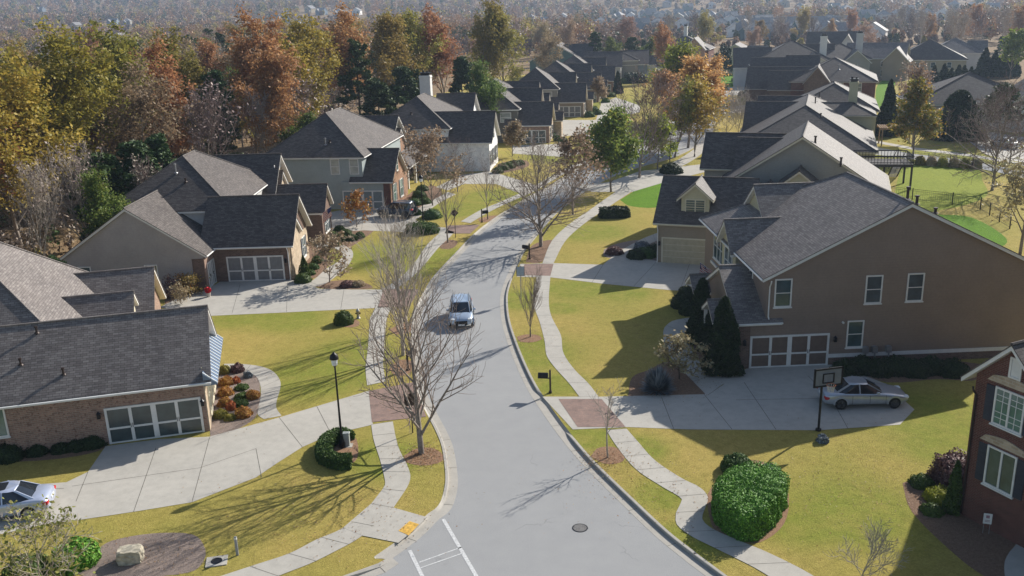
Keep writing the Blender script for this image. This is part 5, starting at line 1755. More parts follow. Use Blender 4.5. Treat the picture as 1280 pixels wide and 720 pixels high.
# C-shaped hedge round the lamp
def c_hedge():
    nr = np.random.default_rng(9)
    arc = [G(x, y, Z0)[:2] for x, y in ((437, 553), (425, 549), (411, 556), (405, 567), (409, 577), (424, 583), (440, 582))]
    line = smooth_line([np.array([*a, 0]) for a in arc], 5)
    n = 9000; L = len(line)
    t = nr.uniform(0, L - 1.001, n); i = t.astype(int); f = (t - i)[:, None]
    A = np.array(line); P = A[i] * (1 - f) + A[i + 1] * f
    a = nr.uniform(0, math.pi, n); r = .42 * (np.abs(np.cos(a)) ** 4 + np.abs(np.sin(a)) ** 4) ** (-.25)
    T = A[np.minimum(i + 1, L - 1)] - A[i]; T /= np.linalg.norm(T, axis=1)[:, None] + 1e-9; Nn = np.stack([-T[:, 1], T[:, 0], 0 * T[:, 0]], 1)
    C = P + Nn * (np.cos(a) * r)[:, None] + np.array([0, 0, 1]) * (np.sin(a) * r * 1.45)[:, None]
    C += nr.normal(size=(n, 3)) * .03
    V, F = leaf_quads(nr, C, .075, .5)
    mb = MB()
    vs = []; k = 9
    for j, p in enumerate(line):
        q = line[min(j + 1, L - 1)] - line[max(j - 1, 0)]; q = unit(q); nn = np.array([-q[1], q[0], 0])
        for aa in np.linspace(0, math.pi, k):
            rr = .37 * (abs(math.cos(aa)) ** 4 + abs(math.sin(aa)) ** 4) ** (-.25)
            vs.append(p + nn * math.cos(aa) * rr + np.array([0, 0, math.sin(aa) * rr * 1.45]))
    fs = [(j * k + i, j * k + i + 1, (j + 1) * k + i + 1, (j + 1) * k + i) for j in range(L - 1) for i in range(k - 1)]
    V = np.concatenate([V, np.array(vs)]); F = np.concatenate([F, np.array(fs) + 4 * n])
    o = npmesh('clipped_hedge', V, F, M['l_box'])
    o.location = (0, 0, Z0)
    return tag(o, 'dark green clipped hedge curving round the foot of the street lamp', 'hedge')


c_hedge()
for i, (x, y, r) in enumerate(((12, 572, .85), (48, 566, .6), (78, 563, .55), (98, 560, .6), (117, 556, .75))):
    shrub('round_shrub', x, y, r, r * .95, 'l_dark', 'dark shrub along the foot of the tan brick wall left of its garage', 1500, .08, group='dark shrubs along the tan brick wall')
shrub('round_shrub', 430, 404, .72, .95, 'l_box', 'round green shrub alone on the lawn near the hydrant', 3500, .07)
shrub('round_shrub', 95, 703, .95, 1.0, 'l_hedge', 'rounded bright green shrub in the lower left corner bed', 3500, .09)
shrub('round_shrub', 34, 720, .9, .85, 'l_box', 'dull green shrub at the far lower left, under the airy tree', 3000, .09)
shrub('round_shrub', 839, 216, 1.45, 1.3, 'l_dark', 'dark round clipped shrub by the walk beyond the bright green lawn', 3000, .14)
o = shrub('clipped_hedge', 768, 271, 1.0, .95, 'l_dark', 'dark rectangular clipped hedge at the corner of the khaki house lawn', 3500, .12, p=8, cat='hedge'); o.scale = (1.6, .9, 1.1)
shrub('round_shrub', 768, 317, .8, .7, 'l_plum', 'low brown shrub by the end of the khaki house path', 1200, .1)
for i, (x, y, r) in enumerate(((796, 322, .9), (808, 320, 1.0), (818, 316, .9), (803, 312, .8))):
    shrub('round_shrub', x, y, r, .8, ('l_dark', 'l_box', 'l_dark', 'l_blue')[i], 'mixed low shrub in the bed left of the cream garage door', 1300, .1, group='shrubs left of the cream garage door')
t = make_cone('conical_evergreen', 60, 5.0, 1.15, 9000, 'l_dark', .13, .55); put(t, 903, 465, 'taller dark column evergreen against the brown house brick pier', 'tree')
t = make_cone('conical_evergreen', 61, 4.6, .95, 7000, 'l_dark', .13, .5); put(t, 876, 428, 'dark column evergreen left of the taller one by the brown house', 'tree')
t = make_cone('conical_evergreen', 62, 3.4, .95, 6000, 'l_dark', .13, .5); put(t, 893, 440, 'dark evergreen squeezed between two column evergreens', 'tree')
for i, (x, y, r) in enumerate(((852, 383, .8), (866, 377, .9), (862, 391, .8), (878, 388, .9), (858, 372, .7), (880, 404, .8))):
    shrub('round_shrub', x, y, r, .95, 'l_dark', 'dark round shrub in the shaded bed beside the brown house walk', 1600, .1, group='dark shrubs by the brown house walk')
def spiky(x, y):
    nr = np.random.default_rng(4); n = 1100
    d = nr.normal(size=(n, 3)); d[:, 2] = np.abs(d[:, 2]) + .15; d /= np.linalg.norm(d, axis=1)[:, None]
    C0 = d * .25; L = nr.uniform(.7, 1.15, size=(n, 1)) * np.array([1.15, 1.15, 1.6])
    tip = d * L; tip[:, 2] -= .15 * np.hypot(tip[:, 0], tip[:, 1])
    s = np.cross(d, [0, 0, 1.0]); s /= np.linalg.norm(s, axis=1)[:, None] + 1e-9
    V = np.stack([C0 - s * .02, (C0 + tip) / 2 + s * .045, tip, (C0 + tip) / 2 - s * .045], 1).reshape(-1, 3)
    o = npmesh('spiky_shrub', V, np.arange(n * 4).reshape(-1, 4), M['l_blue'])
    return put(o, x, y, 'blue grey spiky mounded shrub in the brown house bed', 'shrub')
spiky(822, 488)
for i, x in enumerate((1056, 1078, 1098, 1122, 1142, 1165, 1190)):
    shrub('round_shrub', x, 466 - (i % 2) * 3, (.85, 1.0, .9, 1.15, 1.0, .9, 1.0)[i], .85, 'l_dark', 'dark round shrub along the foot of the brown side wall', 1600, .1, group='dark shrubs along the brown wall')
shrub('small_shrub', 1028, 552, .3, .42, 'l_blue', 'tiny grey shrub on the lawn below the basketball pole', 260, .09)
shrub('small_shrub', 1152, 606, .55, .5, 'l_box', 'small green shrub at the tip of the dark brick house bed', 1500, .06)
shrub('small_shrub', 1176, 625, .75, .6, 'l_lime', 'pale leaved shrub in the dark brick house bed', 1500, .07)
shrub('small_shrub', 1165, 640, .5, .35, 'l_box', 'low green shrub in the shaded part of the brick house bed', 900, .07)
o = shrub('clipped_hedge', 1196, 604, 1.0, 1.3, 'l_plum', 'dark plum hedge against the brick house corner', 3500, .09, p=5, cat='hedge'); o.scale = (1.0, 1.2, 1)
t = make_cone('conical_evergreen', 63, 2.6, .4, 1500, 'l_box', .08, .6); put(t, 1190, 640, 'thin small conical evergreen before the plum hedge', 'tree')
# shrubs of the tan brick house bed
BS = [(281, 466, .45, .6, 'l_gold'), (297, 464, .55, .6, 'l_plum'), (310, 471, .35, .4, 'l_blue'), (283, 480, .6, .55, 'l_burn'), (295, 478, .35, .4, 'l_red'), (282, 493, .6, .55, 'l_burn'), (302, 486, .5, .32, 'l_box'),
      (303, 497, .6, .35, 'l_box'), (299, 507, .6, .4, 'l_box'), (281, 506, .5, .5, 'l_burn'), (290, 511, .4, .5, 'l_red'), (316, 497, .5, .55, 'l_burn'), (304, 520, .6, .65, 'l_burn'), (276, 521, .5, .5, 'l_gold'), (288, 524, .4, .35, 'l_gold')]
for i, (x, y, r, hh, mt) in enumerate(BS):
    nm = {'l_gold': 'olive gold', 'l_plum': 'plum twiggy', 'l_blue': 'pale grey', 'l_burn': 'orange russet', 'l_red': 'red orange', 'l_box': 'low green'}[mt]
    shrub('garden_shrub', x, y, r * .8, hh * .85, mt, nm + ' shrub in the bed inside the curved path', 1100, .075, group=nm + ' shrubs inside the curved path', lump=.12)
# shrubs of the taupe house front
for i, (x, y, r, hh) in enumerate(((379, 352, .75, .75), (397, 328, .55, .6), (405, 318, .5, .55), (392, 336, .5, .5), (388, 343, .45, .4), (419, 307, .6, .7), (427, 301, .6, .7), (433, 294, .6, .65), (441, 300, .5, .6), (450, 297, .5, .6), (416, 296, .6, .6), (424, 288, .55, .55))):
    shrub('round_shrub', x, y, r, hh, 'l_box', 'clipped green ball shrub along the front of the taupe house', 1200, .08, group='ball shrubs before the taupe house')
t = make_cone('conical_evergreen', 64, 1.9, .55, 2500, 'l_box', .08, .8); put(t, 381, 345, 'small green cone shrub at the brick corner by the open drive', 'shrub')
shrub('round_shrub', 434, 358, .6, .5, 'l_plum', 'low russet shrub by the drive, left of the tan myrtle', 800, .08)
shrub('round_shrub', 448, 357, .6, .45, 'l_tan', 'low straw coloured shrub by the drive, right of the tan myrtle', 800, .08)
for i, (x, y, r, mt) in enumerate(((216, 372, .9, 'l_plum'), (226, 380, .8, 'l_tan'), (232, 366, .9, 'l_burn'), (243, 368, .9, 'l_gold'), (250, 360, .8, 'l_gold'), (236, 357, .8, 'l_plum'), (220, 360, .8, 'l_tan'))):
    t = make_leafy('garden_shrub', 70 + i, 1.7, mt, n=650, size=.11, blob=.3, kids=(8, 5), spread=.8, trunk=.05, levels=2, r0=.03)
    put(t, x, y, {'l_plum': 'plum', 'l_tan': 'straw tan', 'l_burn': 'russet', 'l_gold': 'olive'}[mt] + ' shrub beside the taupe gable wall', 'shrub', 'mixed shrubs beside the taupe gable wall')
for i, (x, y, r) in enumerate(((495, 263, .95), (506, 262, .75), (518, 256, .9), (524, 246, .9), (531, 254, .8), (520, 268, .7), (540, 272, 1.1), (528, 238, .8))):
    shrub('round_shrub', x, y, r, r * .9, 'l_box' if i else 'l_dark', 'round green shrub along the front of the orange brick wing', 1000, .1, group='round shrubs by the orange brick wing')
o = shrub('clipped_hedge', 528, 290, 1.3, 1.0, 'l_box', 'clipped green hedge around the second street lamp', 2500, .1, p=4, cat='hedge'); o.scale = (1.3, 1, 1)
for i, (x, y, r) in enumerate(((622, 216, .8), (629, 212, .9), (636, 210, .9), (643, 207, .8), (650, 206, .7))):
    shrub('round_shrub', x, y, r, r, 'l_box', 'round green shrub along the front of the white brick house', 900, .12, group='round shrubs by the white brick house')
t = make_leafy('small_tree', 80, 4.6, 'l_tan', n=2600, size=.25, blob=.35, kids=(9, 6), spread=.5, trunk=.2, levels=2); put(t, 641, 195, 'brown olive small tree at the corner of the white brick house', 'tree')
t = make_leafy('small_tree', 81, 5.5, 'l_brown', n=2600, size=.25, blob=.4, kids=(9, 6), spread=.5, trunk=.2, levels=2); put(t, 750, 131, 'brown leaved small tree by a porch in the upper left row', 'tree')
t = make_cone('conical_evergreen', 82, 5.5, 1.3, 2500, 'l_dark', .25, .8); put(t, 772, 117, 'pointed dark evergreen at a front door far up the left row', 'tree')
for i, (x, y, r) in enumerate(((690, 172, .9), (696, 166, .9), (737, 146, 1.1), (742, 139, 1.1), (747, 143, 1.0), (780, 104, 1.5), (787, 103, 1.4), (764, 121, 1.2), (757, 128, 1.0), (698, 176, .8), (704, 178, .8))):
    shrub('round_shrub', x, y, r, r, 'l_box', 'round shrub by a front door in the upper left row', 500, .2, group='round shrubs up the left row')
o = shrub('clipped_hedge', 795, 103, 3.2, 2.6, 'l_dark', 'tall dark hedge between two houses far up the left row', 2500, .3, p=5, cat='hedge')
for i, (x, y, r, mt) in enumerate(((903, 113, 1.3, 'l_dark'), (925, 101, 2.2, 'l_box'), (932, 100, 2.2, 'l_box'), (938, 100, 2.0, 'l_box'), (929, 120, 1.2, 'l_dark'), (935, 119, 1.4, 'l_dark'))):
    shrub('round_shrub', x, y, r, r, mt, 'dark clipped shrub on the front lawns far up the right row', 700, .25, group='clipped shrubs far up the right row')
t = make_leafy('small_tree', 83, 8, 'l_dark', n=3500, size=.35, blob=.6, kids=(10, 6), spread=.6, trunk=.12, levels=2); put(t, 905, 98, 'dark evergreen tree in front of the far hip roofed brick house', 'tree')

# ---- the wood behind the left row, and the trees beyond
VAR = {}


def variants(key, fns, names, cats): VAR[key] = [f() for f in fns]


WM = {
    'yellow': lambda s: make_leafy('broadleaf_tree', s, 18, 'l_yellow', n=15000, size=.27, blob=.85, kids=(14, 7, 4), spread=.5, trunk=.18, bark='bark', r0=.24),
    'gold': lambda s: make_leafy('broadleaf_tree', s, 18, 'l_gold', n=12000, size=.27, blob=.85, kids=(14, 7, 4), spread=.48, trunk=.22, bark='bark', r0=.24, bare=.1),
    'rust': lambda s: make_leafy('broadleaf_tree', s, 17, 'l_orange', n=11000, size=.27, blob=.8, kids=(13, 7, 4), spread=.45, trunk=.25, bark='bark', r0=.22, bare=.15),
    'brown': lambda s: make_leafy('broadleaf_tree', s, 16, 'l_brown', n=6000, size=.26, blob=.8, kids=(13, 7, 5), spread=.45, trunk=.25, bark='bark', r0=.2, bare=.25, levels=3),
    'green': lambda s: make_leafy('broadleaf_tree', s, 16, 'l_green', n=14000, size=.28, blob=.85, kids=(13, 7, 4), spread=.5, trunk=.18, bark='bark', r0=.2),
    'bare': lambda s: make_bare('bare_tree', s, 16, 'bark_pale', 'twig_pale', kids=(15, 8, 6), spread=.42, levels=3, r0=.2, trunk=.28, up=.5, minr=.02, haze=500),
    'grey': lambda s: make_bare('bare_tree', s, 15, 'bark', 'twig_purple', kids=(15, 8, 6), spread=.45, levels=3, r0=.18, trunk=.25, up=.5, minr=.022, haze=700),
    'pine': lambda s: make_pine('pine_tree', s, 19, 9000, .42, 3.4, size=.3),
    'youngpine': lambda s: make_pine('pine_tree', s, 12, 9000, .12, 3.0, size=.25),
}
DESC = {'yellow': 'golden yellow leafy', 'gold': 'olive gold leafy', 'rust': 'rust orange leafy', 'brown': 'thin brown leaved', 'green': 'dull green leafy', 'bare': 'pale leafless', 'grey': 'grey purple leafless', 'pine': 'tall dark green pine', 'youngpine': 'bushy green pine'}
POOL = {}
for kk, ff in WM.items():
    POOL[kk] = [ff(200 + j * 7 + len(kk)) for j in range(2)]
USED = {}
nt_ = 0


def wood(kind, x, y, z, s, label, group):
    global nt_
    v = (nt_ // 2) % 2; nt_ += 1
    src = POOL[kind][v]
    key = (kind, v)
    if key not in USED:
        USED[key] = 1; o = src
    else: o = fast_copy(src)
    o.location = (x, y, z); o.rotation_euler = (0, 0, nt_ * 2.399); w_ = 1.04 + .16 * math.sin(nt_ * 3.1); o.scale = (s * w_, s * w_, s)
    tag(o, label, 'tree', group)
    return o


# single trees one can pick out: (kind, crown top pixel, distance y, height)
def top_tree(kind, x, ytop, D, label, H=None):
    """tree whose top is seen at the pixel, standing D metres ahead"""
    base = {'yellow': 18, 'gold': 18, 'rust': 17, 'brown': 16, 'green': 16, 'bare': 16, 'grey': 15, 'pine': 19, 'youngpine': 12}[kind]
    r = ray(x, ytop); t = D / r[1]
    p = np.array([0, 0, CAMH]) + r * t
    hgt = max(6, p[2])
    wood(kind, p[0], p[1], -.05, hgt / (base * 1.17), label, None)


TT = [('yellow', 22, 46, 98, 'big golden yellow tree filling the left edge of the photo'),
      ('yellow', -20, 60, 90, 'golden tree cut by the left edge below the hill'),
      ('gold', 108, 40, 112, 'yellow green topped tree right of the big golden one'),
      ('rust', 200, 62, 118, 'rust crowned tree left of the dark pines'),
      ('brown', 158, 92, 104, 'brown thin tree between golden and rust crowns'),
      ('pine', 262, 60, 120, 'dark green pine below the rust tree top'),
      ('gold', 232, 44, 128, 'olive gold tree behind the dark pine'),
      ('rust', 300, 26, 132, 'large rust pink tree left of the lime topped one'),
      ('yellow', 350, 28, 140, 'lime yellow topped tree left of centre in the wood'),
      ('rust', 336, 64, 124, 'reddish brown tree before the lime topped one'),
      ('rust', 412, 20, 160, 'orange topped tree right of the lime topped one'),
      ('pine', 440, 26, 158, 'dark pine with a blunt top in the middle of the wood'),
      ('gold', 480, 16, 175, 'tan gold tree right of the blunt topped pine'),
      ('gold', 508, 12, 182, 'pale gold tall tree in the middle of the wood'),
      ('rust', 550, 18, 190, 'orange tree at the middle top of the wood'),
      ('gold', 600, 2, 205, 'gold brown tall tree near the top centre'),
      ('gold', 625, 12, 208, 'brown gold tree just right of the tall gold brown one'),
      ('youngpine', 575, 54, 178, 'dark pine above the white house chimney'),
      ('youngpine', 500, 66, 162, 'green pine behind the grey green house roof'),
      ('youngpine', 520, 72, 172, 'green pine left of the white chimney'),
      ('youngpine', 470, 86, 152, 'lighter green young pine behind the hipped roof'),
      ('green', 607, 80, 160, 'yellow green rounded tree left of the dark grey house roof'),
      ('pine', 745, 30, 290, 'dark rounded pine behind the teal house'),
      ('green', 768, 44, 280, 'green tree right of the rounded pine'),
      ('youngpine', 790, 38, 300, 'dark pine behind the broad dark gable'),
      ('green', 812, 48, 290, 'green tree above the blue grey gable'),
      ('youngpine', 160, 150, 88, 'green young pine behind the taupe gable house'),
      ('youngpine', 196, 142, 93, 'green young pine beside its twin behind the taupe gable'),
      ('youngpine', 118, 166, 86, 'dull green pine left of the twin young pines'),
      ('green', 128, 218, 80, 'small yellow green tree at the left corner of the taupe roof'),
      ('green', 372, 139, 121, 'lime green small tree left of the grey hipped roof'),
      ('bare', 30, 210, 78, 'pale trunked bare tree at the left edge above the near roof'),
      ('bare', 90, 190, 84, 'pale bare tree left of the taupe house'),
      ('youngpine', 60, 302, 66, 'dark low evergreen behind the near tan brick house roof'),
      ('grey', 250, 118, 112, 'grey bare tree behind the second house'),
      ('bare', 330, 120, 122, 'pale bare tree behind the second house roof ridge'),
      ('grey', 372, 100, 128, 'grey bare tree left of the grey hipped roof'),
      ('grey', 180, 205, 86, 'low bare tree just behind the taupe roof')]
for k_, x_, y_, D_, lab in TT: top_tree(k_, x_, y_, D_, lab)
rw = random.Random(21)
cnt = {}
kinds = ['grey'] * 20 + ['bare'] * 22 + ['brown'] * 22 + ['rust'] * 18 + ['gold'] * 12 + ['youngpine'] * 9 + ['pine'] * 12 + ['green'] * 5 + ['yellow'] * 4
placed = [tuple(o.location[:2]) for o in bpy.data.objects if o.get('category') == 'tree']
HP = []


def row_x(y):                                 # back line of the left gardens
    return -24 - (y - 46) * .06 + max(0, y - 95) * .16 + (0 if y > 60 else 0)


n_ = 0; tries = 0
while n_ < 290 and tries < 9000:
    tries += 1
    y = 66 + 330 * rw.random() ** 1.25
    edge = min(row_x(y) - 17, -40 + (y - 66) * .13)
    x = edge - abs(rw.gauss(0, 1)) * (14 + y * .17) - 2
    if x < -.64 * y - 14: continue
    dmin = 3.0 + y * .007
    if any((x - a) ** 2 + (y - b) ** 2 < dmin * dmin for a, b in placed): continue
    placed.append((x, y))
    k_ = rw.choice(kinds)
    near = edge - x < 9
    s = rw.uniform(.42, .75) if near else rw.uniform(.62, .92)
    if near and k_ in ('rust', 'yellow', 'gold'): k_ = rw.choice(['grey', 'bare', 'youngpine', 'brown'])
    wood(k_, x, y, -.05, s, DESC[k_] + ' tree in the wood behind the left row of houses' if 'pine' not in k_ else DESC[k_] + ' in the wood behind the left row of houses', DESC[k_] + ' trees in the left wood')
    n_ += 1
# trees among and behind the right hand houses
n_ = 0; tries = 0
while n_ < 60 and tries < 4000:
    tries += 1
    y = rw.uniform(235, 480); x = rw.uniform(.03, .66) * y
    if any((x - a) ** 2 + (y - b) ** 2 < 60 for a, b in placed): continue
    hx = [G(*p)[:2] for p in ((1045, 108), (1086, 101), (1128, 100), (1206, 96), (1228, 88), (885, 82), (945, 92), (1072, 82), (775, 102), (808, 98), (732, 95), (860, 90), (1093, 130))]
    if any((x + 9 - a[0]) ** 2 + (y - 7 - a[1]) ** 2 < 20 ** 2 for a in hx) or any((x - a[0]) ** 2 + (y - a[1]) ** 2 < 12 ** 2 for a in hx): continue
    if y < 330 and x > .33 * y and rw.random() < .6: continue
    placed.append((x, y))
    k_ = rw.choice(['grey', 'bare', 'brown', 'rust', 'gold', 'youngpine', 'grey', 'bare'])
    wood(k_, x, y, hill(x, y), rw.uniform(.55, .85), DESC[k_] + (' tree' if 'pine' not in k_ else '') + ' among the houses beyond the right hand row', DESC[k_] + ' trees beyond the right row')
    n_ += 1

mb = MB()
mb.poly([(-140, 58, Z0 + .03)] + [(min(row_x(y) - 17, -40 + (y - 66) * .13) + 2.5 + 1.5 * math.sin(y * .2) + min(9, max(0, y - 120) * .3), y, Z0 + .03) for y in range(58, 300, 4)] + [(-10, 330, Z0 + .03), (-200, 330, Z0 + .03)])
struct('wood_floor', mb, M['soil'])
# undergrowth of the near wood and the far woods: uncountable masses
nr = np.random.default_rng(77)


def far_wood(name, label, P, Hs, k, size, mats, seed):
    nr = np.random.default_rng(seed)
    n = len(P)
    m_ = nr.choice(len(mats), n, p=[q[1] for q in mats])
    d = nr.normal(size=(n, k, 3)); d /= np.linalg.norm(d, axis=2)[:, :, None]
    d *= nr.uniform(.55, 1.0, size=(n, k, 1))
    R = Hs * nr.uniform(.2, .3, n)
    C = np.empty((n, k, 3))
    C[:, :, 0] = P[:, 0:1] + d[:, :, 0] * R[:, None]; C[:, :, 1] = P[:, 1:2] + d[:, :, 1] * R[:, None]
    C[:, :, 2] = P[:, 2:3] + Hs[:, None] * .58 + d[:, :, 2] * Hs[:, None] * .42
    V, F = leaf_quads(nr, C.reshape(-1, 3), size, .1, 1.3)
    o = npmesh(name, V, F, [M[q[0]] for q in mats], None, np.repeat(m_, k))
    return tag(o, label, 'wood', kind='stuff')


def scatter(n, y0, y1, wl, wr, seed, avoid=9, pw=1.0, clear=95):
    nr = np.random.default_rng(seed)
    out = []
    FX = np.array(globals().get('FAR_XY', [(0, -999)]))
    while len(out) < n:
        y = y0 + (y1 - y0) * nr.random() ** pw; x = nr.uniform(wl * y, wr * y)
        d2 = ((FX - [x, y - 6]) ** 2).sum(1)
        if d2.min() < avoid ** 2: continue
        fx = FX[:, 0] - x * FX[:, 1] / y
        if ((np.abs(fx) < 9) & (FX[:, 1] > y) & (FX[:, 1] < y + clear)).any() and nr.random() < .55: continue
        low = ((np.abs(fx) < 13) & (FX[:, 1] > y) & (FX[:, 1] < y + 330)).any()
        out.append((x, y, hill(x, y), .42 if low else 1.0))
    return np.array(out)


mix_far = [('l_farbare', .42), ('l_farbrown', .3), ('l_gold', .1), ('l_fargreen', .18)]
M['l_farbare'] = mat_leaf('far bare wood', [(0, (.24, .175, .14)), (1, (.29, .215, .17))], trans=.2)
M['l_farbrown'] = mat_leaf('far brown wood', [(0, (.31, .18, .1)), (1, (.39, .23, .12))], trans=.2)
M['l_fargreen'] = mat_leaf('far evergreen wood', [(0, (.06, .085, .04)), (1, (.1, .13, .06))], trans=.1)
P1 = scatter(2900, 380, 800, -.62, .62, 1, 10)
far_wood('far_woods', 'grey brown winter woods beyond the neighbourhood', P1, P1[:, 3] * nr.uniform(9, 16, len(P1)), 260, .75, mix_far, 3)
P2 = scatter(5200, 790, 1700, -.62, .62, 2, 12)
far_wood('far_woods', 'hazy purple brown woods on the distant slopes', P2, P2[:, 3] * nr.uniform(10, 17, len(P2)), 80, 1.5, mix_far, 4)
P3 = scatter(4500, 1650, 3100, -.62, .62, 8, 12)
far_wood('far_woods', 'bluish woods along the skyline ridge', P3, nr.uniform(13, 20, len(P3)), 26, 3.6, mix_far, 6)
# scrub under the near wood
U = []
ru = random.Random(8)
while len(U) < 900:
    y = 62 + 300 * ru.random() ** 1.3; e = min(row_x(y) - 17, -40 + (y - 66) * .13)
    x = e + 3 - abs(ru.gauss(0, 1)) * 30
    if x < -.66 * y - 10: continue
    U.append((x, y, 0))
U = np.array(U)
far_wood('undergrowth', 'brown twiggy undergrowth along the foot of the left wood', U, nr.uniform(1.2, 4.5, len(U)), 60, .3, [('l_bare', .6), ('l_brown', .27), ('l_gold', .08), ('l_pine', .05)], 12)


# ================================================================== THINGS
def paint(name, col, metal=.5, rough=.28):
    mt, nt, b = new_mat(name)
    b.inputs['Base Color'].default_value = (*col, 1)
    b.inputs['Metallic'].default_value = metal
    b.inputs['Roughness'].default_value = rough
    b.inputs['Coat Weight'].default_value = .6
    b.inputs['Coat Roughness'].default_value = .05
    f = noise(nt, 3, 3)
    nt.links.new(ramp(nt, f, [(.3, tuple(c * .93 for c in col)), (.7, tuple(min(1, c * 1.05) for c in col))]), b.inputs['Base Color'])
    return mt


M['car_glass'] = mat_glass('car glass', (.012, .016, .022), .05, .9)
M['tyre'] = plain('tyre rubber', (.02, .02, .02), .8)
M['rim'] = plain('dark rim', (.08, .08, .085), .35, .7)
M['rim_silver'] = plain('silver rim', (.4, .4, .42), .35, .8)
M['tail'] = plain('red tail lamp', (.5, .02, .02), .2)
M['head'] = plain('head lamp', (.75, .78, .8), .15)
M['plate'] = plain('blank plate', (.7, .7, .68), .5)


def car(name, label, cat, L=4.75, W=1.84, H=1.45, kind='sedan', col=(.3, .34, .4), rim='rim', metal=.5, rack=False):
    """front towards +x"""
    root = empty(name, label=label, cat=cat)
    P = paint(name + ' paint', col, metal)
    hw = W / 2; h = L / 2
    if kind == 'sedan':
        ST = [(-h, .78, .36, .62, .70), (-h + .06, .9, .27, .82, .90), (-h + .35, .97, .22, .93, 1.01), (-h + .95, 1, .19, .95, 1.0), (-.6, 1, .18, .93, .96), (.4, 1, .18, .91, .95), (h - 1.45, 1, .18, .88, .95), (h - .9, .98, .19, .80, .88), (h - .35, .92, .22, .70, .76), (h - .08, .82, .28, .62, .66), (h, .68, .36, .52, .56)]
        gh = dict(b=(-h + .62, h - 1.5), t=(-h + 1.45, h - 2.35), zb=.94, zt=H, wb=.9, wt=.66)
    elif kind == 'suv':
        ST = [(-h, .84, .4, .9, .98), (-h + .08, .94, .32, 1.02, 1.08), (-h + .4, .99, .26, 1.05, 1.1), (-.8, 1, .24, 1.04, 1.08), (.3, 1, .24, 1.02, 1.06), (h - 1.15, 1, .24, .98, 1.06), (h - .55, .96, .26, .90, .98), (h - .15, .88, .3, .76, .84), (h, .74, .38, .62, .68)]
        gh = dict(b=(-h + .12, h - 1.0), t=(-h + .55, h - 1.85), zb=1.03, zt=H, wb=.93, wt=.74)
    else:                                       # pickup / off-roader
        ST = [(-h, .86, .5, 1.0, 1.06), (-h + .08, .96, .42, 1.1, 1.14), (-h + .5, 1, .38, 1.12, 1.15), (-.6, 1, .36, 1.12, 1.15), (.5, 1, .36, 1.12, 1.16), (h - 1.2, 1, .36, 1.10, 1.18), (h - .4, .97, .38, 1.04, 1.12), (h - .06, .9, .42, .95, 1.02), (h, .8, .5, .85, .92)]
        gh = dict(b=(-h + .25, h - 1.45), t=(-h + .4, h - 1.95), zb=1.13, zt=H, wb=.94, wt=.82)
    mb = MB(); prof = []
    for x, w, zb, zs, zt in ST:
        w *= hw
        prof.append([(x, 0, zb), (x, w * .82, zb), (x, w * .97, zb + .14), (x, w, (zb + zs) / 2 + .02), (x, w * .975, zs - .07), (x, w * .9, zs), (x, w * .6, zt - .01), (x, 0, zt)])
    k = 8; vs = []
    for pr in prof: vs += pr + [(p[0], -p[1], p[2]) for p in pr[-2:0:-1]]
    kk = 14; fs = []
    for i in range(len(ST) - 1):
        for j in range(kk): fs.append((i * kk + j, (i + 1) * kk + j, (i + 1) * kk + (j + 1) % kk, i * kk + (j + 1) % kk))
    fs.append(tuple(range(kk))); fs.append(tuple(reversed([(len(ST) - 1) * kk + j for j in range(kk)])))
    mb.add(vs, fs)
    body = mb.build('body', P, root, smooth=True, uv=False)
    md = body.modifiers.new('s', 'SUBSURF'); md.levels = 1; md.render_levels = 2
    # greenhouse (glass) + roof + pillars
    g = gh; wb, wt = g['wb'] * hw, g['wt'] * hw
    zb, zt = g['zb'] - .05, g['zt']
    mb = MB()
    B = [(g['b'][0], -wb * .93, zb), (g['b'][1], -wb * .9, zb), (g['b'][1], wb * .9, zb), (g['b'][0], wb * .93, zb)]
    mid = (g['b'][0] + g['b'][1]) / 2
    B = [(g['b'][0], -wb * .86), (g['b'][0] + .5, -wb), (mid, -wb), (g['b'][1] - .5, -wb), (g['b'][1], -wb * .8), (g['b'][1] + .12, 0), (g['b'][1], wb * .8), (g['b'][1] - .5, wb), (mid, wb), (g['b'][0] + .5, wb), (g['b'][0], wb * .86), (g['b'][0] - .1, 0)]
    tm = (g['t'][0] + g['t'][1]) / 2
    T_ = [(g['t'][0], -wt * .85), (g['t'][0] + .3, -wt), (tm, -wt), (g['t'][1] - .3, -wt), (g['t'][1], -wt * .85), (g['t'][1] + .08, 0), (g['t'][1], wt * .85), (g['t'][1] - .3, wt), (tm, wt), (g['t'][0] + .3, wt), (g['t'][0], wt * .85), (g['t'][0] - .06, 0)]
    zz = [zt - .07, zt - .035, zt - .02, zt - .04, zt - .07, zt - .05] * 2
    n = 12
    vs = [(x, y, zb) for x, y in B] + [(x, y, q - .015) for (x, y), q in zip(T_, zz)]
    mb.add(vs, [(i, (i + 1) % n, n + (i + 1) % n, n + i) for i in range(n)] + [tuple(range(n, 2 * n))])
    mb.build('windows', M['car_glass'], root, uv=False)
    mb = MB()
    vs = [(x, y, q - .012) for (x, y), q in zip(T_, zz)] + [(x * .97 + tm * .03, y * .8, q + .03) for (x, y), q in zip(T_, zz)]
    mb.add(vs, [(i, (i + 1) % n, n + (i + 1) % n, n + i) for i in range(n)] + [tuple(range(n, 2 * n))])
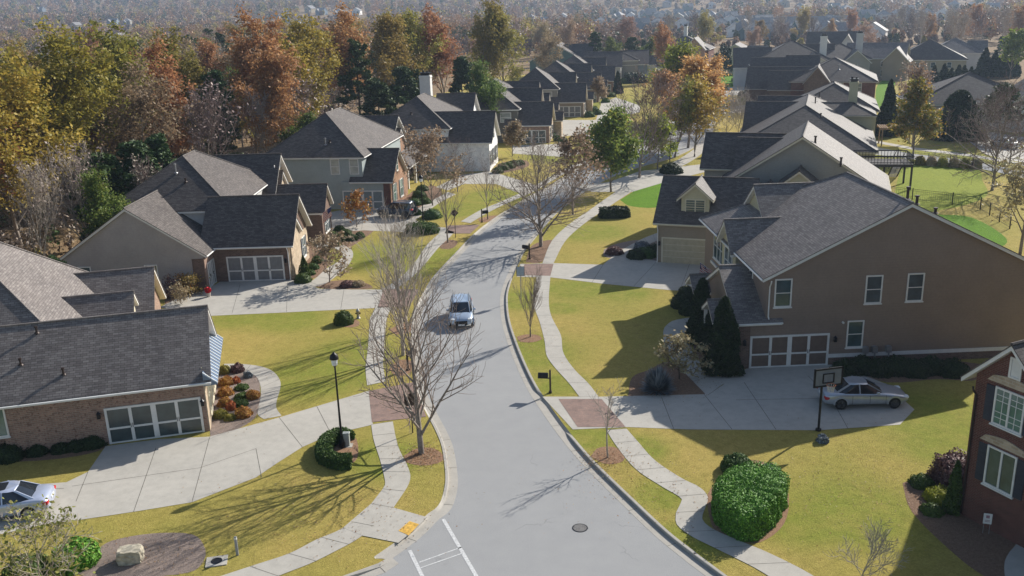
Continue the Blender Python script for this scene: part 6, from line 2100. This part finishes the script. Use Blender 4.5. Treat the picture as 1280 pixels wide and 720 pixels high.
    # pillars
    def pil(b, t, w0, w1=None):
        w1 = w1 or w0
        bo, to = np.array([*B[b], zb]), np.array([*T_[t], zz[t]])
        mbp = [bo, to]; s_ = 1 if bo[1] > 0 else -1
        vs = []
        for p, w_ in ((bo, w0), (to, w1)):
            for dx in (-w_, w_):
                for dy in (-.03, .022): vs.append((p[0] + dx, p[1] + dy * s_, p[2]))
        mb.add(vs, [(0, 1, 3, 2), (4, 6, 7, 5), (0, 4, 5, 1), (2, 3, 7, 6), (0, 2, 6, 4), (1, 5, 7, 3)])
    for b_ in (2, 8): pil(b_, b_, .035)
    for b_ in (4, 6): pil(b_, b_, .05)
    for b_ in ((0, 10) if kind != 'sedan' else (0, 10)): pil(b_, b_, .12 if kind == 'sedan' else .08, .07)
    for a_, c_ in ((1, 1), (9, 9)): 
        if kind == 'suv': pil(a_, c_, .05)
    mb.build('roof', P, root, uv=False)
    # wheels
    r = .34 if kind != 'pickup' else .42
    for sx, xx in ((-1, -h + L * .19), (1, h - L * .185)):
        for sy in (-1, 1):
            mb = MB(); y = sy * (hw - .09)
            mb.tube([(xx, y - .11, r), (xx, y - .09, r), (xx, y + .1, r), (xx, y + .125 * 1, r)], [r * .93, r, r, r * .93], 22)
            w = mb.build('tyre', M['tyre'], root, uv=False)
            mb = MB(); yo = sy * (hw + .03)
            mb.tube([(xx, yo - sy * .05, r), (xx, yo + sy * .012, r)], [r * .66, r * .66], 18)
            for q in range(5):
                a = q * 2 * math.pi / 5
                mb.tube([(xx, yo + sy * .02, r), (xx + math.cos(a) * r * .62, yo + sy * .02, r + math.sin(a) * r * .62)], .028, 4)
            mb.build('rim', M[rim], w, uv=False)
            mb = MB(); a = np.linspace(-.15, math.pi + .15, 14)
            ro, rin = r + .09, r + .01
            ys = sy * (hw * .985)
            vs = [(xx + math.cos(t) * q, ys + o_, r + math.sin(t) * q) for o_ in (-.03, .03) for q in (rin, ro) for t in a]
            n_a = 14; fs = []
            for i in range(n_a - 1):
                for (A, B2) in ((0, 1), (1, 3), (3, 2), (2, 0)): fs.append((A * n_a + i, A * n_a + i + 1, B2 * n_a + i + 1, B2 * n_a + i))
            mb.add(vs, fs); mb.build('wheel_arch', M['tyre'] if kind == 'pickup' else P, root, uv=False)
    zl = ST[0][3]
    for sy in (-1, 1):
        mb = MB(); x0 = -h + .04; mb.box(x0 - .02, x0 + .32, sy * hw * .6, sy * hw * .93, zl - .03, zl + .14); o = mb.build('tail_light', M['tail'], root, uv=False)
        bv = o.modifiers.new('b', 'BEVEL'); bv.width = .04; bv.segments = 2
        mb = MB(); zf = ST[-2][3]; mb.box(h - .34, h - .05, sy * hw * .52, sy * hw * .84, zf - .05, zf + .07); o = mb.build('headlight', M['head'], root, uv=False)
        bv = o.modifiers.new('b', 'BEVEL'); bv.width = .035; bv.segments = 2
        mb = MB(); xm = g['b'][1] - .42; mb.box(xm - .08, xm + .08, sy * (hw + .02), sy * (hw + .2), g['zb'] + .02, g['zb'] + .16); o = mb.build('wing_mirror', P, root, uv=False)
        bv = o.modifiers.new('b', 'BEVEL'); bv.width = .04; bv.segments = 2
        mb = MB(); mb.box(-.12, .06, sy * (hw * .985), sy * (hw * 1.0 + .012), g['zb'] - .2, g['zb'] - .165); mb.build('door_handle', P, root, uv=False)
        mb = MB()
        for xd in (-h * .36, .12, h * .42): mb.box(xd - .006, xd + .006, sy * (hw * .992), sy * (hw + .006), ST[4][2] + .14, g['zb'] - .09)
        mb.build('door_seams', M['black'], root, uv=False)
    mb = MB(); zg = ST[-2][2]; mb.box(h - .1, h - .005, -hw * .5, hw * .5, zg + .06, zg + .3 if kind == 'sedan' else zg + .38); mb.build('grille', M['black'], root, uv=False)
    mb = MB(); mb.box(h - .03, h + .02, -.24, .24, zg + .03, zg + .14); mb.build('number_plate', M['plate'], root, uv=False)
    mb = MB(); mb.box(-h - .015, -h + .05, -.24, .24, .62, .74); mb.build('number_plate', M['plate'], root, uv=False)
    if kind == 'pickup':
        mb = MB(); mb.tube([(-h - .2, 0, .95), (-h + .02, 0, .95)], [.36, .36], 18); mb.build('spare_wheel', M['tyre'], root, uv=False)
    if rack:
        mb = MB()
        for sy in (-1, 1): mb.tube([(g['t'][0], sy * wt * .9, zt + .02), (tm, sy * wt * .93, zt + .06), (g['t'][1], sy * wt * .9, zt + .0)], .02, 5)
        mb.build('roof_rails', M['black'], root, uv=False)
    return root


def face(o, p, q, z=.0):
    """stand o between the surveyed rear point p and front point q"""
    a, b = G(*p, z=z), G(*q, z=z)
    o.location = ((a[0] + b[0]) / 2, (a[1] + b[1]) / 2, z)
    o.rotation_euler = (0, 0, math.atan2(b[1] - a[1], b[0] - a[0]))


c = car('parked_suv', 'silver blue small SUV standing in the street, facing the viewer', 'car', 4.4, 1.82, 1.62, 'suv', (.42, .5, .6), 'rim_silver', .45, rack=True)
face(c, (577, 390), (577, 411), 0.008)
c = car('parked_sedan', 'silver sedan parked in the shade on the brown house drive', 'car', 4.85, 1.88, 1.44, 'sedan', (.44, .47, .52), 'rim', .45)
face(c, (1030, 504), (1124, 502), Z0 + .014)
c = car('parked_sedan', 'pale blue sedan with a dark sunroof, half out of frame at the left', 'car', 4.9, 1.86, 1.46, 'sedan', (.5, .55, .68), 'rim_silver', .4)
a_ = G(68, 634, z=Z0); c.location = (a_[0] - 2.35, a_[1] - .55, Z0 + .014); c.rotation_euler = (0, 0, R_(193))
mb = MB(); mb.box(-.55, .2, -.42, .42, 1.44, 1.462); mb.build('sunroof', M['car_glass'], c)
c = car('parked_pickup', 'dark blue off roader parked before the orange brick wing', 'car', 4.5, 1.86, 1.82, 'pickup', (.045, .07, .11), 'rim', .3)
face(c, (521, 272), (473, 270), Z0 + .014)
for i, (p, q, cc, kd, lab) in enumerate((((1070, 186), (1086, 192), (.55, .56, .56), 'suv', 'pale parked car on the back street seen past the deck'),
                                         ((1272, 187), (1240, 181), (.6, .6, .6), 'sedan', 'white parked car on the drive at the right edge'),
                                         ((1252, 152), (1278, 156), (.03, .03, .035), 'suv', 'black parked car before the wide dark roofed house'),
                                         ((730, 178), (742, 183), (.3, .3, .3), 'sedan', 'grey parked car on a drive far up the left row'))):
    c = car('parked_car', lab, 'car', 4.6, 1.85, 1.5, kd, cc, 'rim', .3); face(c, p, q, Z0 + .014)

# ---- street lamps
def street_lamp(label, Hh=5.45):
    root = empty('street_lamp', label=label, cat='street lamp', group='black post top street lamps')
    mb = MB(); mb.lathe([(.17, 0), (.17, .25), (.11, .45), (.075, .6), (.055, 2.2), (.045, Hh - .75), (.07, Hh - .7), (.1, Hh - .66)], 14)
    mb.build('pole', M['black'], root, smooth=True, uv=False)
    mb = MB(); mb.lathe([(.09, Hh - .66), (.15, Hh - .6), (.19, Hh - .28), (.19, Hh - .26)], 8); mb.build('lantern_glass', M['head'], root, uv=False)
    mb = MB(); mb.lathe([(.25, Hh - .28), (.24, Hh - .2), (.2, Hh - .06), (.09, Hh + .03), (.02, Hh + .12)], 12); mb.build('lantern_cap', M['black'], root, smooth=True, uv=False)
    return root


lamp = street_lamp('tall black street lamp rising from the curved hedge at left')
put(lamp, 428, 559, None, None)
l2 = fast_copy(lamp, label='slim street lamp standing in the clipped hedge before the orange brick wing'); put(l2, 529.5, 282, None, None)
l3 = fast_copy(lamp, label='distant street lamp beside the dark round shrub on the right verge'); put(l3, 837, 216, None, None)
mb = MB(); mb.box(-.16, .16, -.12, .12, 0, .72); mb.box(-.19, .19, -.15, .15, .72, .8)
o = mb.build('utility_pedestal', plain('pale green plastic', (.36, .38, .36), .5)); mb2 = MB(); mb2.box(-.3, .3, -.25, .25, 0, .03); q = mb2.build('base', M['curb'], o)
bv = o.modifiers.new('b', 'BEVEL'); bv.width = .02
put(o, 434, 557, 'grey green utility pedestal inside the curved hedge', 'utility box')

# ---- mailboxes
def mailbox(label, xy, toward):
    root = empty('mailbox', label=label, cat='mailbox', group='dark mailboxes along the kerb')
    mb = MB(); mb.box(-.05, .05, -.05, .05, 0, 1.45); mb.lathe([(.07, 1.45), (.02, 1.53)], 8); mb.box(-.09, .09, -.09, .09, 0, .12); mb.build('post', M['bronze'], root)
    mb = MB(); mb.box(-.035, .75, -.03, .03, .93, 1.0); mb.build('arm', M['bronze'], root)
    mb = MB(); n = 8
    pr = [(-.13, 1.0), (.13, 1.0)] + [(.13 * math.cos(t), 1.18 + .13 * math.sin(t)) for t in np.linspace(0, math.pi, n)]
    k = len(pr); vs = [(.12, y, z) for y, z in pr] + [(.72, y, z) for y, z in pr]
    mb.add(vs, [tuple(reversed(range(k))), tuple(range(k, 2 * k))] + [(i, (i + 1) % k, k + (i + 1) % k, k + i) for i in range(k)])
    bx = mb.build('box', M['black'], root)
    mb = MB(); mb.box(.715, .735, -.11, .11, 1.02, 1.27); mb.build('door', M['bronze'], bx)
    p = G(*xy, z=Z0); q = G(*toward, z=Z0)
    root.location = (p[0], p[1], Z0); root.rotation_euler = (0, 0, math.atan2(q[1] - p[1], q[0] - p[0]))


mailbox('dark mailbox on the right verge just above the brown house apron', (688, 491), (665, 490))
mailbox('dark mailbox on the right verge at the foot of the wide bare tree', (662, 324), (648, 322))
mailbox('dark mailbox on the left verge by the third apron', (602.5, 278), (611, 277))
mailbox('dark mailbox on the left verge between the two leafless trees', (510, 463), (522, 458))

# ---- signs
def sign_post(name, label, xy, Hh, kind, az):
    root = empty(name, label=label, cat='sign')
    mb = MB(); mb.tube([(0, 0, 0), (0, 0, Hh)], .035, 8); mb.build('post', M['bronze'] if kind != 'rect' else M['grey_metal'], root)
    mb = MB()
    if kind == 'rect':
        mb.box(.036, .052, -.31, .31, Hh - .82, Hh - .08); pn = mb.build('sign_panel', plain('back of sign', (.33, .4, .5), .5, .2), root)
        mb = MB(); mb.box(.052, .058, -.33, .33, Hh - .84, Hh - .81); mb.box(.052, .058, -.33, .33, Hh - .09, Hh - .06); mb.box(.052, .058, -.33, -.30, Hh - .81, Hh - .09); mb.box(.052, .058, .30, .33, Hh - .81, Hh - .09)
        mb.build('frame', M['black'], pn)
    else:
        s = .42
        vs = [(.04, 0, Hh - .42 - s), (.04, s, Hh - .42), (.04, 0, Hh - .42 + s), (.04, -s, Hh - .42)]
        if kind == 'square': vs = [(.04, -.36, Hh - .82), (.04, .36, Hh - .82), (.04, .36, Hh - .1), (.04, -.36, Hh - .1)]
        vs += [(x + .03, y, z) for x, y, z in vs]
        mb.add(vs, [(3, 2, 1, 0), (4, 5, 6, 7), (0, 1, 5, 4), (1, 2, 6, 5), (2, 3, 7, 6), (3, 0, 4, 7)])
        pn = mb.build('sign_panel', plain('dark sign back', (.07, .05, .04), .6, var=.4, scale=8), root)
        mb = MB(); mb.box(.072, .085, -.03, .03, Hh - .9, Hh + .02); mb.box(.072, .086, -.34, .34, Hh - .47, Hh - .42); mb.build('brace', M['bronze'], pn)
        mb = MB(); mb.lathe([(.05, Hh), (.06, Hh + .05), (.02, Hh + .14)], 8); mb.build('finial', M['bronze'], root)
    p = G(*xy, z=Z0); root.location = (p[0], p[1], Z0); root.rotation_euler = (0, 0, az)


sign_post('road_sign', 'rectangular blue grey road sign on a thin post by the right kerb', (651.5, 373), 2.75, 'rect', R_(-95))
sign_post('road_sign', 'dark square panelled sign on a post beside the corner tree', (516, 541), 2.5, 'square', R_(-80))
sign_post('road_sign', 'dark diamond sign on a post at the third apron', (569.5, 297), 3.0, 'diamond', R_(-85))

# ---- hydrant, post, valve box, rock, yard sign, flower pot
mb = MB(); mb.lathe([(.17, 0), (.17, .05), (.11, .08), (.11, .55), (.15, .57), (.15, .62), (.12, .7), (.05, .78), (.04, .84)], 12)
o = mb.build('fire_hydrant', plain('silver hydrant', (.42, .4, .36), .45, .5), smooth=True); put(o, 448, 398, 'small silver fire hydrant on the lawn above the round shrub', 'hydrant')
for sx, nm in ((-1, 'nozzle'), (1, 'nozzle')):
    mb = MB(); mb.tube([(sx * .08, 0, .42), (sx * .2, 0, .42)], .06, 8); mb.build('nozzle', M['bronze'], o)
mb = MB(); mb.box(-.06, .06, -.035, .035, 0, .95); o = mb.build('marker_post', plain('grey marker', (.32, .33, .36), .5)); bv = o.modifiers.new('b', 'BEVEL'); bv.width = .02
mb = MB(); mb.box(-.062, .062, -.037, .037, .8, .9); mb.build('band', M['white'], o)
put(o, 297, 694, 'slim grey marker post beside the square valve box', 'post')
mb = MB(); mb.box(-.45, .45, -.38, .38, 0, .05); o = mb.build('valve_box', M['concrete']); put(o, 271, 702, 'square concrete valve box set in the lawn at the lower left', 'valve box', rz=.2)
mb = MB(); mb.lathe([(.24, .05), (.24, .062), (.17, .063), (.16, .055)], 16); mb.build('lid', M['black'], o)
import bmesh
bm = bmesh.new(); bmesh.ops.create_cube(bm, size=1); bmesh.ops.subdivide_edges(bm, edges=bm.edges[:], cuts=4, use_grid_fill=True)
rr_ = random.Random(3)
for v in bm.verts:
    d = Vector(v.co); v.co = Vector((d.x * 1.15, d.y * .75, d.z * .7)) * (1 - .1 * (abs(d.x) * 2 * abs(d.y) * 2 + abs(d.z) * 2 * abs(d.x) * 2))
    v.co += Vector((rr_.uniform(-1, 1), rr_.uniform(-1, 1), rr_.uniform(-1, 1))) * .035
    v.co.z += .3
me = bpy.data.meshes.new('boulder'); bm.to_mesh(me); bm.free(); me.materials.append(M['stone'])
o = bpy.data.objects.new('boulder', me); COL.objects.link(o); put(o, 164, 701, 'squared pale boulder sitting in the grey mulch bed', 'boulder', rz=.15)
mb = MB(); mb.box(-.01, .01, -.17, .17, .5, 1.0); o = mb.build('yard_sign', M['white'])
mb = MB(); mb.tube([(0, -.12, 0), (0, -.12, .5)], .012, 5); mb.build('stake', M['grey_metal'], o)
mb = MB(); mb.tube([(0, .12, 0), (0, .12, .5)], .012, 5); mb.build('stake', M['grey_metal'], o)
mb = MB(); mb.lathe([(.08, 0), (.08, .006)], 12); 
mb2 = MB(); mb2.box(-.016, -.0105, -.07, .07, .78, .92); mb2.box(-.016, -.0105, -.1, .1, .6, .625); mb2.box(-.016, -.0105, -.1, .1, .66, .685); mb2.build('printed_marks', plain('print', (.35, .2, .22), .7), o)
put(o, 1232, 667, 'small white yard sign with faint print before the dark brick house', 'sign', rz=R_(70))
mb = MB(); mb.lathe([(.14, 0), (.2, .34), (.22, .36)], 12); o = mb.build('flower_pot', plain('pale pot', (.5, .45, .4), .7))
nrp = np.random.default_rng(2); d = nrp.normal(size=(420, 3)); d /= np.linalg.norm(d, axis=1)[:, None]
V, F = leaf_quads(nrp, d * .26 * nrp.uniform(.6, 1, (420, 1)) + [0, 0, .6], .1, .2); npmesh('flowers', V, F, M['red'], o)
put(o, 261, 371, 'pot of bright red flowers at the side garage corner', 'flower pot')

# ---- basketball hoop
root = empty('basketball_hoop', label='black basketball hoop on a pole at the edge of the brown house drive', cat='basketball hoop')
mb = MB(); mb.tube([(0, 0, 0), (0, 0, 2.6), (-.12, .0, 3.0), (-.5, 0, 3.35)], .065, 8); mb.tube([(0, 0, 0), (0, 0, .1)], .16, 10); mb.build('pole', M['black'], root)
mb = MB()
y0, y1, z0, z1 = -.84, .84, 2.85, 3.9
for a in ((y0, y0 + .09, z0, z1), (y1 - .09, y1, z0, z1), (y0, y1, z0, z0 + .09), (y0, y1, z1 - .09, z1)): mb.box(-.6, -.53, *a)
for a in ((-.34, -.28, 3.05, 3.6), (.28, .34, 3.05, 3.6), (-.34, .34, 3.05, 3.1), (-.34, .34, 3.55, 3.6)): mb.box(-.61, -.55, *a)
bb = mb.build('backboard_frame', M['black'], root)
mb = MB(); mb.box(-.575, -.555, y0 + .09, y1 - .09, z0 + .09, z1 - .09); mb.build('backboard', plain('smoky board', (.2, .22, .26), .15), bb)
mb = MB(); t = np.linspace(0, 2 * math.pi, 17); mb.tube([(-.87 + .23 * math.cos(a), .23 * math.sin(a), 3.05) for a in t], .014, 5, cap=False); rim_ = mb.build('rim', plain('orange rim', (.4, .1, .03), .5), root)
mb = MB()
for k in range(10):
    a = 2 * math.pi * k / 10
    mb.tube([(-.87 + .22 * math.cos(a), .22 * math.sin(a), 3.04), (-.87 + .14 * math.cos(a + .5), .14 * math.sin(a + .5), 2.66)], .008, 3); mb.tube([(-.87 + .22 * math.cos(a), .22 * math.sin(a), 3.04), (-.87 + .14 * math.cos(a - .5), .14 * math.sin(a - .5), 2.66)], .008, 3)
mb.build('net', M['white'], rim_)
p = G(1023, 538, z=Z0); root.location = (p[0], p[1], Z0); root.rotation_euler = (0, 0, R_(-78 + 180))

# ---- flags
def flag(label, h, u, v, z, az, red=False):
    w = h.o[:2] + h.u * u + h.v * v
    root = empty('house_flag', (w[0], w[1], z), az, label, 'flag')
    L = 1.7; e = (L * .8, 0, L * .6)
    mb = MB(); mb.tube([(0, 0, 0), e], .02, 6); mb.build('flag_pole', M['white'], root)
    n = 12
    def cloth(a0, a1, b0, b1, off):
        vs = []; fs = []
        for i in range(n + 1):
            for j in range(2):
                s = a0 + (a1 - a0) * i / n; d = (b0, b1)[j]
                p = np.array(e) * (.25 + .75 * s)
                vs.append((p[0] + .02 * math.sin(s * 9 + d * 5), .05 * math.sin(s * 8 + d * 7) + off, p[2] - d * .95))
        fs = [(2 * i, 2 * i + 1, 2 * i + 3, 2 * i + 2) for i in range(n)]
        return vs, fs
    mb = MB(); 
    for k in range(13):
        vs, fs = cloth(0 if k > 0 else 0, 1, k / 13, (k + 1) / 13, 0); mb.add(vs, fs, M['flagred'] if k % 2 == 0 else M['white'])
    c = mb.build('cloth', None, root)
    if not red:
        mb = MB(); vs, fs = cloth(.58, 1, 0, .5, -.012); mb.add(vs, fs, M['flagblue']); vs, fs = cloth(.58, 1, 0, .5, .012); mb.add(vs, fs, M['flagblue']); mb.build('canton', None, c)
    return root


M['flagred'] = plain('flag red', (.45, .05, .06), .8); M['flagblue'] = plain('flag blue', (.03, .04, .14), .8)
flag('red and white striped flag hanging from the brown house porch', RH, .6, 11.0, 3.0, R_(170))
flag('red and white striped flag on a short pole at the taupe house front', L2H, 5.9, 12.2, 3.1, R_(-20))

# ---- deck, pergola, fences behind the khaki house
def beam(mb, a, b, t=.07): mb.tube([a, b], t, 4)
root = empty('wooden_deck', label='dark raised wooden deck with stairs behind the khaki house', cat='deck')
p = G(1070, 238, z=0); root.location = (p[0], p[1], 0); root.rotation_euler = (0, 0, R_(-12))
mb = MB(); mb.box(0, 6.2, 0, 4.2, 3.0, 3.18); mb.box(0, 6.2, -.06, 0, 2.85, 3.15)
mb.build('platform', M['darkwood'], root)
for x in (.1, 3.0, 6.1):
    for y in (.1, 4.1):
        mb = MB(); mb.box(x - .1, x + .1, y - .1, y + .1, Z0, 3.0); mb.build('post', M['darkwood'], root)
mb = MB()
for a, b in (((0, 0), (6.2, 0)), ((6.2, 0), (6.2, 4.2)), ((0, 4.2), (6.2, 4.2)), ((0, 0), (0, 4.2))):
    beam(mb, (*a, 4.15), (*b, 4.15), .06); beam(mb, (*a, 3.35), (*b, 3.35), .05)
    n = int(math.dist(a, b) / .35)
    for i in range(n + 1): q = (a[0] + (b[0] - a[0]) * i / n, a[1] + (b[1] - a[1]) * i / n); mb.box(q[0] - .025, q[0] + .025, q[1] - .025, q[1] + .025, 3.2, 4.1)
mb.build('railing', M['darkwood'], root)
mb = MB()
for i in range(14): mb.box(5.0, 6.1, 4.3 + i * .28, 4.6 + i * .28, 3.0 - i * .21 - .06, 3.0 - i * .21)
for x in (5.0, 6.1): beam(mb, (x, 4.3, 3.0), (x, 8.2, .2), .09); beam(mb, (x, 4.3, 4.1), (x, 8.2, 1.2), .05)
mb.build('stairs', M['darkwood'], root)
root = empty('pergola', label='brown wooden pergola beside the cream house', cat='pergola')
p = G(1100, 184, z=0); root.location = (p[0], p[1], 0); root.rotation_euler = (0, 0, R_(-14))
for x in (.2, 4.6):
    for y in (.2, 3.2):
        mb = MB(); mb.box(x - .09, x + .09, y - .09, y + .09, 0, 2.6); mb.build('post', M['wood'], root)
mb = MB()
for y in (.2, 3.2): mb.box(-.3, 5.1, y - .06, y + .06, 2.6, 2.82)
for i in range(17): mb.box(-.2 + i * .32, -.08 + i * .32, -.4, 3.8, 2.82, 2.98)
mb.build('slat_roof', M['wood'], root)


def metal_fence(label, pts, h=1.3, mat='black'):
    P = px(pts, Z0)
    root = empty('metal_fence', (P[0][0], P[0][1], Z0), 0, label, 'fence')
    mb = MB(); o = P[0]
    for a, b in zip(P[:-1], P[1:]):
        a = a - o; b = b - o; L = np.linalg.norm(b - a)
        for z in (.15, h - .25, h - .05): beam(mb, (a[0], a[1], z), (b[0], b[1], z), .016)
        n = max(1, int(L / .22))
        for i in range(n): q = a + (b - a) * i / n; mb.tube([(q[0], q[1], .05), (q[0], q[1], h)], .009, 3, cap=False)
    mb.build('railing', M[mat], root)
    mb = MB()
    for a, b in zip(P[:-1], P[1:]):
        a = a - o; b = b - o; L = np.linalg.norm(b - a); n = max(1, int(L / 2.4))
        for i in range(n + 1): q = a + (b - a) * i / n; pm = MB(); pm.box(q[0] - .04, q[0] + .04, q[1] - .04, q[1] + .04, 0, h + .08); pm.build('post', M[mat], root)


metal_fence('thin black metal fence between the back lawn and back street', [(1122, 199), (1160, 204), (1215, 211), (1240, 216)])
metal_fence('thin black metal fence crossing the back lawn behind the brown house', [(1105, 246), (1140, 250), (1190, 256), (1225, 262), (1262, 286)])
for i in range(6):
    x = 1150 + i * 14
    shrub('garden_shrub', x, 206 + i * .9, .7, 1.3, ('l_gold', 'l_tan')[i % 2], ('olive', 'straw coloured')[i % 2] + ' shrub planted along the back street fence', 350, .18, group=('olive', 'straw coloured') [i % 2] + ' shrubs along the fence')
# hose on the brown house base, fallen leaves
nr = np.random.default_rng(31)


def litter(name, label, n, areas, mats, size=.11):
    C = []
    for (x, y, sx, sy, w) in areas:
        k = int(n * w); q = np.stack([nr.normal(x, sx, k), nr.normal(y, sy, k)], 1)
        for a in q:
            if a[1] < 90: continue
            g = G(a[0], a[1], Z0); C.append((g[0], g[1], Z0 + .05))
    V, F = leaf_quads(nr, np.array(C), size, 3.0)
    o = npmesh(name, V, F, [M[m_] for m_ in mats], None, nr.integers(0, len(mats), len(F)))
    tag(o, label, 'leaves', kind='stuff')


litter('fallen_leaves', 'brown fallen leaves scattered over lawns and verges', 6500,
       [(527, 570, 14, 8, .14), (400, 640, 70, 25, .12), (505, 440, 10, 30, .12), (660, 425, 14, 12, .05), (757, 575, 16, 8, .08), (800, 600, 50, 30, .06), (760, 420, 50, 40, .07), (380, 440, 60, 30, .06), (1050, 600, 70, 35, .08), (835, 480, 30, 12, .08), (300, 520, 18, 10, .05), (190, 690, 50, 14, .05), (560, 320, 20, 15, .04)],
       ['l_brown', 'l_tan', 'l_orange'], .05)

# ---- the air
mb = MB(); mb.box(-2200, 2200, -120, 3450, -14, 175)
hz = mb.build('haze', None, None, uv=False)
hm = bpy.data.materials.new('haze'); hm.use_nodes = True
nt = hm.node_tree; nt.nodes.remove(nt.nodes['Principled BSDF'])
pv = nt.nodes.new('ShaderNodeVolumePrincipled'); pv.inputs['Color'].default_value = (.6, .76, 1, 1); pv.inputs['Density'].default_value = HAZE
pv.inputs['Anisotropy'].default_value = .3
nt.links.new(pv.outputs[0], nt.nodes['Material Output'].inputs['Volume'])
hz.data.materials.append(hm)
tag(hz, kind='stuff', label='thin blue autumn haze lying over the far slopes')
for o in bpy.data.objects:                     # spare source trees never stood anywhere
    if o.parent is None and o.type == 'EMPTY' and 'label' not in o:
        for c in list(o.children): bpy.data.objects.remove(c)
        bpy.data.objects.remove(o)
